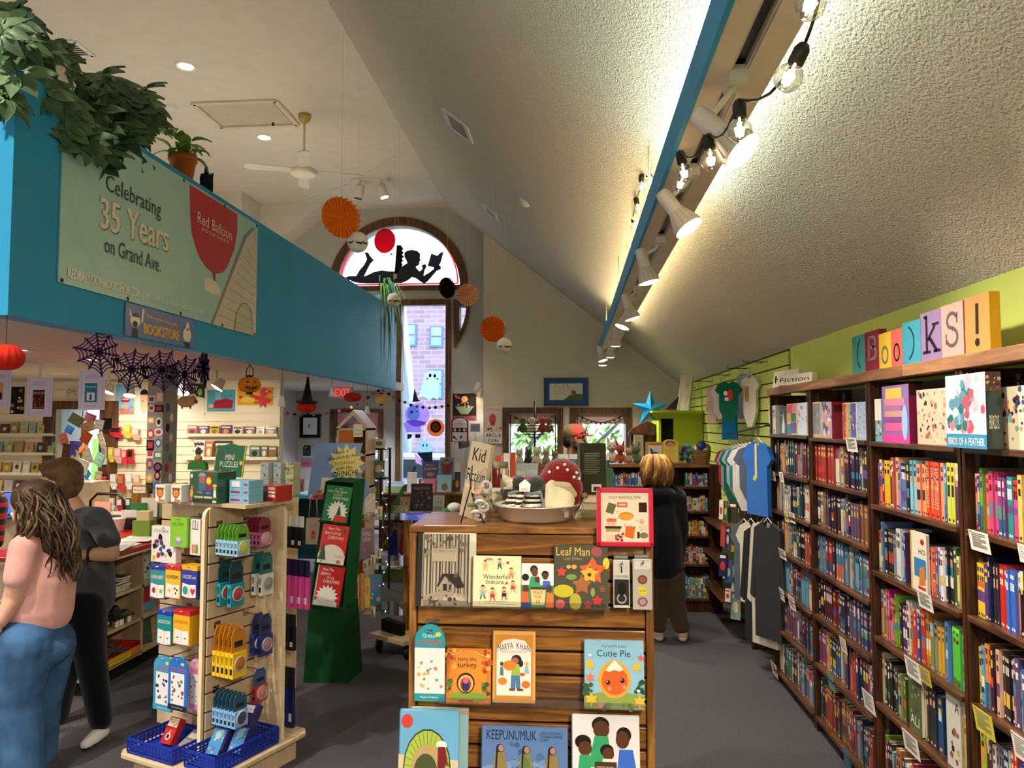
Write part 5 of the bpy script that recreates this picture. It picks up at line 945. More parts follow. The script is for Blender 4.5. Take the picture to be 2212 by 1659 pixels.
cbook('large white picture book with family portrait',1235,1382,1553,1715,2.34,'#e4dfe2',[('e',.43,.88,.13,.1,'#1f1512'),('e',.44,.82,.12,.11,'#5a3322'),('p',[(.24,.35),(.6,.35),(.54,.74),(.34,.74)],'#35a06a'),('e',.77,.76,.11,.1,'#1f1512'),('e',.75,.70,.10,.11,'#5a3322'),('p',[(.66,.25),(.96,.25),(.9,.58),(.7,.58)],'#3a6ac8'),('e',.17,.66,.12,.09,'#1f1512'),('e',.2,.58,.1,.09,'#5a3322'),('e',.52,.56,.1,.08,'#1f1512'),('e',.54,.52,.085,.08,'#5a3322'),('p',[(.08,.2),(.3,.2),(.27,.5),(.12,.5)],'#35a06a'),('p',[(.42,.3),(.66,.3),(.62,.46),(.46,.46)],'#e0dcd8'),('r',.34,.30,.66,.42,'#4a3426'),('t','GEORGIA FALWELL',.5,.35,.26,.03,'#d8c8a8')],spine='#3a6ab0')
# framed print hung over the corner
a=PY(1289,1180,2.352);b=PY(1411,1055,2.352);w,h=b[0]-a[0],b[2]-a[2]
fr=thing('framed_print','bright pink framed print of reading doodles on the oak display corner','picture frame',((a[0]+b[0])/2,2.36,a[2]),(-.05,0,0));g=G()
for s in (-1,1):g.box(s*w/2-.014*(s > 0),-.012,0,s*w/2+.014*(s < 0),.006,h,'#d3123f');g.box(-w/2,-.012,(0,h-.014)[s > 0],w/2,.006,(.014,h)[s > 0],'#d3123f')
g.build('frame','vcg',fr,bev=.002);G().box(-w/2+.012,-.004,.012,w/2-.012,.002,h-.012,'#ece2cf').build('mat_board','paper',fr)
printed(fr,w-.03,h-.03,[('r',.03,.02,.97,.98,'#f0dcc2'),('t','COZY READING TIME',.5,.9,.68,.055,'#5a3c2c'),('p',[(.09,.6),(.25,.55),(.33,.75),(.16,.8)],'#6a6a44'),('r',.34,.7,.56,.8,'#d8604a'),('r',.37,.73,.53,.77,'#f0b8a0'),('p',[(.62,.65),(.74,.65),(.76,.8),(.65,.8)],'#e8d8c0'),('r',.8,.6,.97,.8,'#3c2418'),('e',.53,.52,.16,.085,'#d8902e'),('e',.53,.50,.15,.06,'#e0a03a'),('r',.12,.40,.32,.47,'#e0704a'),('r',.13,.34,.31,.40,'#eab09a'),('r',.08,.26,.42,.31,'#3c2818'),('r',.1,.2,.4,.26,'#a89a6a'),('p',[(.5,.1),(.68,.06),(.72,.3),(.52,.32)],'#dc6a2a'),('r',.76,.07,.81,.2,'#4a2a1c'),('e',.9,.13,.09,.06,'#7a7a4a'),('r',.12,.02,.26,.14,'#f2c4a8'),('k',.28,.03,.46,.16,10,.035,['#a8483a','#8a3a2a']),('e',.86,.41,.05,.05,'#e8a884'),('e',.9,.3,.06,.05,'#d8d0b8'),('k',.1,.15,.95,.62,16,.012,['#5a3c2c'])],-.004,'print',z0=.015)
# --- on top: steel tub with plush toys ---
YT=2.57
def Q(px,py,dy=0):return PY(px,py,YT+dy)
bx,by=Q(1158,1120)[0],YT;tb=thing('steel_tub','shiny steel tub with wooden grips holding plush toys','tub',(bx,by,ZU))
G().lathe([(.001,.002),(.112,.002),(.120,.010),(.143,.052),(.150,.054),(.150,.058),(.140,.056),(.116,.012),(.001,.008)],'#fff',48).build('basin','steel',tb)
for s in (-1,1):
    g=G();g.tube([(s*.13,-.04,.03),(s*.15,-.04,.04),(s*.168,-.03,.085),(s*.168,.03,.085),(s*.15,.04,.04),(s*.13,.04,.03)],.0035,'#ccc',6);g.build('handle','metal',tb);G().tube([(s*.168,-.025,.085),(s*.168,.025,.085)],.010,'#8a5a2e',10).build('wooden_grip','vc',tb)
g=G();g.m=T(.105,-.085,.02) @ RZ(.8);art(g,.02,.025,[('r',0,0,1,1,'#b0a898')],0);g.build('price_label','paper',tb)
k_=YT/F
ms=thing('plush_mushroom','red capped plush mushroom with white dots in the steel tub','plush toy',Q(1207,1110));o0=VV(ms.location)
def L(px,py,dy=0):return VV(Q(px,py,dy))-o0
blob('stem',[(L(1196,1085,-.03),.032,L(1190,1045,-.01),.022),(L(1222,1080,-.03),.032,L(1200,1045),.024),(L(1207,1092,-.03),(.052,.04,.022))],.005,'plush',ms,'#e0d2ac')
blob('cap',[(L(1213,1028,.03),(.070,.06,.062)),(L(1240,1052,.02),.032,L(1244,1078,.02),.022),(L(1183,1035,.02),(.032,.05,.034))],.005,'plush',ms,'#7d1410')
blob('collar',[(L(1192,1046,-.02),.012,L(1226,1050,-.03),.014),(L(1226,1050,-.03),.014,L(1240,1068,-.02),.012)],.004,'plush',ms,'#c2b08e')
g=G()
for (px,py) in ((1187,1019),(1205,1010),(1226,1014),(1220,1003),(1246,1021),(1240,1030),(1251,1034),(1176,1036)):
    c0=L(1213,1028,.03);q=L(px,py,0);dx,dz=(q.x-c0.x)/.072,(q.z-c0.z)/.064;yy=c0.y-.06*math.sqrt(max(.02,1-dx*dx-dz*dz));g.ball((q.x,yy,q.z),(.0055,.005,.0055),'#f0e6d8',8,6)
g.build('dots','plush',ms)
STR=lambda z:('#ebe2cc' if int((z+1)*120) % 2 else '#23221f')
t=thing('plush_animal','grey plush badger in striped shirt with pale snout pointing up','plush toy',Q(1112,1108),group='striped plush animals');o0=VV(t.location)
blob('body',[(L(1106,1096),.03,L(1116,1068),.028),(L(1095,1098,-.02),(.03,.03,.022)),(L(1126,1070,-.03),.011,L(1118,1095,-.045),.011)],.004,'cloth',t,colfn=lambda c:STR(c.z) if .018 < c.z < .07 else '#3a3936')
blob('head',[(L(1123,1044,.0),.028,L(1107,1047,.0),.022),(L(1105,1046),.018,L(1084,1028,-.01),.010),(L(1098,1062,.02),(.03,.03,.018))],.004,'plush',t,colfn=lambda c:'#17120f' if c.x < L(1085,1000).x else ('#d9cdb4' if c.x < L(1108,1000).x and c.z > L(1100,1056).z else '#37352f'))
blob('scarf',[(L(1099,1066,-.025),.006,L(1128,1060,-.03),.006)],.004,'plush',t,'#7f908c')
t=thing('plush_animal','dark grey plush animal in striped shirt beside the mushroom','plush toy',Q(1150,1108),group='striped plush animals');o0=VV(t.location)
blob('body',[(L(1148,1098),.036,L(1154,1070),.03),(L(1148,1100,-.02),(.042,.03,.018))],.004,'cloth',t,colfn=lambda c:STR(c.z) if .024 < c.z < .072 else '#383734')
blob('head',[(L(1158,1046,-.005),(.036,.036,.03)),(L(1173,1060,.01),(.022,.03,.026))],.004,'plush',t,'#3a3937')
blob('scarf',[(L(1138,1068,-.03),.006,L(1168,1063,-.035),.006),(L(1168,1064,-.03),.006,L(1172,1085,-.03),.005)],.004,'plush',t,'#7f908c')
p=Q(1133,1049,-.06);t=thing('swing_tag','white house shaped paper tag on the grey plush','tag',(p[0],p[1],p[2]-.02),(-.2,0,-.2));G().prism([(-.018,0),(.018,0),(.02,.025),(.0,.042),(-.02,.025)],-.001,.001,'#f0ece4').build('tag','paper',t);printed(t,.036,.04,[('r',.2,.1,.8,.14,'#6a665e'),('r',.2,.2,.8,.24,'#8a867e')],-.001,'print')
# sign board, wire easel, bag of party toys, jars on the left of the top
t=thing('board_sign','tan upright wooden sign lettered Kid Fiction at the left of the tub','sign',(PY(1016,1125,2.6)[0],2.6,ZU),(-.12,.12,-.75));hs=PY(1030,955,2.6)[2]-ZU
G().box(-.055,-.008,0,.055,.008,hs,'#b9a88a').build('board','vcm',t,bev=.001);printed(t,.11,hs,[('k',.1,.3,.9,.6,6,.12,['#d0c3a8','#c8b898']),('t','Kid',.5,.84,.62,.17,'#1a1816'),('t','Fiction',.5,.56,.9,.16,'#1a1816')],-.008,'lettering')
t=thing('wire_easel','black wire easel stand at the left front of the oak display top','easel',(PY(1018,1130,2.47)[0],2.47,ZU));G().tube([(-.035,0,.0),(-.005,.02,.12),(.0,.02,.19)],.0025,'#111',6).build('left_leg','blackmetal',t);G().tube([(.045,-.01,0),(.0,.02,.09),(-.01,.02,.16)],.0025,'#111',6).build('right_leg','blackmetal',t);G().tube([(.02,.08,0),(0,.02,.1)],.0025,'#111',6).build('rear_leg','blackmetal',t);G().tube([(-.012,0,.06),(.012,0,.06)],.006,'#5a6a2a',6).build('clip','vc',t)
t=thing('toy_bag','clear plastic bag of pale rubber toys by the wire easel','bag',(PY(1042,1120,2.5)[0],2.5,ZU));rr=random.Random(3)
for k in range(10):
    z=.02+.011*k;g=G();g.m=T(rr.uniform(-.02,.02),rr.uniform(-.02,.02),z) @ RX(rr.uniform(0,3)) @ RZ(rr.uniform(0,3));g.tube([(.016*math.cos(q),.016*math.sin(q),0) for q in [2*PI*i/10 for i in range(11)]],.0055,rr.choice(('#b9b2be','#d8d0c8','#c9c2c8','#d8a07a','#dcd6d0')),6);g.build('rubber_ring','vc',t)
blob('plastic_film',[((0,0,.04),(.04,.035,.05)),((0,0,.1),(.033,.03,.06)),((.01,0,.18),.008,(0,0,.15),.02)],.008,'clear',t)
def jar(lb,px,Y,r_,h,c,lid,z=ZU):
    p=PY(px,1100,Y);t=thing('candle_jar',lb,'jar',(p[0],Y,z),group='jars on the display top');G().lathe([(.001,0),(r_,0),(r_,h*.8),(r_*.92,h*.82)],c,20).build('jar_body','vcg',t);G().lathe([(r_*.98,h*.8),(r_*1.02,h*.82),(r_*1.02,h),(.001,h)],lid,20).build('lid','vc',t)
jar('cream candle jar with white lid left of the tub',1068,2.78,.03,.09,'#cfc9a0','#e6e0d2');jar('amber candle jar behind the cream jar',1092,2.95,.03,.085,'#a85a2e','#e6e0d2')
# row of things further back on the unit
def bk(lb,px0,px1,py0,Y,c,items=None,t=.03,zb=ZU,rotz=0,pages=True,name='book',cat='book',spine=None,tilt=0):
    a=PY(px0,py0,Y);b=PY(px1,py0,Y);return faceout(name,lb,cat,((a[0]+b[0])/2,Y+t/2,zb),rotz,b[0]-a[0],a[2]-zb,t,c,items or [],tilt,pages,spine=spine)
st_z=ZU
for k,(c,w) in enumerate((('#d8c8a8',.10),('#c9b48e',.098),('#dccdb0',.1))):
    t=thing('stacked_book','%s thick book with page edges out, stacked right of the tub' % ('bottom','middle','top')[k],'book',(PY(1268,1100,2.66)[0],2.64,st_z),group='stack of books right of the tub');hh=.026
    G().box(-w/2,0,0,w/2,.14,.003,c).box(-w/2,0,hh-.003,w/2,.14,hh,dk(c,.6)).box(-w/2,.137,0,w/2,.14,hh,c).build('cover','vc',t);G().box(-w/2+.003,.004,.003,w/2-.003,.137,hh-.003,'#e2d3b4').build('page_block','paper',t);st_z += hh+.001
a=PY(1247,1084,2.64);b=PY(1300,958,2.64)
o=faceout('book','thick black novel standing on the book stack, back cover to the front','book',((a[0]+b[0])/2+.008,2.67,st_z),.28,.095,b[2]-st_z,.04,'#1b1815',[('r',.16,.80-.035*k,.74-.1*(k % 4 == 3),.808-.035*k,'#9a9488') for k in range(12)]+[('r',.42,.05,.8,.2,'#d8d2c6'),('r',.5,.07,.74,.15,'#2a2622')],side_items=[('t','C',.5,.88,.4,.06,'#c8442a'),('r',.3,.55,.7,.83,'#c8442a'),('r',.25,.3,.75,.48,'#d8902a'),('r',.2,.22,.8,.28,'#d8902a')])
for k,(lb,x0,x1,yt,Y,c,it,t) in enumerate([
    ('green wildlife book standing beside the black novel',1285,1325,1012,2.9,'#2f5a44',[('k',.1,.05,.9,.5,8,.1,['#c8c85a','#d8d0b0','#6a8a3a']),('r',.2,.6,.3,.85,'#d8c85a')],.03),
    ('purple slim book left of the red cylinder',1050,1060,1002,2.75,'#4a2a6a',[],.10),('white boxed set behind the purple book',1040,1053,998,2.8,'#d8d2c8',[],.12),
    ('pink and red flat box lying behind the plush toys',1104,1182,1030,3.1,'#c86a6a',[('k',.05,.1,.95,.9,20,.05,['#e8c8b8','#a83a3a'])],.1),
    ('orange box with white spine',1070,1083,984,3.2,'#c8481e',[],.05),('white tall box between the orange boxes',1087,1102,980,3.15,'#dcd6cc',[],.05),('orange red tall box right of the white box',1103,1113,978,3.15,'#b8401a',[],.05),
    ('pale blue slanted carton behind the plush',1113,1162,1002,3.25,'#a9b4b4',[('r',.05,.6,.45,.8,'#c8d0d0'),('r',.5,.6,.95,.85,'#b8c4c6')],.06)]):bk(lb,x0,x1,yt,Y,c,it,t,name='book' if 'book' in lb else 'box',cat='book' if 'book' in lb else 'box',pages='book' in lb)
for k,(px,lb) in enumerate(((1074,'red glass cylinder bottle left of the plush badger'),(1088,'beige cardboard tube beside the red bottle'))):
    p=PY(px,1060,2.85);h=PY(px,1000,2.85)[2]-ZU;t=thing('cylinder_tube',lb,'tube',(p[0],2.85,ZU),group='tubes on the display top');G().lathe([(.001,0),(.02,0),(.02,h*.85),(.016,h*.9),(.016,h),(.001,h)],('#7a1714','#b5a384')[k],16).build('tube_body','vcg',t);G().lathe([(.0165,h*.88),(.0175,h*.9),(.0175,h+.004),(.001,h+.005)],('#8f8a78','#6a6a40')[k],16).build('cap','vc',t)
for k,(px0,px1,yt) in enumerate(((1206,1228,982),(1230,1250,982),(1296,1316,984))):
    a=PY(px0,yt,3.3);b=PY(px1,yt,3.3);t=thing('card_deck_box','navy deck box with white lid, %s along the back row' % ('left','middle','right')[k],'box',((a[0]+b[0])/2,3.33,ZU),group='navy deck boxes');w=b[0]-a[0];h=a[2]-ZU
    G().box(-w/2,-.03,0,w/2,.03,h-.02,'#1d2a5a').build('box_body','vcg',t);G().box(-w/2,-.031,h-.02,w/2,.031,h,'#dfe6e8').build('lid','vc',t);printed(t,w,h-.02,[('r',.25,0,.78,1,'#3a8a9a'),('t','80',.5,.85,.3,.08,'#f0f0ea')],-.03,'print')
# ================= PALE MAPLE PINWHEEL FIXTURE =================
KX,KY,KA=-1.735,3.97,-R(22)
fu=(math.cos(KA),math.sin(KA));fv=(-math.sin(KA),math.cos(KA))
pf=thing('pinwheel_fixture','pale maple pinwheel slat fixture with toy packs on pegs','display unit',(KX,KY,0),(0,0,KA))
def LF(px,py,b):                                   # pixel -> fixture coordinates on the plane y=b
    d=ray(px,py);q=(KX+fv[0]*b,KY+fv[1]*b);t=(fv[0]*q[0]+fv[1]*q[1])/(fv[0]*d[0]+fv[1]*d[1]);P=(d[0]*t,d[1]*t,H+d[2]*t)
    return ((P[0]-KX)*fu[0]+(P[1]-KY)*fu[1],b,P[2])
def FW(a,b,z):return (KX+fu[0]*a+fv[0]*b,KY+fu[1]*a+fv[1]*b,z)
def wing(pts,x0,x1,along,name):                 # rounded-top panel
    g=G();(g.prismx if along == 'b' else g.prism)(pts,x0,x1,'#ffffff');return g.build(name,'maple',pf)
def rtop(b0,b1,z0,z1,r_,left=True,right=False):
    P=[(b0,z0),(b1,z0)]
    P += ([(b1-r_+r_*math.cos(q),z1-r_+r_*math.sin(q)) for q in [PI/2*i/6 for i in range(7)]] if right else [(b1,z1)])
    P += ([(b0+r_+r_*math.cos(q),z1-r_+r_*math.sin(q)) for q in [PI/2+PI/2*i/6 for i in range(7)]] if left else [(b0,z1)]);return P
def edge(P,x0,x1,along,n0,n1):                  # pale edge banding along the outline points
    for i in range(n0,n1):
        (a,z),(b,w)=P[i],P[i+1];g=G()
        if along == 'b':g.add([(x0-.0015,a,z),(x0-.0015,b,w),(x1+.0015,b,w),(x1+.0015,a,z)],[(0,1,2,3)],'#fff')
        yield g
A=rtop(-.35,-.002,.14,1.37,.05);wing(A,-.011,.011,'b','wing_panel')
g=G();P=A[-7:]+[(-.351,.14)]
for i in range(len(P)-1):(a,z),(b,w)=P[i],P[i+1];g.add([(-.012,a-.0012,z),(.012,a-.0012,z),(.012,b-.0012,w),(-.012,b-.0012,w)],[(0,1,2,3)],'#fff')
g.build('edge_band','mapleedge',pf)
Bp=rtop(.0,.215,.14,1.37,.05,False,True);wing(Bp,-.011,.011,'a','wing_panel')
g=G();P=[(.2162,.14)]+Bp[2:9]
for i in range(len(P)-1):(a,z),(b,w)=P[i],P[i+1];g.add([(a+.0012,-.012,z),(a+.0012,.012,z),(b+.0012,.012,w),(b+.0012,-.012,w)],[(0,1,2,3)],'#fff')
g.build('edge_band','mapleedge',pf)
G().box(-.011,.011,.14,.011,.32,1.37).build('wing_panel','maple',pf);G().box(-.5,-.19,.14,-.011,-.17,1.37,'#5a4630').build('slat_backing','vcm',pf)
z=1.365;i=0
while z > .2:
    h=(.10 if i == 0 else .092);G().box(-.5,-.202,z-h+.008,-.012,-.19,z).build('slat','maplex',pf,bev=.002);G().box(.011,-.33,z-h+.008,.02,-.012,z).build('slat','maplex',pf,bev=.002);z -= h;i += 1
g=G().box(.010,-.335,.15,.0115,-.011,1.36,'#4a3826');g.build('groove_backing','vcm',pf)
G().prismz([(-.42,-.3),(.235,-.3),(.235,.08),(.0,.1),(-.1,.42),(-.42,.42)],1.372,1.392,'#fff').build('top_shelf','maplex',pf,bev=.002)
G().prismz([(-.38,-.5),(.23,-.5),(.27,-.46),(.27,.12),(.23,.16),(-.38,.16),(-.42,.12),(-.42,-.46)],.115,.14,'#fff').build('base_board','maplex',pf,bev=.005);G().box(-.36,-.44,0,.22,.1,.115).build('plinth','maple',pf)
# --- packs hanging towards the camera (left face) ---
def fpack(lb,px0,px1,py0,py1,b,t,c,items,group=None,header=None,name='card_pack',cat='package',n=1):
    a0=LF(px0,py1,b);a1=LF(px1,py0,b);w,h=a1[0]-a0[0],a1[2]-a0[2];o=thing(name,lb,cat,FW((a0[0]+a1[0])/2,b,a0[2]),(0,0,KA),group)
    for k in range(n):G().box(-w/2,k*(t+.003),0,w/2,k*(t+.003)+t,h*(.86 if header else 1),c if k == 0 else dk(c,.75)).build('pack_body','vcg',o,bev=.001)
    if header:G().box(-w/2,.001,h*.86,w/2,n*(t+.003),h,header).build('hang_header','vcg',o)
    if items:printed(o,w,h,items,0,'print',m='vcg')
    G().tube([(0,-b-.19-.0,h*.97),(0,-.012,h*.97)],.003,'#ccc',6).build('peg','metal',o);G().box(-.018,-b-.205-.006,h*.97-.012,.018,-b-.205,h*.97+.012).build('peg_plate','metal',o);return o
fpack('white boxed gear toy with coloured knobs hanging top left',326,381,1140,1212,-.33,.035,'#e6e2dc',[('t','COGGY',.4,.87,.6,.08,'#2a2a30'),('k',.12,.1,.8,.75,22,.09,['#b82a3a','#2a5ab0','#5a9a3a','#d8b02a','#5a3a7a','#23232a'])])
fpack('lime green key light pack with silver sloth',367,404,1120,1180,-.35,.012,'#86c22e',[('t','KEY LIGHT',.5,.78,.7,.09,'#274a12'),('e',.5,.2,.22,.16,'#9a9a9a'),('e',.5,.28,.13,.07,'#e0dcd8'),('e',.45,.29,.02,.015,'#222'),('e',.55,.29,.02,.015,'#222')],n=3)
fpack('white slim box of coloured pencils',410,433,1123,1198,-.33,.02,'#e8e4e0',[('r',.2,.05,.34,.3,'#e0605a'),('r',.36,.05,.5,.3,'#e08a3a'),('r',.52,.05,.66,.3,'#7aa83a'),('r',.68,.05,.8,.3,'#3a7a4a'),('r',.2,.72,.8,.74,'#2a2a2a'),('l',[(.25,.95),(.25,.74)],.05,'#8a3a3a'),('l',[(.5,.95),(.5,.74)],.05,'#2a2a2a'),('l',[(.75,.95),(.75,.74)],.05,'#c84a4a')])
def cards(l,r_):return [('p',[(.05,.06),(.5,.02),(.52,.42),(.07,.46)],'#ece8e2'),('p',[(.52,.02),(.95,.06),(.93,.44),(.54,.42)],'#f0ece6')]+l+r_
for (x0,x1,lb,c,hd,tx,l,r_) in ((323,357,'teal alphabet flash card pack','#2a8a94','#1f3a9a','ALPHABET',[('e',.27,.25,.12,.09,'#c8203a')],[('s',.74,.24,.13,.08,6,'#7ab83a')]),(356,390,'yellow numbers flash card pack','#e8b830','#c8242a','NUMBERS',[('s',.28,.24,.14,.06,5,'#e8b83a')],[('e',.66,.32,.05,.04,'#1a1a1a'),('e',.8,.28,.05,.04,'#1a1a1a'),('e',.72,.18,.05,.04,'#1a1a1a')]),(391,426,'navy colours and shapes flash card pack','#2a3a9a','#e8b020','COLORS and',[('e',.27,.24,.17,.13,'#2a9a94')],[('p',[(.74,.1),(.9,.26),(.84,.34),(.74,.28),(.64,.34),(.58,.26)],'#d8203a')])):
    fpack(lb+' on the second peg row',x0,x1,1224,1291,-.36,.02,c,cards(l,r_)+[('t',tx,.5,.66,.84,.11,'#f0ece0' if c != '#e8b830' else '#3a3a3a'),('r',0,0,1,.025,'#8a2a3a')],'flash card packs',hd,n=3)
for (x0,x1,lb,c,hd,tx) in ((338,371,'teal addition flash card pack','#1f8a90','#1f3ab0','ADDITION'),(373,410,'yellow subtraction flash card pack','#e8b020','#c8242a','SUBTRACTION')):
    fpack(lb+' on the third peg row',x0,x1,1322,1391,-.36,.02,c,cards([('r',.2,.2,.35,.24,'#7a7a8a')],[('r',.68,.2,.82,.24,'#7a7a8a')])+[('t',tx,.5,.68,.84,.1,'#f0ece0' if 'teal' in lb else '#d8602a'),('r',0,0,1,.025,'#8a2a6a')],'flash card packs',hd,n=4)
for (x0,x1,y0,b,lb,hd,tx,sp,ft,fc) in ((330,372,1421,-.37,'light blue sticker pad with whale pictures','#3f9ac8',None,['#1a2230','#2a3a4a','#5a7a9a'],'Ocean','#3f9ac8'),(362,405,1424,-.39,'bright blue sticker pad with cars','#1f72d0',None,['#a83a4a','#5a6a5a','#3a4a7a','#8a5a4a'],'City Cars & Trucks','#1b1f2c'),(407,432,1426,-.34,'pink sticker pad half hidden by the wing panel','#d890c0',None,['#a85a6a','#5a4a5a','#b88a7a'],None,'#e08ac0')):
    a0=LF(x0,1530,b);a1=LF(x1,y0,b);w,h=a1[0]-a0[0],a1[2]-a0[2];o=thing('sticker_pad',lb,'stickers',FW((a0[0]+a1[0])/2,b,a0[2]),(0,0,KA),'hanging sticker pads')
    G().prism([((x-.5)*w,z*h) for x,z in arch],0,.01,hd).build('card','vcg',o)
    printed(o,w,h,[('p',[(.14,.11),(.86,.11),(.86,.70),(.14,.70)],'#ece8e6'),('k',.2,.15,.8,.66,16,.08,sp),('t','STICKERS',.5,.77,.84,.07,'#d83a3a'),('r',0,0,1,.1,fc),('e',.75,.88,.1,.03,'#d8d83a')]+([('t',ft,.5,.05,.6,.03,'#eee')] if ft else []),0,'print',m='vcg')
    G().tube([(0,-b-.19,h*.95),(0,-.012,h*.95)],.003,'#ccc',6).build('peg','metal',o)
# --- putty tins hanging from the right-hand side of the front wing ---
def tins(lb,px,py0,py1,b,a0,da,n,body,head,tin,group,wd=.085,arched=False):
    p0=LF(px,py0,b);p1=LF(px,py1,b);h=p0[2]-p1[2];zb=p1[2];proto=None
    for i in range(n):
        nmx='%s, %s from the wing panel' % (lb,nth(i+1)) if n > 1 else lb
        if proto is None:
            o=thing('putty_tin_pack',nmx,'package',FW(a0,b,zb),(0,0,KA),group);th=min(.026,da-.003)
            G().prismx([(-wd/2,0),(wd/2,0),(wd/2,h*.5),(-wd/2,h*.5)],0,th,body).build('tin_box','vcg',o,bev=.001)
            hp=[(-wd/2,h*.5),(wd/2,h*.5),(wd/2,h*.82),(wd*.3,h),(-wd*.3,h),(-wd/2,h*.82)]
            G().prismx(hp,th*.4,th*.55,head).build('header_card','vcg',o)
            g=G();g.m=T(th,0,h*.27) @ RY(PI/2);g.lathe([(.001,.004),(wd*.34,.004),(wd*.36,.0)],tin,20);g.lathe([(wd*.36,0),(wd*.36,.006),(wd*.41,.006),(wd*.41,-.0)],'#b8b4ac',20);g.build('tin','vcg',o)
            g=G();g.add([(th*.2,-wd/2-.0006,h*.08),(th*.8,-wd/2-.0006,h*.08),(th*.8,-wd/2-.0006,h*.2),(th*.2,-wd/2-.0006,h*.2)],[(0,1,2,3)],'#20242a');g.add([(th*.3,-wd/2-.0006,h*.26),(th*.7,-wd/2-.0006,h*.26),(th*.9,-wd/2-.0006,h*.42),(th*.1,-wd/2-.0006,h*.42)],[(0,1,2,3)],dk(body,.4));g.add([(th*.553,-wd*.3,h*.6),(th*.553,wd*.3,h*.6),(th*.553,wd*.3,h*.72),(th*.553,-wd*.3,h*.72)],[(0,1,2,3)],'#2a2a2a');g.build('print','paper',o)
            proto=o
        else:o=dup(proto,FW(a0+i*da,b,zb),None,nmx)
    t=thing('display_peg','metal display peg holding the %s' % lb,'peg',FW(.02,b,zb+h*.96),(0,0,KA),'display pegs');G().tube([(0,0,0),(a0-.02+n*da,0,0),(a0-.015+n*da,0,.01)],.0025,'#ccc',6).build('rod','metal',t);G().box(-.002,-.02,-.015,.004,.02,.02).build('plate','metal',t)
gp='putty tins on pegs'
tins('pale blue putty tin with lime card',458,1129,1193,-.27,.045,.026,6,'#9ccbe8','#6cb03a','#c8d860',gp)
tins('pink putty tin',540,1116,1176,-.09,.06,.028,4,'#c05a90','#8a2a44','#d8a0a8',gp)
tins('teal putty tin with round window',455,1205,1300,-.25,.04,.075,2,'#1f93a6','#15494f','#b84a5a',gp,.09)
tins('white putty tin with teal card',545,1190,1280,-.07,.09,.05,2,'#dedad0','#1f6a68','#8fa39a',gp)
tins('yellow putty tin with orange card',452,1343,1449,-.27,.04,.030,5,'#ecc51f','#c8821e','#c8743a',gp,.09)
tins('dark blue putty tin',548,1322,1410,-.08,.10,.05,2,'#26357e','#32386a','#b08a98',gp)
tins('sky blue slim putty tin',455,1484,1553,-.27,.045,.027,6,'#86b8ea','#27566e','#3a4a78',gp)
tins('red capped putty pouch',545,1440,1510,-.09,.13,.05,1,'#b83a34','#3a5a8a','#d88a7a',gp)
# --- packs on the far side, seen past the right wing ---
def backpacks(lb,px,py0,py1,n,body,head,group):
    for i in range(n):
        b=.10+.03*i;a=.06+.02*i;zt=LF(px,py0,b)[2];zb=LF(px,py1,b)[2];h=zt-zb;o=thing('hang_pack','%s, %s from the maple wing' % (lb,nth(i+1)),'package',FW(a+.11,b,zb),(0,0,KA),group)
        G().box(-.022,-.05,0,.022,-.03,h*.66,body).build('pack_body','vc',o);G().box(-.022,-.045,h*.66,.022,-.035,h,head).build('header','vc',o);printed(o,.044,h,[('r',.1,.1,.8,.24,'#e0d8dc')],-.05,'print')
backpacks('pink and purple hanging sock pack',640,1205,1308,4,'#d14a94','#2a1a4a','pink packs');backpacks('black slim hanging pack with white header',638,1112,1180,3,'#15181c','#e2ded6','black packs');backpacks('black and lime hanging pack',630,1322,1398,2,'#14161a','#1c2a2e','black packs');backpacks('navy hanging pack',628,1435,1562,2,'#15205a','#202226','navy packs')
# --- blue baskets on the base ---
def basket(lb,a0,b0,a1,b1,z,h):
    o=thing('plastic_basket',lb,'basket',FW((a0+a1)/2,(b0+b1)/2,z),(0,0,KA),'blue plastic baskets');w,d=(a1-a0)/2,(b1-b0)/2;c='#12309e'
    G().box(-w,-d,0,w,d,.004,c).build('bottom','vc',o)
    for nm,(x0,y0,x1,y1) in (('front',(-w,-d,w,-d+.004)),('back',(-w,d-.004,w,d)),('left',(-w,-d,-w+.004,d)),('right',(w-.004,-d,w,d))):
        g=G();g.box(x0,y0,0,x1,y1,h*.18,c);g.box(x0,y0,h*.82,x1,y1,h,c);hor=abs(x1-x0) > abs(y1-y0);L_=(x1-x0) if hor else (y1-y0);n=max(3,int(L_/.022))
        for q in (.34,.5,.66):g.box(x0,y0,h*q-.003,x1,y1,h*q+.003,c)
        for k in range(n+1):
            s=L_*k/n-.003
            g.box(*((x0+s,y0) if hor else (x0,y0+s)),h*.1,*((x0+s+.006,y1) if hor else (x1,y0+s+.006)),h*.9,c)
        g.build(nm+'_side','vc',o)
basket('blue plastic basket at the left front of the maple fixture',-.36,-.48,-.03,-.22,.141,.075);basket('blue plastic basket holding putty boxes at the right front',.03,-.46,.24,-.05,.141,.085)
o=faceout('card_game','red card game box with big eye in the left basket','box',FW(-.24,-.34,.15),KA,.075,.13,.04,'#b8282a',[('e',.5,.28,.22,.13,'#ece4da'),('e',.5,.28,.14,.085,'#2a2622'),('p',[(.45,.42),(.55,.42),(.6,.56)],'#ece4da'),('r',.05,.64,.95,.97,'#e8dcc8'),('k',.1,.68,.9,.94,8,.1,['#e8c86a','#d88a8a','#8ab0a0'])],-.55,False)
faceout('card_game','grey metal card tin lying in the left basket','box',FW(-.11,-.34,.15),KA,.09,.11,.035,'#8a8682',[('r',.1,.5,.9,.8,'#d8d2c8')],-1.15,False)
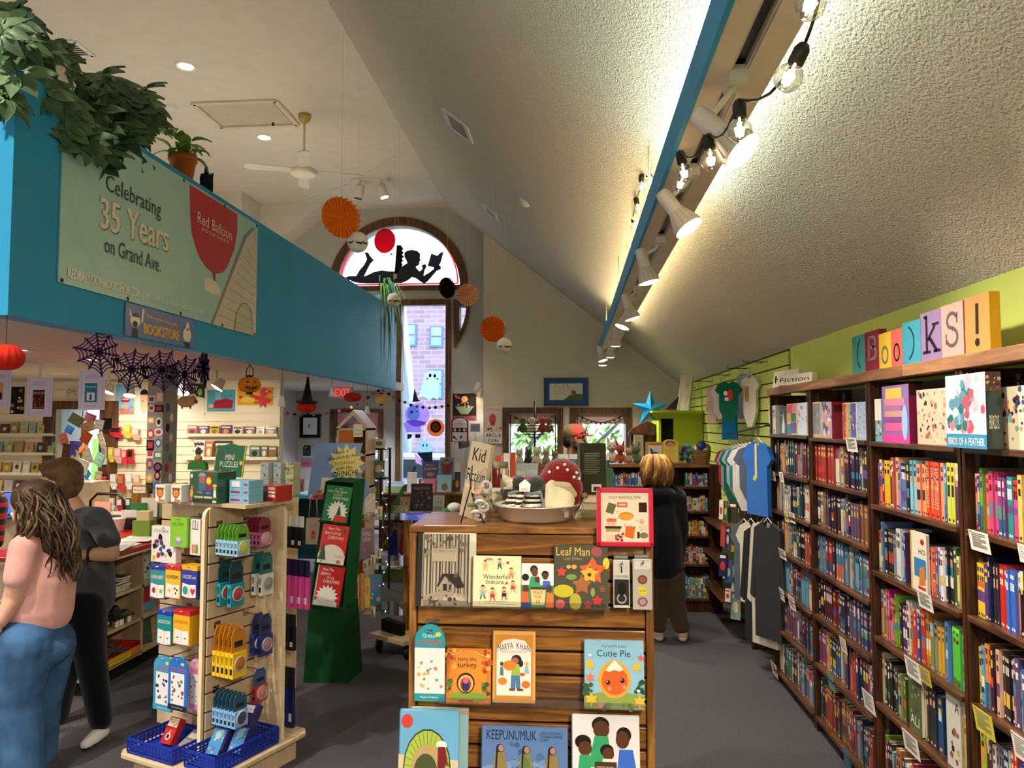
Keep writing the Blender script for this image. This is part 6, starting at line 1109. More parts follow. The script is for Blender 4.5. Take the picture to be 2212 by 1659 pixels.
for k in range(2):faceout('putty_box',('long purple putty gift box with cauldron print, left in the right basket','long purple putty gift box with white label, right in the right basket')[k],'box',FW(.085+.085*k,-.33+.06*k,.155),KA+.12,.075,.24,.05,'#3a2c6a',[('r',0,0,1,.5,'#3a86c0'),('k',.05,.04,.95,.5,14,.11,['#8aa0b0','#a84a6a','#c8c0c8','#5a4a8a']),('r',.1,.52,.9,.64,'#2a1c50'),('t','AARON',.45,.58,.6,.06,'#f0f0f0'),('r',.15,.8,.85,.95,'#dcd8d8'),('e',.5,.38,.25,.09,'#9ab0a8')],-.62,False)
# --- boxes on the top shelf ---
ZF=1.392
def onTop(name,lb,px0,px1,py0,py1,t,c,items,cat='box',dz=0,rot=KA,group=None,side=None):
    p=PZ((px0+px1)/2,py1,ZF);Y=p[1];w=(px1-px0)/F*Y;h=(py1-py0)/F*Y;return faceout(name,lb,cat,(p[0],Y+t/2,ZF+dz),rot,w,h,t,c,items,0,False,group=group,side_items=side)
bear=[('e',.5,.55,.36,.30,'#8a2e16'),('e',.2,.78,.09,.08,'#8a2e16'),('e',.8,.78,.09,.08,'#8a2e16'),('e',.5,.52,.27,.21,'#e8923a'),('e',.4,.52,.03,.03,'#1a1210'),('e',.6,.52,.03,.03,'#1a1210'),('e',.5,.45,.04,.03,'#1a1210'),('p',[(.35,.02),(.65,.02),(.6,.26),(.4,.26)],'#d8843a'),('k',.66,.03,.92,.14,6,.05,['#1a1a1a']),('e',.87,.8,.08,.07,'#3ab89a')]
onTop('toy_box','white toy box with bear face, left end of maple top',334,366,1046,1084,.07,'#ece8e4',bear,group='white bear toy boxes');onTop('toy_box','white toy box with bear face, beside the green display',368,401,1047,1085,.07,'#ece8e4',bear,group='white bear toy boxes')
gd=onTop('puzzle_display','dark green counter display holding mini puzzle packs',403,491,1018,1087,.12,'#17482c',[('r',.0,.0,1,1,'#1b5230'),('r',.33,.4,.57,.95,'#2a6a8a'),('e',.45,.75,.1,.12,'#c84a4a'),('r',.58,.42,.8,.95,'#8a1f3a'),('s',.69,.72,.11,.07,8,'#e8d83a'),('p',ell(.45,.86,.14,.12,10,0,PI),'#7aa0a8'),('r',.25,.26,.5,.4,'#2a2a6a'),('t','PUZZLE',.38,.34,.2,.06,'#d8b85a'),('r',.52,.26,.8,.4,'#1f3a8a'),('t','MINI',.67,.33,.16,.07,'#5ab0d8'),('r',.18,.16,.5,.22,'#c8b88a'),('r',.53,.16,.82,.22,'#e0c88a'),('r',.15,.02,.85,.12,'#0e2c1a'),('p',[(.02,.15),(.12,.15),(.14,.4),(.04,.42)],'#d8a83a'),('e',.1,.48,.06,.08,'#9a6a4a'),('r',.03,.05,.11,.2,'#c8408a'),('p',[(.86,.2),(.97,.2),(.95,.45),(.88,.45)],'#e8e4d0'),('e',.91,.5,.05,.07,'#c8a07a'),('p',ell(.91,.55,.08,.07,8,0,PI),'#d8c86a'),('e',.08,.86,.05,.07,'#d8d8d0'),('r',.84,.03,.97,.1,'#d8d4cc')],'display box')
p=PZ(496,1060,ZF);hd=faceout('puzzle_header','green mini puzzles header board above the counter display','sign',(p[0],p[1]-.03,ZF+.085),KA,90/F*p[1],70/F*p[1],.006,'#2c6a4c',[('r',.0,.0,.02,1,'#d8c83a'),('r',.97,0,1,1,'#d8c83a'),('e',.5,.93,.3,.12,'#2c6a4c'),('t','MINI',.5,.62,.3,.18,'#f0ece0'),('t','PUZZLES',.5,.40,.62,.18,'#f0ece0'),('k',.1,.02,.9,.22,10,.06,['#8a9a8a','#6a5a4a','#d8b05a','#5a7a9a']),('s',.9,.45,.07,.04,6,'#e0c83a'),('p',[(.1,.66),(.3,.7),(.28,.8),(.1,.84)],'#4a5a6a')],-.15,False)
G().box(-.02,.004,-.085,.02,.012,.0,'#2c6a4c').build('strut','vcm',hd)
for k in range(3):onTop('toy_box',('bottom','middle','top')[k]+' light blue box of the three-high stack',493,552,1071,1088,.1,'#78b8d4',[('r',.08,.3,.56,.6,'#b82a6a') if k < 2 else ('r',.12,.12,.55,.85,'#e8e4e4'),('r',.66,.1,.67,.9,'#4a88a8'),('r',.75,.3,.95,.6,'#b82a6a')],dz=k*.0395,group='light blue box stack')
onTop('book_box','red topped boxed books with page edges at right of the maple top',552,612,1049,1083,.12,'#b02520',[('r',0,0,.56,1,'#4a4a55'),('r',.62,.28,.95,.44,'#ece4d4'),('r',.62,.52,.95,.66,'#ece4d4'),('r',.62,.76,.95,.92,'#d8a88a')])
for k,(x0,x1,r_,c) in enumerate(((562,586,0,0),(590,612,0,0),(613,640,0,1),(562,586,1,0),(590,612,1,0),(613,640,1,1))):
    onTop('keepsake_box','%s %s box with rabbit scene at the right end of the maple top' % (('left','middle','right')[k % 3],('lower','upper')[r_]),x0,x1,1035,1071,.06,('#93a2a4','#a5a888')[c],[('k',.1,.05,.9,.3,6,.14,['#6a5a44','#8a8a70','#c8c0a8']),('k',.1,.7,.9,.95,5,.14,['#5a4a38','#7a8468'])] if not c else [('e',.5,.55,.3,.25,'#8a9a70'),('k',.05,.05,.95,.95,14,.12,['#6a7450','#8a7a58','#c8c4a8','#4a5a3c'])],dz=r_*.093+.001,group='rabbit keepsake boxes')
p=PZ(418,1058,ZF);t=thing('pen_cup','clear cup of purple pens behind the toy boxes','cup',(p[0],p[1]+.1,ZF));G().lathe([(.001,0),(.025,0),(.027,.07)],'#fff',14).build('cup','clear',t)
for k in range(6):a=k*1.05;G().tube([(.012*math.cos(a),.012*math.sin(a),.004),(.026*math.cos(a),.026*math.sin(a),.11)],.004,'#d8d0d8',6).build('pen','vc',t);G().ball((.026*math.cos(a),.026*math.sin(a),.115),.011,'#4a1f6a',8,6).build('pom_pom','plush',t)
onTop('card_box','yellow and white card box behind the bear boxes',372,398,1042,1070,.05,'#e0b030',[('r',0,.0,1,.4,'#e8e4e0'),('e',.25,.3,.2,.2,'#e0703a')]);onTop('card_box','pale blue gift box behind the left bear boxes',357,400,1050,1066,.03,'#a9c4c8',[('r',.4,0,.6,1,'#b8948a')])
p=PY(428,1014,4.2);t=thing('felt_figure','green wooden peg figure card holder behind the display','figure',p);G().prism([(-.055,0),(.055,0),(.05,.035),(.03,.05),(-.03,.05),(-.05,.035)],-.02,.02,'#2a6a24').build('body','vc',t);G().ball((0,0,.065),.022,'#a87a4a',14,10).build('head','vc',t);G().box(-.03,-.015,ZF-p[2],.03,.015,0,'#e6e2da').build('stand','vc',t)
# ================= CHECKOUT COUNTER, COLUMN, WHITE SLAT WALL GOODS =================
CX0,CX1,CY0,CY1,CZ=-3.95,-3.17,4.70,6.7,.875
ct=thing('checkout_counter','pale wood checkout counter with open shelves and red top','counter',(CX1,CY0,0))
def cbox(n,x0,y0,z0,x1,y1,z1,m,c='#fff',b=.002):return G().box(x0-CX1,y0-CY0,z0,x1-CX1,y1-CY0,z1,c).build(n,m,ct,bev=b)
YD=PXp(306,1300,CX1)[1]
cbox('end_panel',CX0,CY0,.1,CX1,CY0+.025,CZ,'maple');cbox('divider',CX0+.3,YD,.1,CX1,YD+.025,CZ,'maple');cbox('end_panel',CX0,CY1-.025,.1,CX1,CY1,CZ,'maple');cbox('back_panel',CX0+.28,CY0,.1,CX0+.3,CY1,CZ,'maple');cbox('toe_kick',CX0+.1,CY0+.05,0,CX1-.06,CY1,.1,'vcm','#141414')
for z in (.61,.375,.13):cbox('shelf',CX0+.3,CY0+.025,z-.022,CX1,CY1-.025,z,'maplex')
cbox('red_top',CX0-.02,CY0-.1,CZ+.02,CX1+.1,CY1+.05,CZ+.05,'counterred',b=.006);cbox('wood_edge',CX0,CY0-.08,CZ,CX1+.085,CY1+.03,CZ+.02,'mapleedge');ZC=CZ+.05
for k,(px,n) in enumerate(((219,6),(236,5),(256,4),(277,6))):
    Y=PXp(px,1290,CX1)[1]
    for j in range(n):
        o=thing('notebook','%s notebook from the bottom in the %s stack on the counter shelf' % (nth(j+1),nth(k+1)),'book',(CX1-.10+.006*((j*7) % 3-1),Y,.611+j*.0165),(0,0,.06*((j*5) % 3-1)),'notebook stacks');c=('#3a3a38','#4a4038','#8a857c','#6b4a2c')[(j+k) % 4]
        G().box(-.08,-.055,0,.08,.055,.002,c).box(-.08,-.055,.0135,.08,.055,.0155,c).build('cover','vc',o);G().box(-.078,-.053,.002,.079,.053,.0135,'#e6dfcf').build('page_block','paper',o)
def critter(lb,px,z,c,s,caps,X=CX1-.1,m='vc'):o=thing('toy_animal',lb,'toy',(X,PXp(px,1340,X)[1],z),group='toy animals on the counter shelves');blob('toy_body',[tuple((tuple(VV(q)*s) if isinstance(q,tuple) else q*s) for q in k) for k in caps],.006,m,o,c);return o
oct_=[((0,0,.05),.035,(0,0,.08),.03)]+[((0,0,.05),.016,(.07*math.cos(a),.07*math.sin(a),.02+.05*(k % 2)),.007) for k,a in enumerate([i*.9 for i in range(7)])]
quad=[((-.05,0,.05),.022,(.04,0,.05),.024),((.04,0,.055),.018,(.075,0,.075),.015)]+[((x,y,.04),.011,(x*1.1,y,.011),.009) for x in (-.045,.035) for y in (-.018,.018)]
critter('black rubber octopus toy on the counter shelf',247,.377,'#141414',1.15,oct_);critter('black and tan toy dog beside the octopus',222,.377,'#2a211c',1.2,quad);critter('green turtle toy with white tag on the counter shelf',268,.377,'#6a7a3a',1.0,[((0,0,.04),(.05,.04,.03)),((.05,0,.03),.014,(.07,0,.04),.013)]);critter('white and pink unicorn toy lying on the counter shelf',212,.377,'#d8ccc8',.9,quad,CX1-.05)
for k,px in enumerate((252,262,278)):tag(G().box(CX1-.012,-.0,0,CX1-.01,.045,.04,'#ece8e0').build('price_tag','paper',None,(0,PXp(px,1350,CX1)[1],.378)),'white price tag, %s along the toy shelf' % nth(k+1),'tag','price tags')
Y=PXp(262,1410,CX1)[1];o=thing('toy_tray','red and yellow open cardboard tray of toy animals','tray',(CX1-.12,Y,.131))
g=G();c1='#b8241a'
g.box(-.15,-.2,0,.14,.2,.004,c1).box(-.15,-.2,0,-.146,.2,.11,c1).box(-.15,-.2,0,.14,-.196,.09,c1).box(-.15,.196,0,.14,.2,.09,c1).build('tray','vc',o);G().box(.136,-.2,0,.14,.2,.06,'#d8801e').build('tray_front','vc',o)
g=G();g.m=T(.1402,0,0) @ RZ(PI/2);art(g,.4,.06,[('p',[(.1,.2),(.7,.2),(.72,.8),(.08,.8)],'#c8c02a'),('r',.2,.4,.6,.6,'#a89a1e')],0);g.build('tray_print','paper',o)
rr=random.Random(4)
for k in range(9):critter('small grey rubber animal, %s in the cardboard tray' % nth(k+1),262,.14+.03*(k // 5),rr.choice(('#6a6458','#8a8274','#54504a','#b8b0a4')),.75,quad).location=(CX1-.12+rr.uniform(-.09,.09),Y+rr.uniform(-.14,.14),.137+.035*(k // 5))
for k,(px,z,c,lb,it) in enumerate(((322,.377,'#5aa0b4','teal activity book with red picture in the right counter bay',[('r',.2,.3,.8,.85,'#a8242e')]),(318,.132,'#3a5a44','dark green book leaning in the bottom right counter bay',[]),(332,.132,'#b89a80','tan patterned book leaning in the bottom right counter bay',[('k',.1,.1,.9,.9,20,.06,['#8a5a4a','#d8c0a8'])]),(320,.612,'#b8c8c0','clear bag of craft pieces in the right counter bay',[('k',.1,.1,.9,.9,16,.1,['#3a4a8a','#d8d8d0','#6a9a8a'])]))):
    faceout('book' if 'book' in lb else 'craft_bag',lb,'book' if 'book' in lb else 'bag',(CX1-.08,PXp(px,1300,CX1-.05)[1],z),PI/2-.5,.15,.2,.02,c,it,-.2,'book' in lb)
# things on the counter top
def ctop(px,py,z=ZC):return PZ(px,py,z)
for k,(px,py,r_,c) in enumerate(((250,1182,.1,'#e8e4dc'),(272,1172,-.1,'#dcdce0'),(300,1167,.25,'#e8e2da'),(240,1189,.3,'#d4d0cc'))):
    p=ctop(px,py);o=tag(G().box(-.11,-.15,0,.11,.15,.004,c).build('magazine','paper',None,(p[0],p[1],ZC+.001+.0045*k),(0,0,r_)),'white paper leaflet, %s of the papers on the red counter' % nth(k+1),'leaflet','papers on the counter');art_=G();art(art_,.2,.28,[('r',.1,.7,.9,.9,'#b8b0a8'),('r',.1,.2,.9,.6,'#c8c4c0')],0);art_.v=[(x,z-.14,.0042) for x,y,z in art_.v];art_.build('print','paper',o)
p=ctop(253,1148);o=thing('plastic_cup','clear plastic tub with lid on the red counter','cup',p);G().lathe([(.001,0),(.045,0),(.06,.1)],'#fff',16).build('cup','milk',o);G().lathe([(.001,.104),(.064,.1),(.066,.106),(.001,.108)],'#cfd0cc',16).build('lid','vc',o)
p=ctop(312,1160);o=thing('bookmark_bin','lime green bin with cards at the counter end','bin',p);G().box(-.07,-.05,0,.07,.05,.13,'#7a9a34').build('bin','vc',o);G().box(-.05,-.03,.1,.05,.03,.2,'#e0c89a').build('card','paper',o)
o=thing('counter_organizer','black wire organizer with leaflets and books behind the counter','organizer',(-3.75,6.0,ZC));G().box(-.35,-.12,0,.35,.12,.09,'#121212').build('tray','vc',o)
G().tube([(-.32,0,.09),(-.32,0,.22),(-.26,0,.28),(-.08,0,.28),(-.02,0,.22),(-.02,0,.09)],.012,'#151515',6).build('arch_handle','blackmetal',o)
for k,(x,h,c) in enumerate(((-.17,.17,'#e0a890'),(.05,.1,'#e0d8cc'),(.12,.16,'#3a7a44'),(.2,.2,'#d8d2c4'),(.29,.18,'#8a9a6a'))):G().box(x-.07,-.06+.02*k,.05,x+.07,-.05+.02*k,.05+h,c).build('leaflet','paper',o)
p=PY(300,1090,6.25);o=thing('wooden_card_box','brown wooden card box with label behind the counter','box',(p[0],6.3,ZC));G().box(-.07,-.05,0,.07,.05,.33).build('box','oakv',o);printed(o,.14,.33,[('r',.1,.8,.9,.97,'#e8dcc0'),('t','Kind',.45,.885,.5,.05,'#4a3a2a')],-.05,'label')
o=thing('back_counter','pale wood back counter behind the women','counter',(-5.4,6.9,0));G().box(-1.8,-.3,0,1.0,.3,.88).build('cabinet','maple',o);G().box(-1.85,-.33,.88,1.05,.33,.91).build('top','maplex',o,bev=.003);G().box(.35,-.2,.91,.85,.1,1.24).build('hutch','maplex',o)
p=PY(30,1080,6.6);o=thing('laptop','open laptop with blue screen at the left edge','laptop',(p[0],6.65,.911),(0,0,.4));G().box(-.17,-.12,0,.17,.12,.015,'#20232a').build('keyboard_base','vc',o);g=G();g.m=T(0,.12,.015) @ RX(-.25);g.box(-.17,0,0,.17,.01,.22,'#15171c');g.build('screen_lid','vc',o);g=G();g.m=T(0,.12,.015) @ RX(-.25);art(g,.32,.2,[('r',0,0,1,1,'#2a58d8')],0,z0=.01);g.build('screen','screen',o)
# --- grey column covered in stickers ---
YCo=6.3;a=PY(318,900,YCo);b=PY(352,900,YCo);wC=b[0]-a[0]
co=thing('sticker_column','grey square column covered in stickers and magnets','column',((a[0]+b[0])/2,YCo,0));G().box(-wC/2,0,0,wC/2,.24,ZS-.005,'#8d8882').build('shaft','vc',co)
SC=['#d8d4cc','#b83a3a','#3a6a9a','#e8e2d8','#c8a23a','#7a4a6a','#2a2a2e','#d88a7a','#5a8a7a','#e0c0b0'];rr=random.Random(9)
for i in range(14):
    for j in range(2):
        z=PY(335,862+i*24,YCo)[2]+rr.uniform(-.02,.02);x=(-.25+.5*j)*wC;w=rr.uniform(.028,.042);h=rr.uniform(.03,.048);c,c2=rr.sample(SC,2);g=G()
        if rr.random() < .35:P=[(x+w*math.cos(q),z+h*math.sin(q)) for q in [2*PI*k/14 for k in range(14)]]
        else:P=[(x-w,z-h),(x+w,z-h),(x+w,z+h),(x-w,z+h)]
        g.prism(P,-.002,0,c);g.prism([(x+(u-x)*.6,z+(v-z)*.55) for u,v in P],-.003,-.002,c2);g.build('sticker','paper',co)
    z=PY(335,880+i*22,YCo)[2];g=G();c,c2=rr.sample(SC,2);y=.08+.06*(i % 2);g.prismx([(y+.03*math.cos(q),z+.04*math.sin(q)) for q in [2*PI*k/12 for k in range(12)]],wC/2,wC/2+.002,c);g.build('sticker','paper',co)
# --- posters and hanging flyers ---
YW=YS-.024
def poster(name,lb,cat,x0,y0,x1,y1,base,items,Y=None,m='paper',t=.003,group=None,hangz=None):
    Y=Y or YW;a=PY(x0,y1,Y);b=PY(x1,y0,Y);w,h=b[0]-a[0],b[2]-a[2];o=thing(name,lb,cat,((a[0]+b[0])/2,Y,a[2]),group=group);G().box(-w/2,-t,0,w/2,0,h,base).build('sheet',m,o);printed(o,w,h,items,-t,'print',m=m,step=.001)
    if hangz:G().box(-.012,-.002,h,.012,.0,hangz-a[2],'#cfc6b0').build('hanger','paper',o)
    return o
fb_=lambda c,it:[('l',[(.1,.06),(.1,.94)],.01,'#a8a4b8'),('l',[(.9,.06),(.9,.94)],.01,'#a8a4b8'),('r',.24,.2,.7,.68,c),('t','10/24/23',.5,.1,.4,.04,'#9a96aa'),('p',ell(.5,.8,.3,.1,10,0,PI),'#b8b4c8')]+it
poster('hanging_flyer','lavender hanging flyer cut off at the left edge','flyer',-34,800,26,880,'#c8c4d8',fb_('#c88a5a',[('r',.3,.22,.66,.4,'#2a2220')]),6.2,group='lavender book flyers',hangz=ZS);poster('hanging_flyer','lavender hanging flyer with dark red novel cover','flyer',57,815,115,900,'#c8c4d8',fb_('#3a1a1a',[('t','PAOLINI',.47,.60,.4,.07,'#d8a89a'),('k',.28,.24,.66,.54,12,.07,['#8a3a2a','#5a2a20','#b8643a']),('t','MURTAGH',.47,.23,.34,.04,'#c88a4a')]),6.2,group='lavender book flyers',hangz=ZS);poster('hanging_flyer','lavender hanging flyer with teal diary cover','flyer',169,800,229,886,'#c8c4d8',fb_('#1f7a90',[('t','Wimpy Kid',.47,.58,.38,.06,'#ece8d8'),('r',.32,.24,.62,.44,'#d8dce4'),('p',[(.42,.26),(.52,.26),(.5,.4),(.44,.4)],'#4a4a5a')]),5.6,group='lavender book flyers',hangz=ZS)
poster('poster','black poster with pale curled creatures','poster',20,833,56,897,'#e8e0d4',[('r',.05,.04,.95,.96,'#26221f'),('k',.15,.1,.85,.9,9,.14,['#d8c0b0','#b87a5a','#8a6a50','#e0d0c0'])]);poster('poster','small ink drawing pinned above the shop window','poster',143,833,170,863,'#d8d0b8',[('k',.1,.1,.9,.9,8,.12,['#8a8a84','#b0a878','#c8a84a'])])
poster('poster','pale blue poster of red bus over city','poster',249,830,291,895,'#8cc4e0',[('r',0,0,1,.2,'#c87a6a'),('k',.0,.05,1,.3,16,.09,['#d85a4a','#8a9ac0','#e8b08a']),('r',.3,.4,.75,.56,'#c8343a'),('r',.35,.48,.7,.53,'#e8d0c0')]);poster('poster','poster of a man face with cap behind the column','poster',299,836,322,896,'#d8e0dc',[('e',.55,.45,.4,.42,'#e0b08a'),('p',ell(.55,.72,.42,.2,10,0,PI),'#23201e'),('e',.4,.5,.06,.02,'#23201e')])
poster('poster','cozy winter poster with brown musk ox','poster',370,826,443,902,'#e6e2cc',[('r',0,.55,1,.97,'#3a3638'),('p',[(0,.55),(.4,.7),(1,.55),(1,.5),(0,.45)],'#dfe0d6'),('t','COZY',.55,.84,.5,.12,'#f0ece4'),('e',.45,.45,.28,.16,'#6a4c38'),('e',.62,.52,.16,.17,'#7a5a40'),('p',[(.68,.4),(.8,.4),(.78,.6),(.7,.6)],'#4a3428'),('l',[(.55,.62),(.7,.66),(.78,.5)],.04,'#d8c8a8'),('r',.3,.25,.36,.36,'#54402f'),('r',.55,.25,.61,.36,'#54402f'),('e',.86,.72,.07,.1,'#8ac05a')])
poster('poster','teal poster with red lying figure','poster',447,842,508,889,'#58a8b8',[('p',[(.15,.15),(.9,.15),(.95,.5),(.7,.6),(.3,.5)],'#a8283a'),('t','GHOSTS',.76,.72,.3,.1,'#1f5a6a'),('e',.15,.25,.1,.1,'#e0b8a0'),('r',.3,.55,.5,.9,'#8ac0c4')]);poster('poster','orange and yellow abstract poster','poster',513,836,590,875,'#e8a83a',[('p',[(.3,.4),(.9,.1),(1,.3),(.4,.6)],'#e0402a'),('e',.75,.7,.12,.25,'#d8506a'),('e',.3,.3,.2,.15,'#e8d85a'),('k',.05,.05,.95,.95,14,.05,['#e0602a','#f0c83a','#d83a3a']),('s',.72,.2,.2,.1,7,'#d84a4a')])
# --- ledges with greeting cards, books, socks ---
def ledge(lb,x0,x1,y,Y=None,d=.1):a=PY(x0,y,Y or YS-.06);b=PY(x1,y,Y or YS-.06);return tag(G().box(0,-d/2,-.02,b[0]-a[0],d/2+.02,0).box(0,-d/2-.004,-.02,b[0]-a[0],-d/2,.015).build('ledge','whiteslat',None,a),lb,'shelf','white slat wall ledges'),a
CC=['#a8c070','#e0a890','#c8b0c8','#d8d2bc','#7a8a6a','#b89a58','#8ab0c0','#d8c060','#5a4a50','#e8e0cc','#b0c8a0','#c89098'];rr=random.Random(12)
for r_,yb in enumerate((938,979,1022,1062)):
    l,a=ledge('white card ledge, %s from the top on the left slat wall' % nth(r_+1),-60,121,yb);x=-40
    for k in range(8):
        w=rr.choice((16,18,20));x += w+rr.choice((1,2,5));
        if x > 118:break
        p=PY(x-w/2,yb,YS-.075);c=rr.choice(CC);h=rr.uniform(24,28)/F*p[1];faceout('greeting_card','%s greeting card, %s from left on the %s ledge' % (cname(c),nth(k+1),ORD[r_+1]),'card',(p[0],p[1],p[2]+.001),rr.uniform(-.1,.1),w/F*p[1],h,.008,c,[('e',.5,.5,.25,.2,rr.choice(CC)),('r',.2,.8,.8,.86,dk(c,.6))],-.15,False,'paper',group='greeting cards')
for yb,bs in ((939,[(404,426,918,'#c84a3a'),(428,451,919,'#5a3a7a'),(452,474,919,'#d8b83a'),(476,500,918,'#6a4a7a'),(502,525,920,'#e0d4b8'),(527,551,921,'#6a2a24'),(553,572,922,'#e4d8ba'),(573,598,921,'#2c2c44')]),(989,[(415,442,950,'#ded8ce'),(443,458,953,'#e0783a'),(459,500,951,'#4a4438'),(505,522,962,'#5a7a6a'),(538,562,962,'#5f8a78'),(563,578,962,'#7a7a50'),(579,597,963,'#8a6a50')])):
    l,a=ledge('white book ledge at y%d on the right slat wall' % 0 if False else ('upper' if yb < 950 else 'lower')+' white book ledge on the right slat wall',400,602,yb)
    for k,(x0,x1,yt,c) in enumerate(bs):
        p=PY((x0+x1)/2,yb,YS-.075);faceout('gift_book','%s gift book, %s from left on the %s white ledge' % (cname(c),nth(k+1),'upper' if yb < 950 else 'lower'),'book',(p[0],p[1],p[2]+.001),.0,(x1-x0)/F*p[1],(yb-yt)/F*p[1],.02,c,[('r',.1,.7,.9,.85,'#ece4d4' if lum(c) < .4 else '#4a3a3a'),('e',.5,.35,.28,.24,('#2a2420','#e8e0d0','#8a7a2a','#d89a4a')[k % 4])]+([('k',.05,.05,.95,.95,14,.09,['#1a1a1c'])] if c == '#ded8ce' else []),-.12,group='gift books')
def sock(lb,px,py,w,h,c,c2,Y=YS-.06):
    p=PY(px,py,Y);k=p[1]/F;o=thing('sock_pack',lb,'socks',(p[0],p[1],p[2]-h*k),group='socks on the slat wall');w,h=w*k,h*k
    G().prism([(-w/2,h),(w*.3,h),(w*.3,h*.4),(w*.5,h*.22),(w*.45,0),(-w*.1,0),(-w/2,h*.35)],-.03,0,c).build('sock','cloth',o);G().box(-w*.42,-.034,h*.5,w*.25,-.03,h*.92,c2).build('paper_band','paper',o)
sx=[(233,907,18,30,'#222','#c83a3a','black and red'),(254,922,30,24,'#c8242a','#2a2022','red patterned'),(279,918,18,30,'#d8c03a','#e0d060','yellow'),(296,926,20,26,'#dca088','#e8c0b0','peach'),(243,966,14,34,'#dcc83a','#e8dc70','yellow upper'),(258,968,18,34,'#dca09a','#e8c0b8','pale pink'),(272,972,12,32,'#d83a4a','#e8b0b0','pink and red'),(285,970,16,34,'#c8242a','#2a2022','red spotted'),(228,965,12,40,'#dcd8d0','#8a8a94','white'),(229,1024,20,60,'#16203a','#d8402a','navy striped long'),(248,1024,16,34,'#dcd8cc','#e8e4d8','cream ribbed'),(265,1024,16,40,'#c83a2a','#b8864a','rainbow'),(282,1024,16,34,'#dcdcd4','#e8e4e0','white printed'),(299,1026,16,32,'#d8b08a','#e0c8a8','tan'),(244,1076,14,26,'#d8d4cc','#e4e0d8','grey short'),(262,1076,14,30,'#b8282e','#e0dcd4','red short'),(280,1076,14,30,'#2a5a34','#d8d4cc','green short')]
for (x,y,w,h,c,c2,n) in sx:sock('%s socks hanging on the white slat wall' % n,x,y,w,h,c,c2)
# --- mobile of folded cards in front of the shop window ---
p=PY(178,890,7.4);mo=thing('card_mobile','hanging spinner of tilted cards and paper gems by the shop window','card display',(p[0],7.4,ZS));G().tube([(0,0,0),(0,0,-1.5)],.008,'#6a6058',6).build('rod','vc',mo);rr=random.Random(21)
cm=[(165,907,30,24,.6,'#6a7a5a'),(195,903,26,20,.35,'#8a4a5a'),(190,922,28,22,-.4,'#b8946a'),(150,928,18,18,.5,'#1f5a8a'),(138,948,28,26,-.3,'#c87a6a'),(186,945,26,26,.5,'#b85a2a'),(219,950,26,34,-.35,'#cfc6b0'),(215,993,30,28,.4,'#7aa890'),(178,968,18,18,.8,'#d8642a'),(163,962,24,20,.1,'#4a4aa0'),(190,985,16,34,-.3,'#b0a49a'),(178,1008,34,30,.3,'#e4e0d4'),(189,1026,18,18,.6,'#2a7ab0'),(195,1044,34,16,.4,'#d8d0c0'),(211,1035,14,34,.1,'#dcd6cc'),(214,917,18,22,.2,'#e8e8e8'),(232,915,20,24,0,'#2a2624'),(143,975,18,34,.1,'#5a3a34')]
for (x,y,w,h,a,c) in cm:
    k=7.4/F;q=PY(x,y,7.4+rr.uniform(-.12,.12));g=G();g.m=T(q[0]-p[0],q[1]-7.4,q[2]-ZS) @ RY(a) @ RZ(rr.uniform(-.7,.7));g.box(-w*k/2,-.004,-h*k/2,w*k/2,.004,h*k/2,c);art(g,w*k*.8,h*k*.7,[('r',.1,.1,.9,.9,dk(c,1.25)),('r',.2,.4,.8,.5,dk(c,.6))],-.004,z0=-h*k*.35);g.build('card','paper',mo)
poster('window_poster','lime green and white poster taped inside the shop window','poster',122,960,192,1012,'#e0ead0',[('r',0,.0,1,.32,'#a8d04a'),('t','AKIN',.76,.14,.38,.16,'#f4f6ee'),('e',.5,.6,.12,.22,'#5a5ac0'),('k',.1,.4,.9,.95,10,.09,['#3a6ac8','#e05a3a','#e8c83a','#e8f0f0'])],YS-.04)
# ================= MIDDLE AND FAR AREAS =================
def fo(name,lb,cat,x0,y0,x1,y1,Y,c,items=(),t=.02,tilt=-.1,rotz=0,pages=False,group=None,m='vcg'):
    a=PY(x0,y1,Y);b=PY(x1,y0,Y);return faceout(name,lb,cat,((a[0]+b[0])/2,Y,a[2]),rotz,b[0]-a[0],b[2]-a[2],t,c,list(items),tilt,pages,m,group=group)
# --- green cardboard floor display with three picture books ---
gs_=thing('book_dump_bin','tall dark green cardboard floor display leaning back with picture books','display stand',PZ(702,1475,0));o0=VV(gs_.location)
def GP(px,py,Y):return tuple(VV(PY(px,py,Y))-o0)
YQ=lambda py:5.12+(1475-py)/435*.30
f=[GP(655,1475,5.12),GP(750,1475,5.12),GP(741,1312,YQ(1312)),GP(667,1312,YQ(1312))];bk_=[(x+.03,y+.27,z) for x,y,z in f]
for b_ in (0,1):bk_[b_]=(bk_[b_][0],bk_[b_][1],0)
f[0]=(f[0][0],f[0][1],0);f[1]=(f[1][0],f[1][1],0)
G().add(f+bk_,[(0,1,2,3),(1,5,6,2),(4,7,6,5),(0,3,7,4),(3,2,6,7)],'#0d4520').build('lower_body','vcm',gs_)
u=[GP(667,1314,YQ(1312)+.0),GP(741,1314,YQ(1312)),GP(763,1042,YQ(1042)),GP(703,1040,YQ(1040))];ub=[(x+.05,y+.12,z+.02) for x,y,z in u];ui=[(x,y+.05,z) for x,y,z in u]
G().add(ui+ub,[(0,1,2,3),(1,5,6,2),(4,7,6,5),(0,3,7,4),(3,2,6,7)],'#12301c').build('back_board','vcm',gs_)
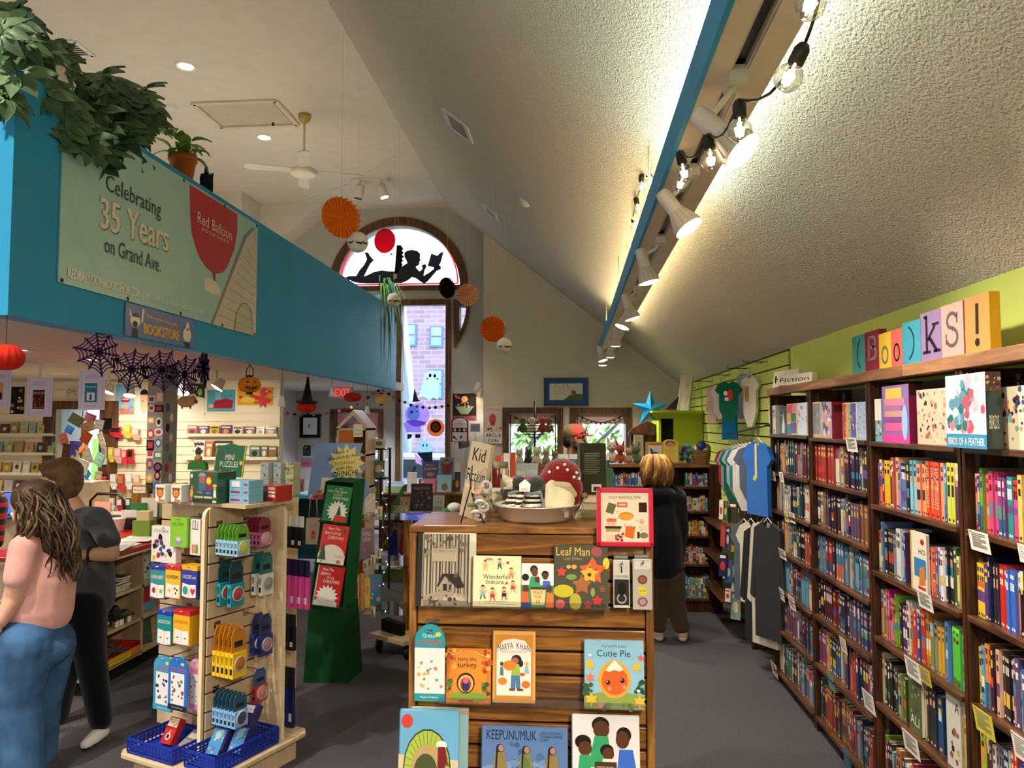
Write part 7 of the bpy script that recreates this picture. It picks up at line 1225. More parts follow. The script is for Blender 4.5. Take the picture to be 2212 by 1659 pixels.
for i,j in ((0,3),(1,2),(3,2)):G().add([u[i],u[j],ub[j],ub[i],tuple(VV(u[i])+VV((.006,0,0))),tuple(VV(u[j])+VV((.006,0,-.006))),tuple(VV(ub[j])+VV((.006,0,-.006))),tuple(VV(ub[i])+VV((.006,0,0)))],[(0,1,2,3),(7,6,5,4),(0,4,5,1)],'#0f4a24').build('side_flap','vcm',gs_)
BU=lambda cx,cy,r_,c='#f0ece0':('s',cx,cy,r_,r_*.72,16,c)
xt=lambda x,y,s:[('p',[(x-s*.5,y),(x+s*.5,y),(x,y+s*1.5)],'#2f5a30'),('r',x-s*.06,y-s*.2,x+s*.06,y,'#5a3a24')]
for k,(x0,x1,y0,y1,c,it,lb) in enumerate(((697,755,1049,1128,'#0f7a3a',[('t','Dr. Seuss',.5,.93,.3,.04,'#d8e04a'),('t','How The Grinch',.45,.85,.72,.075,'#f4f4ea'),('t','LOST',.5,.76,.34,.075,'#f4f4ea'),('t','CHRISTMAS!',.6,.66,.62,.075,'#f4f4ea'),BU(.55,.3,.42)]+xt(.62,.2,.2)+[('p',[(.42,.02),(.95,.02),(.9,.18),(.5,.2)],'#c8402a')],'green picture book in the top pocket of the cardboard display'),
    (687,747,1134,1219,'#d8382e',[('t','How The',.46,.90,.42,.07,'#f4f0e4'),('t','GRINCH STOLE',.42,.78,.62,.07,'#f4f0e4'),('t','CHRISTMAS!',.56,.67,.6,.08,'#f4f0e4'),('e',.5,.2,.48,.3,'#f0e8dc'),('r',0,0,1,.25,'#efe6d8'),('t','Dr. Seuss',.78,.22,.3,.05,'#3a3a3a'),('r',.72,.04,.86,.12,'#e0602a'),('e',.84,.88,.07,.06,'#3a7a3a')]+xt(.16,.1,.3),'bright red picture book in the middle pocket of the cardboard display'),
    (677,737,1223,1311,'#c21f1f',[('t','How The',.4,.90,.4,.07,'#f4f0e4'),('t','GRINCH',.32,.79,.36,.07,'#f4f0e4'),('t','STOLE',.52,.70,.28,.06,'#f4f0e4'),('t','CHRISTMAS!',.58,.61,.62,.08,'#f4f0e4'),BU(.48,.24,.44),('r',.02,0,.9,.14,'#f0ece0'),('t','Dr. Seuss',.72,.16,.36,.05,'#3a3a3a'),('r',0,0,.05,1,'#d8a898')],'dark red picture book with white burst in the bottom pocket'))):
    Y=YQ(y1)-.005;a=PY((x0+x1)/2-4,y1,Y);w=(x1-x0)/F*Y;h=(y1-y0)/F*Y;o=faceout('book',lb,'book',a,0,w,h,.014,c,it,-.14,True);o.rotation_euler=(-.16,.11,0)
    q=PY((x0+x1)/2-6,y1+3,Y-.02);pk_=G();pk_.m=T(*(VV(q)-o0)) @ RY(.11);pk_.box(-w/2-.012,-.008,0,w/2+.012,.05,.012,'#0e3a1c');pk_.build('pocket_lip','vcm',gs_)
P=[(664,1078),(672,1015),(682,957),(783,957),(776,985),(790,1010),(778,1028),(792,1040),(800,1062),(786,1080)]
Y=5.75;a=[PY(*q,Y) for q in P];hs=thing('header_card','pale blue cardboard header sign with yellow starburst behind the green display','sign',(a[0][0],Y,a[0][2]));L0=a[0]
G().prism([(q[0]-L0[0],q[2]-L0[2]) for q in a],0,.01,'#86a3d0').build('board','paper',hs);w,h=136/F*Y,121/F*Y
printed(hs,w,h,[('s',.64,.66,.31,.21,12,'#f0e08a'),('t','Have a',.55,.86,.24,.07,.05,'#1c2a2c'),('t','Wonderfully Awful',.6,.76,.56,.08,.1,'#1c2a2c'),('t','Christmas',.58,.66,.40,.07,.05,'#d8542a'),('t','with the',.6,.57,.28,.06,.04,'#1c2a2c'),('t','GRINCH!',.62,.47,.42,.10,.06,'#1c2a2c'),('p',[(.2,.1),(.42,.1),(.44,.38),(.24,.4)],'#e8e4dc'),('k',.03,.02,.35,.16,12,.05,['#d8643a','#f0d8b0','#b83a2a']),('k',.45,.2,.9,.36,12,.05,['#d83a4a','#f0c8c8','#e8e0d0'])],0,'print',x0=0)
tag(G().box(-.02,.005,0,.02,.04,L0[2],'#5a4a3a').build('sign_post','vcm',None,(L0[0]+.2,Y+.02,0)),'brown cardboard strut behind the blue header sign','post')
# --- wooden spinner rack on casters ---
rk=thing('spinner_rack','wooden book spinner on casters with clear shelves','book rack',(-1.33,5.95,0));hw=.27
G().prismz([(-.28,-.12),(.05,-.34),(.3,-.05),(.0,.25)],.115,.15,'#fff').build('base_board','maplex',rk,bev=.004);G().box(-.03,-.03,.15,.03,.03,1.05).build('post','oakv',rk);G().prismz([(-.2,-.05),(.0,-.2),(.02,-.16),(-.16,.02)],.15,.24,'#16130f').build('black_wedge','vcm',rk)
for x,y in ((-.2,-.1),(.06,-.26),(.22,-.04),(0,.18)):g=G();g.m=T(x,y,.055) @ RY(PI/2);g.lathe([(.001,-.02),(.05,-.02),(.055,-.01),(.055,.01),(.05,.02),(.001,.02)],'#15151a',16);c_=g.build('caster','vc',rk);G().box(x-.02,y-.02,.08,x+.02,y+.02,.115,'#2a2a2e').build('fork','vc',c_)
for z in (.37,.735,1.075):G().box(-.26,-.42,z-.004,.3,.0,z).build('clear_shelf','clear',rk)
for (x0,y0,x1,y1,Y,c,lb,it) in ((757,1240,766,1322,5.6,'#e0a82a','first yellow novel on the spinner',[('r',.2,.2,.6,.8,'#2a2420')]),(767,1243,777,1322,5.62,'#e0a82a','second yellow novel on the spinner',[('r',.2,.2,.6,.8,'#2a2420')]),(778,1240,788,1318,5.64,'#dc8c2e','third orange novel on the spinner',[('k',.1,.1,.9,.9,6,.2,['#c84a2a','#f0d8a0'])]),(788,1250,800,1312,5.68,'#e8c83a','yellow picture book on the spinner',[('e',.5,.6,.25,.15,'#e0803a')]),(798,1242,824,1306,5.72,'#2a86b8','blue comic book facing out on the spinner',[('k',.15,.15,.85,.85,9,.1,['#e8e4e0','#d83a5a','#e8c83a']),('r',.6,.1,.9,.25,'#e0c88a')]),(758,1152,781,1212,5.7,'#23302a','dark green novel on the middle spinner shelf',[('e',.5,.45,.2,.2,'#6a7a5a')]),(780,1141,806,1206,5.75,'#6a1830','maroon novel with tall white title on the middle spinner shelf',[('t','A FALL',.5,.8,.7,.12,'#ece4e0'),('t','SOUR',.5,.62,.6,.12,'#ece4e0'),('k',.1,.05,.9,.45,8,.1,['#a83a5a','#3a1020'])]),(766,1072,788,1112,5.8,'#4a4a50','dark grey book on the top spinner shelf',[('r',.2,.3,.8,.7,'#d8d0c4'),('r',.2,.75,.8,.88,'#d86a7a')]),(786,1066,811,1106,5.85,'#c8a890','tan book with red print on the top spinner shelf',[('k',.1,.1,.9,.9,10,.1,['#a85a4a','#e8d8c8'])])):fo('book',lb,'book',x0,y0,x1,y1,Y,c,it,.014,-.15,.35,True,'books on the spinner rack')
for k,(px,py,Y) in enumerate(((792,1118,5.7),(820,1105,5.8),(789,1222,5.6),(806,1210,5.65),(818,1196,5.7),(805,1322,5.55),(790,1025,7.885),(803,1022,7.885),(818,1018,7.885))):fo('price_card','cream price card, %s on the clear shelf lips' % nth(k+1),'card',px-5,py-11,px+6,py+11,Y,'#e8dcb8',[('r',.3,.2,.5,.8,'#6a6050')],.002,0,.2,group='price cards')
# --- toy house shelf, black shelf with fairy lights, teal table, tote ---
a=PY(728,1010,7.6);b=PY(795,925,7.6);w=b[0]-a[0];zb,zt=0,b[2];hh=thing('house_shelf','wooden doll house shaped shelf with orange panels','shelf',(a[0],7.6,0));
G().box(0,-.02,0,.02,.3,zt).box(w-.02,-.02,0,w,.3,zt).build('sides','maple',hh);ap=PY(760,885,7.6)[2];ax=PY(765,885,7.6)[0]-a[0]
G().prism([(-.01,zt),(.03,zt),(ax,ap-.06),(ax,ap)],-.03,.32,'#c9a060').build('roof_side','maplex',hh);G().prism([(w+.01,zt),(w-.03,zt),(ax,ap-.06),(ax,ap)],-.03,.32,'#fff').build('roof_side','maplex',hh)
for z in (zt-.02,PY(760,985,7.6)[2],PY(760,1055,7.6)[2],.4):G().box(0,-.02,z,w,.3,z+.02).build('shelf','maple',hh)
G().box(.02,.2,0,w-.02,.22,zt,'#c8742e').build('orange_back','vcm',hh);G().box(.02,-.015,PY(760,985,7.6)[2]+.02,w*.55,-.005,zt-.02,'#d8843a').build('orange_panel','vcm',hh)
fo('note_card','yellow note card clipped on the doll house shelf','card',763,916,784,944,7.577,'#ecd98a',[('r',.15,.5,.8,.55,'#6a5a30'),('r',.15,.2,.8,.26,'#6a5a30')],.003,0)
bs_=thing('black_shelf','black metal shelf rack wound with fairy lights','shelf',PY(800,1200,7.9));o0=VV((PY(800,1200,7.9)[0],7.9,0));bs_.location=o0;w=PY(835,1000,7.9)[0]-o0.x;zt=PY(820,968,7.9)[2]
for x in (-.12,w-.06,w):G().box(x-.012,-.012+(.15 if x == w else 0),0,x+.012,.012+(.15 if x == w else 0),zt).build('upright','blackmetal',bs_)
for py in (968,1032,1078,1140):z=PY(820,py,7.9)[2];G().box(-.12,-.01,z-.02,w,.16,z).build('shelf_plate','blackmetal',bs_)
fl=thing('fairy_lights','fairy light string wound down the black shelf rack','string lights',(o0.x+w,7.87,zt));pts=[(.03*math.sin(i*1.3),-.02+.02*math.cos(i*2),-i*.06) for i in range(26)]
G().tube(pts,.002,'#c8c8c8',4).build('wire','vc',fl)
for q in pts[::2]:G().ball(q,.006,'#fff',6,4).build('light','fairy',fl)
for (x0,y0,x1,y1,c,lb) in ((806,948,832,968,'#d8d0c4','cream book with green oval on top of the black shelf'),(806,995,830,1030,'#4a6a5a','green book on the second black shelf'),(793,1040,818,1076,'#2f5a44','dark green book on the third black shelf')):fo('book',lb,'book',x0,y0,x1,y1,7.85,c,[('e',.5,.5,.3,.25,'#4a7a5a' if c[1] == 'd' else '#c8b88a'),('r',.0,0,.1,1,'#a8282e')],.02,-.1,.1,True)
tt=thing('teal_table','teal painted desk by the lavender wall','table',(PY(680,1075,8.6)[0],8.7,0));z=PY(680,1068,8.6)[2]
G().box(-.45,-.2,z-.04,.35,.3,z,'#2f8a94').build('desk_top','vc',tt);G().box(-.43,-.18,.0,-.38,.28,z-.04,'#2a7a86').box(.28,-.18,.0,.33,.28,z-.04,'#2a7a86').build('legs','vc',tt);G().box(-.38,.2,.15,.28,.22,z-.04,'#15566a').build('back_panel','vc',tt)
a=PY(678,1175,8.46);tb_=thing('tote_bag','natural canvas tote bag with red print hanging on the desk','bag',a);G().prism([(-.09,0),(.09,0),(.085,.30),(-.085,.30)],-.03,.03,'#b3a594').build('bag','cloth',tb_,bev=.01);G().tube([(-.05,-.03,.3),(-.035,-.03,.54),(0,-.03,.6),(.035,-.03,.54),(.05,-.03,.3)],.008,'#a89a88',6).build('handle','cloth',tb_);G().tube([(0,-.03,.595),(0,.06,.595)],.006,'#999',6).build('hook','metal',tb_);printed(tb_,.17,.3,[('e',.5,.42,.14,.1,'#b83a34'),('r',.36,.2,.64,.4,'#c8605a')],-.03,'print')
for k,(x0,y0,x1,y1,c,it,lb) in enumerate(((641,1035,656,1062,'#8a3a5a',[('e',.5,.4,.3,.3,'#3a1a2a')],'pink and purple picture book on the teal desk'),(628,1030,640,1062,'#3a5a8a',[],'blue book at the left of the teal desk'))):fo('book',lb,'book',x0,y0,x1,y1,8.6,c,it,.02,-.1,0,True)
# --- lavender passage wall ---
YP=YF-.004
def framed_pic(name,lb,x0,y0,x1,y1,Y,fc,mc,items,fwid=.03,matw=.12):
    a=PY(x0,y1,Y);b=PY(x1,y0,Y);w,h=b[0]-a[0],b[2]-a[2];o=thing(name,lb,'picture frame',((a[0]+b[0])/2,Y,a[2]));g=G()
    for s in (-1,1):g.box(s*w/2-fwid*(s > 0),-.03,0,s*w/2+fwid*(s < 0),0,h,fc);g.box(-w/2,-.03,(0,h-fwid)[s > 0],w/2,0,(fwid,h)[s > 0],fc)
    g.build('frame','vcg',o);G().box(-w/2+fwid,-.012,fwid,w/2-fwid,0,h-fwid,mc).build('mat_board','paper',o);printed(o,w-2*matw,h-2*matw,items,-.012,'picture',z0=matw,step=.001)
framed_pic('framed_drawing','black framed small ink drawing on the lavender wall',648,895,693,946,YP,'#0e0f14','#0e0f14',[('r',0,0,1,1,'#dfe4ee'),('r',.4,.4,.48,.62,'#3a3a3a'),('l',[(.2,.7),(.8,.72)],.02,'#b8bcc8')],.02,.055)
framed_pic('framed_picture','blue matted picture of a hill with two figures above the far windows',1175,816,1271,876.5,YB-.004,'#1a1c30','#3f5f96',[('r',0,0,1,1,'#e0dac8'),('p',[(.42,0),(1,0),(1,.35),(.8,.38),(.62,.3)],'#5a7a44'),('r',.66,.35,.74,.6,'#9a6a44'),('r',.73,.36,.79,.55,'#7a5a3c'),('k',.1,.75,.6,.95,6,.02,['#4a4a44']),('l',[(.05,.3),(.2,.5),(.35,.32)],.015,'#b8b4a8')],.02,.09)
poster('wall_photo','small black and white photograph on the lavender wall','photo',653,960,673,986,'#e8e8ee',[('r',.05,.05,.95,.95,'#3a3c40'),('k',.1,.2,.9,.9,10,.1,['#8a8c90','#18191c','#c8c8cc'])],YP);poster('wall_card','coral and blue lettered card on the lavender wall','card',650,990,674,1009,'#c86a7a',[('r',0,.8,1,1,'#5a9ac0'),('t','NWSA',.5,.4,.8,.35,'#8a2a3a')],YP)
a=PY(740,846,10.6);ex=thing('exit_sign','red lit exit sign under the balcony soffit','exit sign',(a[0],10.6,PY(740,861,10.6)[2]));w,h=42/F*10.6,27/F*10.6;G().box(-w/2,0,0,w/2,.06,h,'#d8a8a8').build('housing','vc',ex);G().box(-.02,.02,h,.02,.04,ZS-PY(740,861,10.6)[2],'#ccc').build('mount','vc',ex);printed(ex,w,h,[('t','EXIT',.5,.5,.8,.62,'#ff2a18')],0,'lettering',m='exitred')
o=struct(G().box(PY(611,900,YF)[0],YF-.03,0,PY(626,900,YF)[0],YF,PY(618,880,YF)[2]).build('door_1','trim'));G().box(PY(613,900,YF)[0],YF-.04,0,PY(624,900,YF)[0],YF-.03,PY(618,884,YF)[2],'#2a1c14').build('door_leaf','vc',o)
gd_=thing('dot_garland','garland of black and orange felt dots across the passage and window','garland',(0,11.3,0));ps=[(622,893),(637,895),(651,897),(665,895),(678,896),(692,897),(706,893),(719,891),(732,888),(746,884),(759,880),(772,874),(784,866),(795,859),(806,851),(818,844),(828,843),(840,851),(850,858),(863,865),(875,869),(888,875),(901,878),(914,880),(928,881),(941,880),(955,878),(968,876)]
g=G();g.tube([(PY(x,y,11.3)[0],0,PY(x,y,11.3)[2]) for x,y in ps],.003,'#333',4);g.build('thread','vc',gd_)
for k,(x,y) in enumerate(ps):q=PY(x,y,11.3);g=G();g.m=T(q[0],-.005,q[2]) @ RX(PI/2);g.lathe([(.001,0),(.024,0),(.024,.006),(.001,.006)],'#14161a' if k % 2 else '#c85a3a',12);g.build('felt_dot','cloth',gd_)
# painted figures on the tall window glass
def paint(lb,items):
    o=thing('window_painting',lb,'painting',(0,YF+.105,0),group='paintings on the tall window');g=G()
    for k,(pts,c) in enumerate(items):g.poly([(PY(x,y,YF+.1)[0],-.001*k,PY(x,y,YF+.1)[2]) for x,y in pts],c)
    g.build('paint','glasspaint',o)
E_=lambda x,y,a,b:ell(x,y,a,b,14)
paint('white painted ghost with smiling face on the tall window',[([(904,858),(912,830),(918,806),(932,799),(946,808),(949,830),(946,864),(936,858),(928,865),(916,857)],'#cfe6e4'),(E_(929,811,3,4),'#1c2430'),(E_(939,812,3,4),'#1c2430'),(E_(923,818,3,2.5),'#e8a0a8'),(E_(945,819,3,2.5),'#e8a0a8')])
paint('purple painted witch with pointed hat on the tall window',[(E_(901,896,27,26),'#b48ae0'),(E_(893,893,14,17),'#8fd0e8'),([(891,868),(895,838),(903,862),(908,866),(886,870)],'#171a22'),([(878,934),(872,915),(880,908),(905,908),(921,912),(918,918),(908,920),(910,934)],'#9a7ad8'),(E_(889,890,2.5,3),'#16202a'),(E_(901,889,3,1),'#16202a'),([(880,938),(890,938),(888,946),(880,949)],'#14161c'),([(897,938),(908,938),(908,946),(897,946)],'#14161c')])
paint('orange painted pumpkin with face in it on the tall window',[(E_(941,924,19,19),'#d8602a'),(E_(941,922,12,13),'#17161c'),(E_(941,923,8,9),'#e8803a'),(E_(938,921,1.5,2),'#1a1210'),(E_(944,921,1.5,2),'#1a1210')]);paint('pale painted child with black cloak low on the tall window',[(E_(918,967,15,15),'#a8d4e4'),([(900,978),(934,976),(934,998),(920,1000),(908,988)],'#191c26'),([(895,976),(908,990),(912,1005),(898,1000)],'#e0a0d0'),(E_(914,962,1.5,3),'#1a2430'),(E_(922,962,1.5,3),'#1a2430')])
# --- posters right of the tall window and on the beige wall ---
poster('poster','dark poster of family in a green boat under the moon','poster',978,850,1029,906,'#2a2226',[('e',.5,.78,.14,.13,'#e0b080'),('p',[(.1,.5),(.9,.5),(.65,.2),(.35,.2)],'#8aa890'),('k',.2,.45,.8,.68,12,.06,['#d8c0a8','#4a4a6a','#a85a4a']),('k',.05,.7,.25,.95,3,.08,['#d86a6a']),('r',0,0,1,.14,'#8a4a4a')],YP)
poster('poster','pink and white poster with pink kitten at the beige wall edge','poster',1047,877,1085,933,'#e4d2c4',[('t','KITTY-CORN',.5,.86,.7,.08,'#c83a4a'),('e',.45,.5,.2,.2,'#c85a6a'),('r',.32,.25,.58,.45,'#b84a5a'),('k',.1,.04,.9,.16,6,.08,['#d86a7a','#4a3a3a'])],YB-.004);poster('shelf_sign','white sign reading ABCs and 123s','sign',1047,933,1085,958,'#ece8e2',[('t','ABCs &',.5,.72,.86,.3,'#1c1a1a'),('t','123s',.5,.26,.56,.28,'#1c1a1a')],YB-.03)
a=PY(993,955,11.0);gu=thing('arched_sign','purple edged white arched sign on a small bracket','sign',(a[0],11.0,a[2]));w,h=34/F*11,54/F*11;G().prism([((x-.5)*w*1.1,z*h) for x,z in arch],-.01,.03,'#7a1f5a').build('frame','vc',gu);printed(gu,w,h,[('p',[(x*.92+.04,z*.93+.03) for x,z in arch],'#e6dde2'),('t','GUSTAVO',.5,.70,.8,.12,'#b8325a'),('t','THE WORLD OF',.5,.83,.6,.05,'#5a3a5a'),('r',.05,.40,.95,.58,'#2a1c22'),('e',.2,.49,.09,.07,'#e0d0d0'),('e',.5,.49,.09,.07,'#c87a7a'),('e',.8,.49,.09,.07,'#e0d0d0'),('k',.1,.1,.7,.32,5,.09,['#2a2024','#7a3a5a'])],-.01,'print',step=.001);G().prism([(-.02,0),(.02,0),(.01,-.1),(-.01,-.1)],0,YF-11.0-.02,'#3a1a2e').build('bracket','vc',gu)
sk_=fo('shelf_talker','small blue and coral square sign on a thin stem','sign',1016,915,1037,933,10.5,'#d86a60',[('r',.06,.1,.94,.8,'#3a7aa8')],.004,0);pass
# --- bookshelf under the window, round black table ---
a=PY(905,1034,10.6);b=PY(985,1034,10.6);tag(G().box(0,0,PY(900,1064,10.4)[2]-a[2],b[0]-a[0],.12,-.005).build('book_riser','oak',None,(a[0],10.58,a[2])),'wooden riser under the back row of window books','riser')
sb=thing('window_bookcase','low wooden bookcase under the tall window loaded with books','bookcase',(PY(900,1064,10.4)[0],10.4,0));z=PY(900,1064,10.4)[2];G().tube([(0,0,0),(0,0,z-sk_.location.z)],.006,'#ccc',6).build('stem','metal',sk_);G().box(-.55,-.05,z-.03,.98,.35,z).build('top','oak',sb,bev=.003);G().box(-.53,.3,0,.73,.33,z-.03).build('back_panel','oakv',sb)
for x in (-.53,.1,.71):G().box(x,-.04,0,x+.02,.33,z-.03).build('side','oakv',sb)
for (x0,y0,x1,y1,Y,c,it,lb) in ((833,1040,872,1064,10.38,'#7a9a5a',[('r',0,.55,1,1,'#b8c8d8'),('t',"WHAT A DAY",.55,.82,.6,.12,'#2a2a2a')],'landscape picture book at the left of the low bookcase'),(879,1020,900,1062,10.4,'#d8ccc0',[('l',[(.2,.2),(.8,.8)],.03,'#8a6a5a')],'white book with sketch behind the black easel'),(913,997,946,1034,10.6,'#2a2a62',[('t','APART,',.5,.78,.7,.13,'#c8a860'),('t','TOGETHER',.5,.58,.84,.12,'#e8dcc0'),('e',.5,.25,.25,.12,'#b8643a')],'navy book with gold lettering on the window bookcase'),(950,988,980,1034,10.6,'#5a8aa8',[('p',[(.2,.2),(.8,.2),(.95,.75),(.5,.95),(.05,.75)],'#7a1f2e'),('t',"DON'T",.5,.75,.5,.12,'#e8c87a')],'blue and maroon book in the top window row'),(943,1026,975,1063,10.42,'#9ac8d4',[('e',.55,.3,.22,.22,'#8a6a4a')],'pale blue book with brown bear shape'),(908,1036,941,1063,10.42,'#d86a7a',[('k',.1,.1,.9,.9,8,.1,['#3a2a3a','#e8b8a0'])],'pink book below the navy book'),(981,1020,994,1062,10.45,'#3a2a2a',[('e',.5,.4,.3,.2,'#d8785a')],'dark book with red shape at the right of the low bookcase'),(982,1000,992,1034,10.6,'#e0dcd4',[],'white slim book at the window corner')):fo('book',lb,'book',x0,y0,x1,y1,Y,c,it,.02,-.12,0,True,'books under the tall window')
rt_=thing('round_table','round black table covered with seasonal books','table',(PY(917,1118,8.4)[0],8.4,0));z=PY(917,1112,8.4)[2];G().lathe([(.001,z),(.44,z),(.45,z-.015),(.44,z-.04),(.001,z-.04)],'#131316',36).build('table_top','vcg',rt_)
for k in range(3):a=.5+2.1*k;G().tube([(.3*math.cos(a),.3*math.sin(a),z-.03),(.36*math.cos(a),.36*math.sin(a),0)],.018,'#131316',8).build('leg','vc',rt_)
for (x0,y0,x1,y1,Y,c,it,lb,rz) in ((888,1045,934,1104,8.3,'#1c1518',[('t','HALLOWEEN',.5,.83,.7,.09,'#e08a5a'),('k',.1,.08,.9,.7,22,.05,['#c85a4a','#d8c0a0','#8a3a4a','#5a6a5a'])],'black halloween book on the round table',.1),(935,1070,959,1104,8.25,'#c8bca4',[('t','HARROW',.5,.82,.7,.1,'#5a4a3a'),('r',.1,.05,.9,.3,'#6a8a4a'),('r',.2,.35,.3,.7,'#8a8272'),('r',.45,.35,.55,.7,'#8a8272'),('r',.7,.35,.8,.7,'#8a8272')],'beige book with stones on the round table',-.1),(864,1073,886,1094,8.3,'#b08a78',[('k',.1,.1,.9,.9,10,.1,['#6a4a5a','#d8b8a0','#8aa05a'])],'small boxed game on the round table',.1),(850,1092,884,1108,8.2,'#9aa86a',[('k',.05,.1,.95,.9,12,.07,['#c8643a','#5a4a8a','#e0d8b0'])],'green tin game at the front of the round table',0)):fo('book' if 'book' in lb else 'game_box',lb,'book' if 'book' in lb else 'game',x0,y0,x1,y1,Y,c,it,.03,-.1,rz,'book' in lb)
g=G();q=[PY(836,1109,8.3),PY(870,1050,8.5),PY(875,1052,8.5),PY(846,1111,8.3)];L0=q[0];tag(g.add([tuple(VV(k)-VV(L0)) for k in q]+[tuple(VV(k)-VV(L0)+VV((.02,.06,.02))) for k in q],[(0,1,2,3),(7,6,5,4),(0,4,5,1),(1,5,6,2),(2,6,7,3),(3,7,4,0)],'#3a6a34').build('folding_book','vc',None,L0),'green folding book leaning at the left of the round table','book')
q=[PY(876,1062,10.42),PY(897,1008,10.5)];tag(G().tube([(0,0,0),tuple(VV(q[1])-VV(q[0]))],.02,'#141416',4).build('easel','blackmetal',None,q[0]),'black wooden easel leaning on the low bookcase','easel')
a=PZ(842,1240,0);o=thing('green_crate','low green box on the floor under the round table','box',(PY(845,1240,8.7)[0],8.6,0));G().box(-.18,-.15,0,.22,.15,.12,'#4c6a34').build('box','vc',o)
o=thing('plush_dog','white plush dog lying across the green floor box','plush toy',(PY(862,1220,8.5)[0],8.5,.12));blob('dog_body',[((-.15,0,.03),.03,(.02,0,.07),.05),((.02,0,.08),.05,(.1,0,.13),.045),((.1,0,.15),.05,(.06,-.05,.14),.03),((.11,0,.18),.015,(.15,.02,.2),.012),((.04,-.04,.05),.025,(-.1,-.06,.02),.02)],.01,'plush',o,'#dcd6d0')
for k,(x0,y0,x1,y1,c,lb) in enumerate(((838,1120,862,1215,'#1c2c7a','blue fabric bag hanging under the round table'),(860,1130,884,1200,'#8a1c2c','red fabric bag hanging under the round table'))):a=PY((x0+x1)/2,y1,8.15);w,h=(x1-x0)/F*8.15,(y1-y0)/F*8.15;o=thing('fabric_bag',lb,'bag',a);blob('bag',[((-w*.2,0,.05),w*.3,(0,0,h*.6),w*.3),((w*.2,0,.05),w*.28,(w*.1,0,h*.7),w*.22)],.012,'cloth',o,c);G().tube([(-.03,0,h*.8),(0,0,h),(.04,0,h*.8)],.008,c,6).build('strap','cloth',o)
o=thing('toy_gnome','green and white gnome figure at the edge of the display top','toy',(PY(966,1132,3.1)[0],3.1,0));z=PY(966,1132,3.1)[2];blob('gnome_body',[((.0,0,z),.03,(0,0,z+.05),.02)],.006,'plush',o,'#1f6a34');G().tube([(-.05,-.02,z-.05),(.03,0,z+.06)],.012,'#cbb694',8).build('arm','vc',o);G().ball((.03,0,z+.07),(.03,.025,.02),'#dcdcd4',12,8).build('cap','plush',o);G().box(-.02,0,0,.02,.04,z-.02,'#3a2a1c').build('stand','vc',o)
# --- far bookcase across the aisle ---
YK=7.28;kx0,kx1=PY(1305,1000,YK)[0],PY(1536,1000,YK)[0];kz=PY(1420,1002,YK)[2];KS=[PY(1480,y,YK)[2] for y in (1051.5,1104.6,1157.6,1218.6,1293)]
fbk=thing('aisle_bookcase','dark oak bookcase across the aisle behind the person in black','bookcase',((kx0+kx1)/2,YK,0));w=(kx1-kx0)/2
for x in (-w,-.02,w-.022):G().box(x,0,0,x+.022,.3,kz-.03).build('side_panel','walnut',fbk)
G().box(-w-.02,-.02,kz-.035,w+.02,.34,kz).build('top','oak',fbk,bev=.004);G().box(-w,.28,0,w,.3,kz-.03).build('back_panel','walnut',fbk);G().box(-w,.02,0,w,.04,KS[4]-.02).build('kickboard','walnut',fbk)
for z in KS:G().box(-w+.022,.0,z-.022,w-.022,.28,z).build('shelf','walnutx',fbk,bev=.002)
rr=random.Random(31);pals=[['#3a7ab0','#4a8a5a','#2a4a7a','#5a4a8a','#d8d4c8','#8a3a3a'],['#d8c08a','#d8a83a','#c8b08a','#5a7ab0','#e0d4b0'],['#6a9a5a','#c8a83a','#d86a3a','#e0d8c8','#a8342a'],['#1f4a3a','#2a3a6a','#d8d4cc','#7a9a3a','#c8b08a'],['#2a6ac0','#3a8ad0','#8ab0c8','#6a8a3a','#d8d8d0']]
for s,z in enumerate(KS):
    x=(kx0+kx1)/2+w-.03;i=0
    while x > kx0+.03 and i < 34:
        col=rr.choice(pals[s]);th=rr.uniform(.018,.034);h=rr.uniform(.75,.95)*((kz if s == 0 else KS[s-1])-z-.05)*.86;i += 1;stuff.m=T(x-th/2,YK+.03,z) @ RZ(PI/2);pstuff.m=stuff.m;spine_geo(stuff,th,h,.15,col,rr.randint(0,5),rr,pstuff);x -= th+.001
        if i == 9 and s < 4:x -= .28
so=stuff.build('shelf_books','vcg');tag(so,'packed rows of colourful novels on the far wall bookcases and the aisle bookcase','books',kind='stuff');po_=pstuff.build('page_blocks','paper',so);po_['kind']='stuff'
cor=thing('corner_post','dark oak end panel between the aisle bookcase and the clothes','panel',(PY(1546,1100,YK)[0],YK,0));G().box(-.05,-.03,0,.05,.2,kz-.01).build('panel','walnut',cor,bev=.004)
# things on the aisle bookcase
fo('boxed_toy','white and yellow box with blue whale on the aisle bookcase','box',1396,955,1431,1001,YK,'#d8b03a',[('r',.05,.03,.9,.94,'#ece6dc'),('e',.45,.4,.28,.16,'#3a4a9a'),('p',[(.2,.45),(.12,.72),(.3,.68),(.34,.5)],'#3a4a9a'),('r',.06,.86,.9,.94,'#d8603a')],.07,0,.25)
a=PY(1448,998,YK);o=thing('swaddle_toy','yellow arched baby swaddle package with baby face','package',a);w,h=31/F*YK,48/F*YK;G().prism([((x-.5)*w,z*h) for x,z in arch],-.03,.03,'#e8c860').build('package','vc',o);printed(o,w,h,[('e',.5,.80,.34,.14,'#8a5230'),('e',.5,.77,.28,.11,'#d8a07a'),('e',.4,.77,.03,.015,'#3a2418'),('e',.6,.77,.03,.015,'#3a2418'),('t','Swaddled',.5,.5,.7,.08,'#d89a3a')],-.03,'print')
o=thing('toy_jar','clear tub of blue and purple baby toys','jar',(PY(1482,1000,YK)[0],YK+.06,kz));G().lathe([(.001,0),(.07,0),(.07,.18)],'#fff',16).build('tub','clear',o)
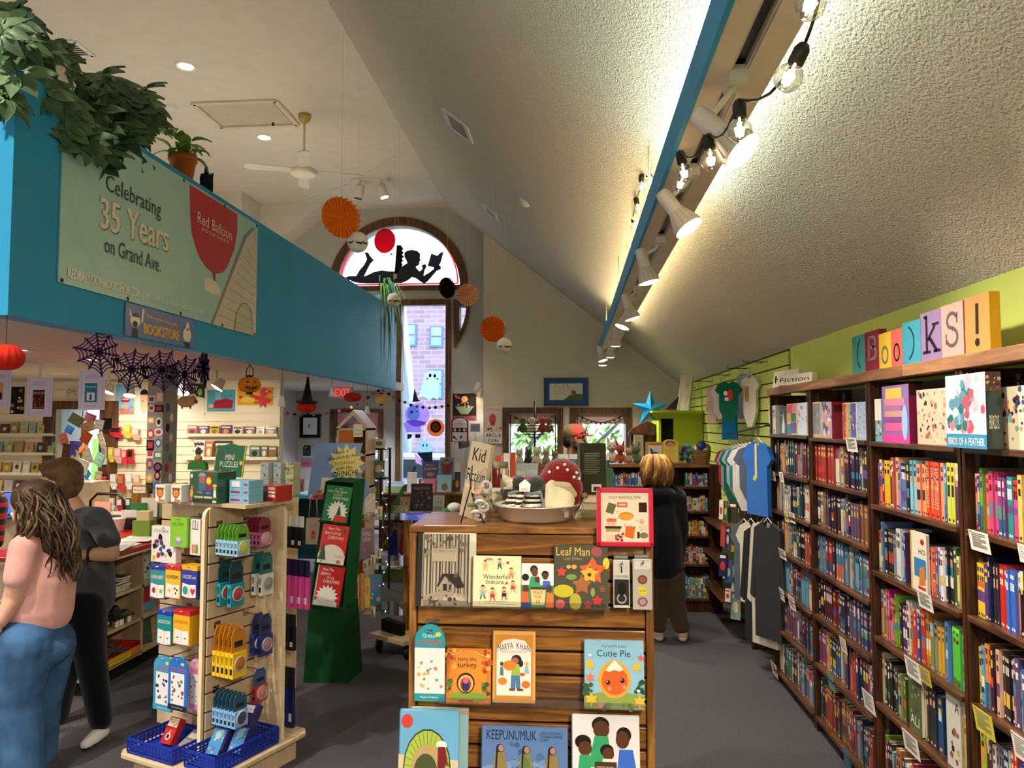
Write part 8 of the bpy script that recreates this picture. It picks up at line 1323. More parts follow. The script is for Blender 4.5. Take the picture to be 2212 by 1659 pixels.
for k in range(9):G().ball((.035*math.cos(k*2.4),.035*math.sin(k*2.4),.03+.017*k),.026,('#1f6ac0','#5a2a7a','#2aa0b0')[k % 3],10,7).build('toy_ring','vc',o)
o=thing('wicker_basket','woven basket holding round tins on the aisle bookcase','basket',(PY(1516,1000,YK)[0],YK+.05,kz));g=G()
for k in range(6):g.m=T(0,0,.012+.022*k);g.lathe([(.075+.004*k,-.011),(.083+.004*k,0),(.075+.004*k,.011)],'#8a6a42',16)
g.build('weave','vcm',o)
for k in range(3):g=G();g.m=T(-.04+.045*k,-.02,.15+.03*(k == 1)) @ RX(1.2);g.lathe([(.001,.012),(.042,.012),(.045,-.012),(.001,-.012)],('#8a8a8e','#1c3a8a','#a8a8ac')[k],16);g.build('tin','metal' if k != 1 else 'vcg',o)
def plush(lb,px,py,Y,c,s,ears=True,zb=None):
    o=thing('plush_toy',lb,'plush toy',(PY(px,py,Y)[0],Y,PY(px,py,Y)[2] if zb is None else zb),group='small plush toys');k=s
    blob('plush_body',[((0,0,.05*k),(.04*k,.035*k,.05*k)),((0,-.01*k,.13*k),(.042*k,.038*k,.038*k)),((0,-.04*k,.12*k),.018*k),((-.03*k,-.02*k,.07*k),.014*k,(-.045*k,-.04*k,.02*k),.013*k),((.03*k,-.02*k,.07*k),.014*k,(.045*k,-.04*k,.02*k),.013*k)]+([((-.025*k,0,.16*k),.014*k,(-.032*k,0,.2*k),.008*k),((.025*k,0,.16*k),.014*k,(.032*k,0,.2*k),.008*k)] if ears else []),.007,'plush',o,c)
    g=G();[g.ball((sx*.017*k,-.045*k,.138*k),.005*k,'#1a1512',6,4) for sx in (-1,1)];g.ball((0,-.058*k,.122*k),.006*k,'#1a1512',6,4);g.build('face','vc',o)
for (px,py,Y,c,s,lb) in ((1322,1000,YK+.05,'#d0c4ae',1.25,'cream plush cat on the aisle bookcase'),(1340,1000,YK+.02,'#a8481c',1.1,'rust orange plush fox on the aisle bookcase'),(1358,1000,YK+.05,'#c8a884',.9,'tan plush bear on the aisle bookcase'),(1374,1000,YK+.06,'#5f7a5c',1.05,'sage green plush dinosaur on the aisle bookcase')):plush(lb,px,py,Y,c,s,zb=kz)
fo('paper_ream','tall white boxed set at the back of the aisle bookcase','box',1370,940,1389,1001,YK+.2,'#e4ddc8',[('r',.45,0,.47,1,'#b8b09a')],.08,0)
# wire stand with plush pile behind the tub
wz=PY(1158,1003,5.6)[2];ws=thing('plush_stand','oak stand carrying the pile of plush dogs','display unit',(PY(1160,1003,5.6)[0],5.6,0));G().box(-.35,-.15,0,.45,.4,wz-.02).build('cabinet','oakv',ws);G().box(-.36,-.16,wz-.02,.46,.41,wz).build('top','oak',ws)
o=thing('wire_basket','black wire bowl on a stem holding small plush toys','basket',(PY(1155,960,5.7)[0],5.7,wz));zb=PY(1155,950,5.7)[2]-wz;G().tube([(0,0,0),(0,0,zb+.3)],.008,'#141414',6).build('stem','blackmetal',o);G().lathe([(.09,0),(.1,0),(.1,.008),(.001,.012)],'#141414',16).build('foot','blackmetal',o)
for k in range(5):r_=.05+.1*math.sin(k/4*1.4);z=zb+.02+.022*k;G().tube([(r_*math.cos(q),r_*math.sin(q),z) for q in [2*PI*i/20 for i in range(21)]],.003,'#141414',5).build('wire_ring','blackmetal',o)
for k in range(8):a=k*PI/4;G().tube([(.05*math.cos(a),.05*math.sin(a),zb+.02),(.15*math.cos(a),.15*math.sin(a),zb+.108)],.0025,'#141414',4).build('wire_rib','blackmetal',o)
for (dx,c,lb) in ((-.09,'#4a6a2c','green cactus plush in the wire bowl'),(-.02,'#d8ccb0','cream plush in the wire bowl'),(.06,'#b8303a','red and white striped plush in the wire bowl'),(.11,'#8a5a3a','brown plush at the right of the wire bowl')):plush(lb,0,0,5.7,c,.75,False,zb=wz+zb+.06);bpy.data.objects[-1] if False else None;[setattr(q,'location',(o.location.x+dx,5.68,wz+zb+.05)) for q in COL.objects if q.get('label') == lb]
for k,(px,c,s) in enumerate(((1122,'#c9bca6',1.0),(1142,'#4a4440',1.0),(1160,'#d2c6b2',1.1),(1180,'#b8ac98',1.0),(1198,'#8a7258',.9))):plush('plush dog, %s along the pile on the oak stand' % nth(k+1),px,1000,5.5+.08*(k % 2),c,s*.68,zb=wz)
# --- far right: star, carved cabinet, lime hutch, barn board ---
YL=9.6;a=PY(1424,1000,YL);b=PY(1528,887,YL);lh=thing('lime_hutch','lime green painted hutch with moulded cornice','cabinet',(a[0],YL,0));w,zt=b[0]-a[0],b[2];w=min(w,XW-.03-a[0]);lhz=zt
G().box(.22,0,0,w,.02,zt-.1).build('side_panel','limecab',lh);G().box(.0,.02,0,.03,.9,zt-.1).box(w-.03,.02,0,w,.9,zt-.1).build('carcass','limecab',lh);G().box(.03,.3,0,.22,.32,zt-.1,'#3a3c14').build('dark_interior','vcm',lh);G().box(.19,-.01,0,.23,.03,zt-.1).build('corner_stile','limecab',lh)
for k in range(4):G().box(-.02-.022*k,-.02-.022*k,zt-.1+.025*k,w,.9,zt-.075+.025*k).build('cornice','limecab',lh)
a=PY(1407,887,9.9);s_=thing('metal_star','blue folded tin barn star leaning on the dark cabinet','star',PY(1405,884,9.9));r1,r2=40/F*9.9,16/F*9.9;g=G()
for k in range(5):
    for s in (-1,1):a0=PI/2+2*PI*k/5;a1=a0+s*PI/5;g.add([(0,-.07,0),(r1*math.cos(a0),0,r1*math.sin(a0)),(r2*math.cos(a1),0,r2*math.sin(a1))],[(0,1,2)],'#1277a8')
g.build('star_face','vcg',s_)
o=thing('purple_star','dark purple glitter star point behind the barn board','star',PY(1452,885,9.75));g=G();g.prism([(-.09,0),(.1,0),(.1,.19)],0,.03,'#2a1440');g.build('point','vc',o)
dc=thing('carved_cabinet','dark carved wooden cabinet top below the blue star','cabinet',(PY(1400,1000,9.9)[0],9.95,0));zt=PY(1400,925,9.9)[2];G().prism([(-.24,zt-.05),(.24,zt-.05),(.2,zt),(.08,zt+.06),(0,zt+.09),(-.08,zt+.06),(-.2,zt)],-.05,.1,'#3a1c12').build('carved_crest','walnut',dc);G().box(-.25,-.08,zt-.09,.25,.12,zt-.05).build('moulding','walnut',dc);G().box(-.22,.0,0,.22,.1,zt-.09,'#160c08').build('body','walnut',dc)
o=thing('barn_board','whitewashed barn board sign standing on the lime hutch','sign',(PY(1478,886,9.62)[0],9.72,lhz),(-.1,.1,-.6));G().box(-.085,-.02,0,.085,.02,78/F*9.4).build('board','barn',o)
# --- clothes ---
def tee(name,lb,c,w,h,p,rz,sleeves=.35,onesie=False,items=None,cat='shirt',group=None,long=False,hang='#e8e4dc',th=.03):
    o=thing(name,lb,cat,p,(0,0,rz),group);a=w/2;s=w*sleeves
    P=[(-a*.35,h),(-a,h*.94),(-a-s*.6,h*(.94-s/h*1.0) if not long else h*.35),(-a-s*.1,h*(.86-s/h*1.1) if not long else h*.32),(-a*.98,h*.72)]
    B=[(-a*.98,h*.3),(-a*.35,0),(a*.35,0),(a*.98,h*.3)] if onesie else [(-a*1.02,0),(a*1.02,0)]
    P=P+B+[(-x,z) for x,z in P[::-1]]+[(a*.2,h*.95),(-a*.2,h*.95)];g=G();g.prism(P,-th/2,th/2,c);g.build('garment','cloth',o,bev=.006)
    G().tube([(-a*.8,0,h*.93),(0,0,h+.03),(a*.8,0,h*.93)],.004,hang,6).build('hanger','vc',o);G().tube([(0,0,h+.03),(0,0,h+.07),(.012,0,h+.085),(.02,0,h+.07)],.002,'#999',5).build('hanger_hook','metal',o)
    if items:printed(o,w,h,items,-th/2,'print',m='cloth',step=.001)
    return o
def slat(px,py,w,h,c,lb,X=XW-.1,rz=-PI/2+.5,**k):p=PXp(px,py,X);return tee('baby_bodysuit',lb,c,w,h,(p[0],p[1],p[2]),rz,group='baby clothes on the green slat wall',cat='baby clothes',**k)
slat(1540,915,.17,.42,'#dcbcb4','pale pink baby romper on the green slat wall',long=True,rz=-1.2);slat(1558,905,.2,.36,'#e6e0dc','white baby bodysuit behind the green one',onesie=True,rz=-1.0);slat(1575,912,.17,.37,'#0f5c44','dark green baby bodysuit with red print on the slat wall',X=XW-.28,rz=-.35,onesie=True,items=[('e',.58,.66,.16,.14,'#b83a2e'),('e',.35,.7,.1,.06,'#d8d8cc'),('r',.3,.52,.5,.6,'#d8d8cc')]);slat(1577,950,.14,.3,'#1377b8','bright blue baby leggings below the green bodysuit',X=XW-.2,rz=-.5,sleeves=.01);slat(1608,905,.2,.42,'#8a9cb8','grey blue baby romper on the slat wall',long=True,rz=-1.3);slat(1622,922,.16,.45,'#ddd8cc','white baby sleeper with gold patch on the slat wall',rz=-1.0,onesie=True,items=[('r',.2,.5,.5,.8,'#b8863a')])
for k in range(5):p=PXp(1500+k*38,838-k*14,XW-.02);o=thing('wall_hook','metal slat wall hook, %s along the green wall' % nth(k+1),'hook',p,group='slat wall hooks');G().tube([(0,0,0),(-.18,0,.0),(-.185,0,.02)],.004,'#444',5).build('arm','blackmetal',o);G().tube([(0,-.1,.0),(0,.3,0)],.004,'#444',5).build('bar','blackmetal',o)
ra=PXp(1575,938,1.45);rb_=PXp(1660,918,1.42);cr_=thing('clothes_rail','black clothes rail in front of the green slat wall','rail',ra);G().tube([(0,0,0),tuple(VV(rb_)-VV(ra)),(.2,rb_[1]-ra[1],rb_[2]-ra[2])],.008,'#222',8).build('rail','blackmetal',cr_)
bc=[('#b81f2a','red'),('#7aa0a8','grey teal'),('#0f5c44','dark green'),('#9ab0c0','pale blue'),('#2a7a80','teal'),('#d8d0c8','cream'),('#d8d8dc','white'),('#5a6a80','slate')]
for k,(c,n) in enumerate(bc):t=k/8;p=VV(ra).lerp(VV(rb_),.06+t*.78);tee('baby_bodysuit','%s baby bodysuit hanging on the clothes rail' % n,c,.24,.42+.05*(k % 3),(p.x-.02,p.y,p.z-.56-.05*(k % 3)),-.95+.04*k,onesie=True,group='baby clothes on the rail',cat='baby clothes')
p=PXp(1640,1113,1.33);tee('t_shirt','bright blue tee shirt with yellow print at the rail end','#0b66c0',.25,PXp(1640,955,1.33)[2]-p[2],p,-1.22,items=[('r',.42,.5,.52,.98,'#d8d27a'),('s',.4,.5,.1,.06,6,'#c8d83a')],group='shirts')
for k,(px,py,w,c,n) in enumerate(((1610,1300,.46,'#50616c','slate grey tee shirt'),(1625,1305,.44,'#e0d8c4','cream shirt'),(1640,1385,.48,'#0c0c0e','black hooded sweatshirt'),(1656,1395,.44,'#d6d0c2','white long sleeved shirt'),(1663,1380,.42,'#2a2c30','charcoal shirt'))):
    p=PXp(px,py,1.36);q=PXp(px,1130 if k != 2 else 1140,1.36);tee('shirt','%s on the lower clothes rail' % n,c,w*.52,q[2]-p[2],p,-1.15+.05*k,long=(k > 1),items=[('t','OUT',.55,.66,.25,.06,'#8a867c'),('t','LOUD',.5,.56,.25,.06,'#8a867c')] if k == 2 else ([('l',[(.55,.75),(.52,.5)],.03,'#7a3a5a')] if k == 0 else None),group='shirts')
# corner shelves with picture books below the clothes
cs_=thing('corner_shelf','dark wooden corner shelf of picture books below the baby clothes','bookcase',(PXp(1580,1380,1.5)[0],PXp(1580,1340,1.45)[1],0));
for zz in [PXp(1580,y,1.45)[2] for y in (1125,1195,1265,1345)]:G().prismz([(-.26,-.6),(-.05,-.9),(.15,-.9),(.15,.3),(-.26,.3)],zz-.02,zz,'#fff').build('shelf','walnutx',cs_,bev=.003)
G().box(.1,-.9,0,.13,.3,1.2).build('back_panel','walnut',cs_);G().box(-.08,-.93,0,.13,-.9,1.0).build('end_panel','walnut',cs_)
bks=[(1553,1080,1562,1122,'#e0dcc8'),(1563,1082,1571,1124,'#3a7a3a'),(1573,1085,1592,1130,'#4a3a34'),(1556,1130,1566,1180,'#b84a3a'),(1567,1138,1576,1188,'#3a4a8a'),(1577,1140,1592,1192,'#d8b83a'),(1552,1195,1570,1245,'#1c2a5a'),(1566,1210,1580,1258,'#2a6ab0'),(1579,1224,1598,1278,'#e4e0d8'),(1566,1272,1578,1300,'#e0dcd4'),(1578,1280,1600,1338,'#8aa8a0')]
for k,(x0,y0,x1,y1,c) in enumerate(bks):fo('picture_book','%s picture book, %s on the corner shelf counted from the top' % (cname(c),nth(k+1)),'book',x0,y0,x1,y1,PXp(1575,1200,1.28)[1],c,[('e',.5,.45,.3,.2,('#c83a3a','#e8d8b0','#3a3a3a')[k % 3]),('r',.15,.78,.85,.9,('#f0e8d8','#c83a3a')[k % 2])],.015,-.1,-.6,True,'corner shelf books')
# ================= PEOPLE =================
def head_caps(c,yaw,dn=.0):
    f=VV((math.cos(yaw)*math.cos(dn),math.sin(yaw)*math.cos(dn),-math.sin(dn)));s=VV((-math.sin(yaw),math.cos(yaw),0));u=s.cross(f)*-1;u=u if u.z > 0 else -u;c=VV(c);rot=RZ(yaw) @ RY(dn)
    caps=[(c+u*.02,(.098,.076,.105),rot),(c+f*.025-u*.055,.058,c+f*.06-u*.088,.03),(c+f*.092-u*.0,.012,c+f*.112-u*.022,.012),(c+f*.03-u*.02,.065),(c+f*.088-u*.055,.014,c+f*.086-u*.065,.016)]
    for k in (-1,1):caps += [(c+s*k*.076-u*.01,.012,c+s*k*.08+u*.02,.014),(c+f*.075+s*k*.035-u*.02,.022)]
    return caps,f,s,u
def hand_caps(w,d,n,curl=.5):
    w,d,n=VV(w),VV(d).normalized(),VV(n).normalized();s=d.cross(n).normalized();out=[(w,.024,w+d*.05,.028),(w+d*.05+s*.018,.02,w+d*.05-s*.018,.02)]
    for k,L_ in enumerate((.062,.07,.066,.05)):
        b=w+d*.075+s*(.027-.018*k);m=b+(d*(1-curl*.4)+n*curl).normalized()*L_*.55;e=m+(d*(1-curl)+n*(curl+.3)).normalized()*L_*.5;out += [(b,.0095,m,.009),(m,.009,e,.0078)]
    b=w+d*.03+s*.03;m=b+(d*.6+s*.6+n*.3).normalized()*.035;out += [(b,.012,m,.0105),(m,.0105,m+(d*.8+n*.5).normalized()*.03,.009)];return out
def rel(caps,o):o=VV(o);return [tuple((VV(q)-o if i in ((0,) if len(k) < 4 else (0,2)) else q) for i,q in enumerate(k)) for k in caps]
def shoe(p,toe,c,c2,name,t):
    p,q=VV(p),VV(toe);o=blob(name,[(p+VV((0,0,.045)),.042,p.lerp(q,.6)+VV((0,0,.035)),.038),(p.lerp(q,.6)+VV((0,0,.033)),.038,q+VV((0,0,.03)),.03)],.008,'vc',t,c,colfn=lambda v:c2 if v.z < .018 else None);return o
def person(label,P,skin,hairc,shirt,pants,shoes,body,hair,shirt_c,pant_c,head,hands=(),vox=.011,sm='cloth',pm='cloth',hairmat='hair',strands=None,face=True):
    o=VV(P);t=thing('person',label,'person',P);hc,f,s,u=head_caps(*head)
    caps=hc+body
    for h in hands:caps += hand_caps(*h)
    blob('body',rel(caps,o),.0075,'skin',t,skin,smooth=4)
    g=G();c=VV(head[0])-o
    for k in (-1,1):g.ball(c+f*.086+s*k*.033+u*.005,.012,'#e8e4de',10,6);g.ball(c+f*.096+s*k*.033+u*.005,.0055,'#2a1c14',8,5)
    g.build('eyes','vcg',t);g=G();g.tube([c+f*.098-u*.058-s*.022,c+f*.104-u*.06,c+f*.098-u*.058+s*.022],.006,'#a05048',6);g.build('lips','skin',t)
    blob('shirt',rel(shirt,o),vox,sm,t,*((shirt_c,) if isinstance(shirt_c,str) else ('#888',shirt_c)));blob('trousers',rel(pants,o),vox,pm,t,pant_c)
    if hair:blob('hair',rel(hair,o),.009,hairmat,t,hairc,smooth=3)
    return t,o,f,s,u
def J(Y):return lambda px,py,dy=0:VV(PY(px,py,Y+dy))
# grey shirt woman
j=J(4.2);hd=j(126,1040,.0);le,lw=j(240,1196,-.14),j(192,1198,-.22);hl,hr_=j(182,1312,-.07),j(152,1312,.09)
sh=[(j(190,1290,0),.15,j(190,1215),.14),(j(190,1215),.14,j(180,1140),.125),(j(208,1122,-.1),.075,j(168,1118,.15),.07),(j(212,1122,-.1),.07,j(236,1168,-.14),.062),(j(168,1118,.15),.065,j(158,1170,.2),.06),(j(178,1304,0),(.155,.165,.06)),(j(165,1170,0),(.12,.13,.1))]
pn=[(hl,.125,j(196,1420,-.08),.085),(j(196,1420,-.08),.085,j(218,1556,-.08),.062),(hr_,.125,j(146,1425,.1),.08),(j(146,1425,.1),.08,j(124,1552,.12),.06),(j(165,1308),(.14,.17,.1))]
fl_,fr_=j(220,1560,-.08),j(122,1556,.12);fl_.z=0;fr_.z=0
hairp=[(hd+VV((.02,.01,.06)),(.115,.105,.085)),(hd+VV((.075,.0,.0)),(.06,.095,.10)),(hd+VV((.085,-.02,-.05)),.055,hd+VV((.06,-.05,-.09)),.035),(hd+VV((-.06,0,.085)),(.05,.07,.04))]
t,o,f,s,u=person('short haired woman in grey tee and black trousers standing at the counter',(hl.x,4.2,0),'#c89a84','#5e4226',sh,pn,0,[(hd,.05,j(158,1092),.052),(j(158,1092),.055,j(175,1140),.08),(j(236,1166,-.14),.05,le,.046),(le,.046,lw,.036),(j(158,1170,.2),.05,j(150,1200,.2),.045),(j(150,1200,.2),.042,j(130,1195,.1),.032),(hl,.08,j(196,1420,-.08),.06),(j(196,1420,-.08),.06,fl_+VV((0,0,.06)),.04),(hr_,.08,j(146,1425,.1),.06),(j(146,1425,.1),.06,fr_+VV((0,0,.06)),.04),(j(175,1140),.08,j(170,1300),.1)],hairp,'#3f4145','#0d1018',(hd,PI*.93,.35),[(lw,(-1,-.15,.0),(0,.3,-1)),(j(130,1195,.1),(-1,-.2,0),(0,0,-1))])
shoe(fl_-o,fl_-o+VV((.0,-.14,0)),'#e6e2de','#4a3c4c','shoe',t);shoe(fr_-o,fr_-o+VV((-.07,-.12,0)),'#e6e2de','#3a4a8a','shoe',t)
g=G();c=hd-o;g.tube([c+f*.02-s*-.08+u*.01,c+f*.1-s*-.07+u*.0,c+f*.112,c+f*.1+s*-.07,c+f*.02+s*-.08+u*.01],.0035,'#1a1412',6);[g.tube([c+f*.105+s*k*.035+(u*math.cos(q)+s*math.sin(q))*.024 for q in [2*PI*i/12 for i in range(13)]],.003,'#1a1412',5) for k in (-1,1)];g.build('glasses','vc',t)
g=G();g.m=T(*(lw-o+(le-lw)*.12)) @ RY(PI/2);g.lathe([(.04,-.012),(.043,-.008),(.043,.008),(.04,.012)],'#1c1a1a',16);g.build('watch_strap','vc',t)
# pink shirt woman
j=J(3.72);hd=j(70,1096);ne,nw=j(33,1290,-.16),j(4,1338,-.2);hn,hf=j(50,1395,-.1),j(98,1395,.1)
sh=[(j(82,1315),.17,j(92,1250),.16),(j(92,1250),.16,j(98,1190),.13),(j(58,1180,-.12),.075,j(128,1186,.14),.075),(j(56,1182,-.13),.078,j(40,1246,-.17),.068),(j(130,1188,.14),.07,j(118,1250,.2),.062),(j(78,1318),(.165,.17,.05))]
pn=[(hn,.15,j(40,1520,-.1),.105),(j(40,1520,-.1),.105,j(52,1652,-.1),.10),(hf,.15,j(88,1520,.1),.10),(j(88,1520,.1),.10,j(84,1640,.12),.085),(j(72,1350),(.165,.17,.08)),(j(80,1400,0),(.17,.18,.11))]
fa,fb2=j(52,1660,-.1),j(84,1648,.12);fa.z=0;fb2.z=0
hairp=[(hd+VV((.02,0,.05)),(.115,.12,.10)),(hd+VV((.06,.0,-.02)),.11,j(120,1170,.02),.10),(j(112,1170,-.02),.10,j(130,1235,0),.055),(j(60,1150,-.1),.05,j(35,1200,-.13),.03)]
t,o,f,s,u=person('long curly haired woman in pink tee and jeans at the left edge',(hn.x,3.72,0),'#d0a08a','#3c2a1a',sh,pn,0,[(hd,.05,j(80,1150),.055),(j(80,1150),.055,j(95,1200),.09),(j(40,1246,-.17),.055,ne,.048),(ne,.048,nw,.036),(j(118,1250,.2),.05,j(95,1300,.22),.045),(j(95,1300,.22),.043,j(60,1280,.1),.033),(hn,.1,j(40,1520,-.1),.07),(j(40,1520,-.1),.07,fa+VV((0,0,.05)),.045),(hf,.1,j(88,1520,.1),.07),(j(88,1520,.1),.07,fb2+VV((0,0,.05)),.045),(j(95,1200),.09,j(75,1380),.11)],hairp,'#d9a29c','#41648f',(hd,PI*1.02,.45),[(nw,(-.3,-.1,-1),(.9,0,-.2)),(j(60,1280,.1),(-1,-.3,0),(0,0,-1))],pm='denim')
g=G();rr=random.Random(6)
for k in range(170):
    a=rr.uniform(-2.3,2.0);r0=hd-o+VV((.02+.10*math.cos(a),.105*math.sin(a),.06+rr.uniform(-.03,.05)));end=(j(rr.uniform(100,172),rr.uniform(1190,1262),rr.uniform(-.12,.1)) if rr.random() < .8 else j(rr.uniform(20,60),rr.uniform(1180,1225),-.14))-o;pts=[];ph=rr.uniform(0,6);am=rr.uniform(.008,.02)
    for i in range(15):
        v=i/14;q=r0.lerp(end,v)+VV((.07,-.05,.05))*math.sin(PI*v)*.9;q += VV((math.sin(ph+v*16),math.cos(ph+v*16),0))*am*v;pts.append(q)
    g.tube(pts,[.006]*10+[.006,.005,.004,.003,.002],rr.choice(('#3f2c1c','#54402a','#33231a','#6b5236')),5)
g.build('curls','hair',t);shoe(fb2-o,fb2-o+VV((.02,-.18,0)),'#4a2e22','#2a1c16','shoe',t);shoe(fa-o,fa-o+VV((-.05,-.18,0)),'#4a2e22','#2a1c16','shoe',t)
p=nw+VV((-.03,-.02,-.09));ph=thing('phone','phone in dark patterned case held by the pink shirt woman','phone',p,(.2,.3,.6));G().box(-.035,-.006,-.07,.035,.006,.07,'#2a2022').build('case','vcg',ph,bev=.004);printed(ph,.07,.14,[('k',.1,.1,.9,.9,8,.15,['#b8848a','#e0dcd4','#5a3a3a'])],-.006,'print',z0=-.07)
# person in black hoodie, seen from behind
j=J(6.3);hd=j(1418,1016);hl,hr_=j(1420,1240),j(1450,1240)
sh=[(j(1432,1222),.165,j(1431,1150),.165),(j(1431,1150),.165,j(1428,1085),.14),(j(1398,1072),.08,j(1460,1072),.08),(j(1396,1074),.085,j(1394,1145),.075),(j(1394,1145),.075,j(1405,1205,-.1),.06),(j(1461,1074),.085,j(1468,1145),.078),(j(1468,1145),.075,j(1462,1212,.08),.062),(j(1402,1056,.02),.06,j(1444,1056,.02),.06),(j(1425,1068,-.08),(.13,.07,.08)),(j(1432,1224),(.185,.15,.05))]
fl_,fr_=j(1424,1392),j(1475,1390);fl_.z=0;fr_.z=0
pn=[(hl,.115,j(1420,1315,.02),.085),(j(1420,1315,.02),.085,fl_+VV((0,0,.13)),.068),(hr_,.115,j(1460,1312,.02),.085),(j(1460,1312,.02),.085,fr_+VV((-.01,0,.13)),.068),(j(1435,1240),(.17,.14,.1))]
hairp=[(hd+VV((0,.01,.035)),(.112,.115,.105)),(hd+VV((0,-.02,-.05)),(.11,.10,.075)),(hd+VV((-.09,.0,-.02)),(.04,.06,.05)),(hd+VV((.085,.0,-.02)),(.045,.06,.07)),(hd+VV((.04,-.03,-.09)),(.06,.05,.04)),(hd+VV((-.04,-.03,-.085)),(.06,.05,.04))]
t,o,f,s,u=person('person in black hoodie and brown trousers seen from behind, browsing shelves',(fl_.x,6.3,0),'#d0a890','#a8773c',sh,pn,0,[(hd,.05,j(1426,1058),.055),(j(1405,1205,-.1),.035,j(1415,1218,.0),.03),(j(1462,1212,.08),.035,j(1455,1222,.14),.03),(j(1426,1058),.055,j(1430,1200),.1),(hl,.08,fl_+VV((0,0,.06)),.045),(hr_,.08,fr_+VV((0,0,.06)),.045)],hairp,'#0c0c0f','#4a3826',(hd,PI*.55,.1),[(j(1415,1218,0),(.2,1,-.3),(0,0,-1)),(j(1455,1222,.14),(-.2,1,-.3),(0,0,-1))])
g=G()
for k in range(70):
    a=rr.uniform(-3.1,0.1)+.0;r0=hd-o+VV((.06*math.cos(a),.07*math.sin(a),.13));e=hd-o+VV((.125*math.cos(a),.12*math.sin(a),rr.uniform(-.13,-.05)));m=hd-o+VV((.135*math.cos(a+.2),.135*math.sin(a+.2),rr.uniform(.0,.05)));g.tube([r0,r0.lerp(m,.6)+VV((0,0,.025)),m,m.lerp(e,.6)+VV((.012*math.sin(k),.012*math.cos(k),0)),e],[.011,.012,.012,.010,.004],rr.choice(('#b5833f','#8f6030','#caa05c','#7a5028')),5)
g.build('hair_locks','hair',t);shoe(fr_-o,fr_-o+VV((.0,.2,0)),'#e0dcd4','#c8c4bc','shoe',t);shoe(fl_-o,fl_-o+VV((-.03,.2,0)),'#e0dcd4','#c8c4bc','shoe',t)
# bearded man with cap behind the displays
j=J(7.0);hd=j(1240,950);ch=j(1232,1050);hp=j(1232,1190);fl_,fr_=j(1222,1318),j(1246,1318);fl_.z=fr_.z=0
t,o,f,s,u=person('bearded man in red and tan cap with sunglasses on it',(fl_.x,7.0,0),'#b07a60','#1c1512',[(ch,.15,hp,.15),(ch+VV((0,-.17,.09)),.075,ch+VV((0,.17,.09)),.075),(ch+VV((0,-.19,.08)),.07,ch+VV((.02,-.24,-.18)),.06),(ch+VV((0,.19,.08)),.07,ch+VV((.02,.24,-.18)),.06)],[(hp+VV((0,-.08,0)),.12,fl_+VV((0,0,.08)),.07),(hp+VV((0,.08,0)),.12,fr_+VV((0,0,.08)),.07)],0,[(hd,.055,ch+VV((0,0,.12)),.06),(ch+VV((.02,-.24,-.18)),.05,ch+VV((.16,-.2,-.36)),.035),(ch+VV((.02,.24,-.18)),.05,ch+VV((.16,.2,-.36)),.035),(ch,.1,hp,.1),(hp+VV((0,-.08,0)),.08,fl_+VV((0,0,.06)),.05),(hp+VV((0,.08,0)),.08,fr_+VV((0,0,.06)),.05)],[(hd+VV((-.06,0,-.01)),(.05,.08,.07)),(hd+VV((.045,0,-.085)),.05,hd+VV((.08,0,-.11)),.032),(hd+VV((.02,.06,-.06)),.03,hd+VV((.07,.03,-.09)),.03),(hd+VV((.02,-.06,-.06)),.03,hd+VV((.07,-.03,-.09)),.03)],'#23262c','#2c3038',(hd,.12,.0),[(ch+VV((.16,-.2,-.36)),(.8,0,-.6),(0,1,0)),(ch+VV((.16,.2,-.36)),(.8,0,-.6),(0,-1,0))])
cc=hd-o;cp=thing('baseball_cap','coral red and tan trucker cap worn by the bearded man','cap',hd+VV((0,0,.045)));blob('crown',[((0,0,.02),(.115,.095,.09))],.01,'cloth',cp,'#c8504a',colfn=lambda v:'#8a7048' if v.x < -.01 else None);blob('brim',[((.1,0,.0),(.045,.075,.012)),((.14,0,-.004),(.05,.07,.009))],.007,'cloth',cp,'#c8504a')
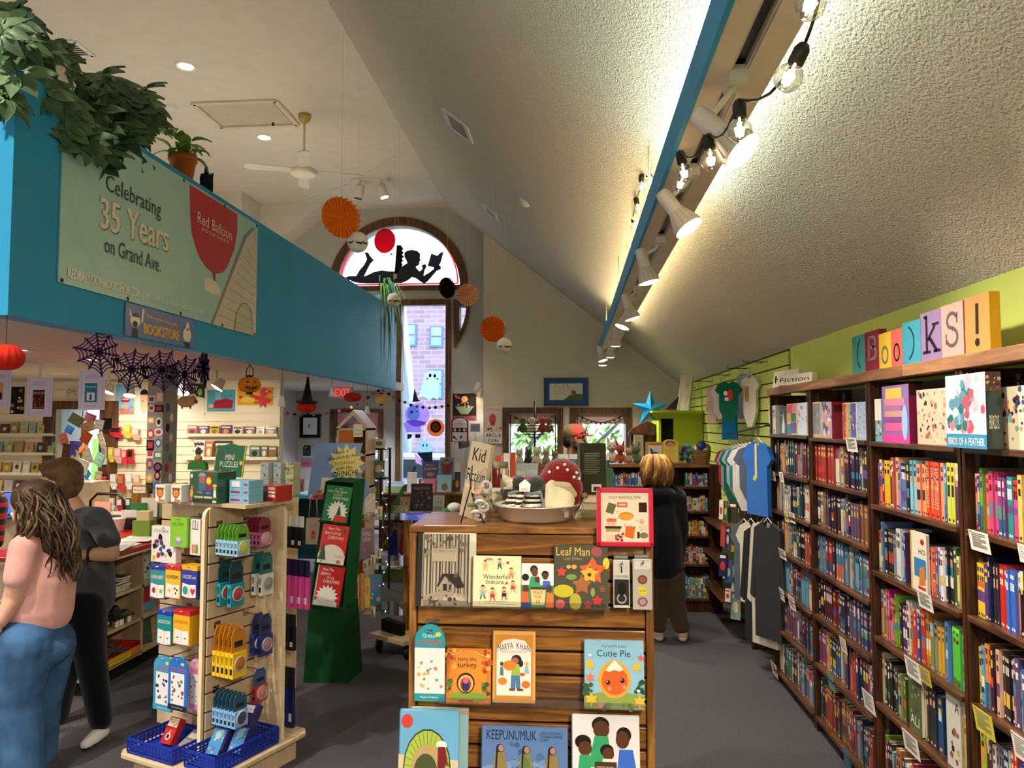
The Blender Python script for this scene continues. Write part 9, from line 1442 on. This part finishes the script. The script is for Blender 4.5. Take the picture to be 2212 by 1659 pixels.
sg=thing('sunglasses','black sunglasses resting on the cap','sunglasses',hd+VV((.09,0,.085)));[(lambda g:(setattr(g,'m',T(.03,k*.035,0) @ RY(1.2)),g.lathe([(.001,.004),(.026,.003),(.028,-.003),(.001,-.004)],'#101012',14),g.build('lens','vcg',sg)))(G()) for k in (-1,1)];G().tube([(.03,-.06,0),(-.1,-.095,-.05)],.004,'#101012',5).build('temple','vc',sg);G().tube([(.03,.06,0),(-.1,.095,-.05)],.004,'#101012',5).build('temple','vc',sg)
[shoe(q-o,q-o+VV((.2,0,0)),'#2a2a2e','#16161a','shoe',t) for q in (fl_,fr_)]
# shopper in red plaid just inside the left edge
j=J(5.3);hd=j(-62,1010);ch=j(-55,1110);hp=j(-58,1260);fl_,fr_=j(-75,1455),j(-40,1455);fl_.z=fr_.z=0
t,o,f,s,u=person('person in red and black plaid shirt cut off by the left edge',(fl_.x,5.3,0),'#c89a84','#1c1614',[(ch,.16,hp,.15),(ch+VV((-.17,0,.09)),.08,ch+VV((.17,0,.09)),.08),(ch+VV((.18,0,.08)),.075,ch+VV((.2,-.04,-.2)),.062),(ch+VV((-.18,0,.08)),.075,ch+VV((-.2,-.04,-.2)),.062)],[(hp+VV((-.08,0,0)),.12,fl_+VV((0,0,.08)),.075),(hp+VV((.08,0,0)),.12,fr_+VV((0,0,.08)),.075)],0,[(hd,.05,ch+VV((0,0,.12)),.06),(ch+VV((.2,-.04,-.2)),.05,ch+VV((.12,-.2,-.3)),.035),(ch+VV((-.2,-.04,-.2)),.05,ch+VV((-.12,-.2,-.3)),.035),(ch,.1,hp,.1)],[(hd+VV((0,0,.05)),(.11,.11,.1)),(hd+VV((.03,0,-.08)),.09,hd+VV((.06,0,-.2)),.06)],lambda c:'#17121a' if (int(c.x*24+90)+int(c.z*24)) % 2 else '#9a1a18','#15161a',(hd,0.2,.1),[(ch+VV((.12,-.2,-.3)),(-.3,-1,0),(0,0,-1)),(ch+VV((-.12,-.2,-.3)),(.3,-1,0),(0,0,-1))])
[shoe(q-o,q-o+VV((.05,-.2,0)),'#2a2a2e','#16161a','shoe',t) for q in (fl_,fr_)]
bpy.data.scenes.remove(SCR)
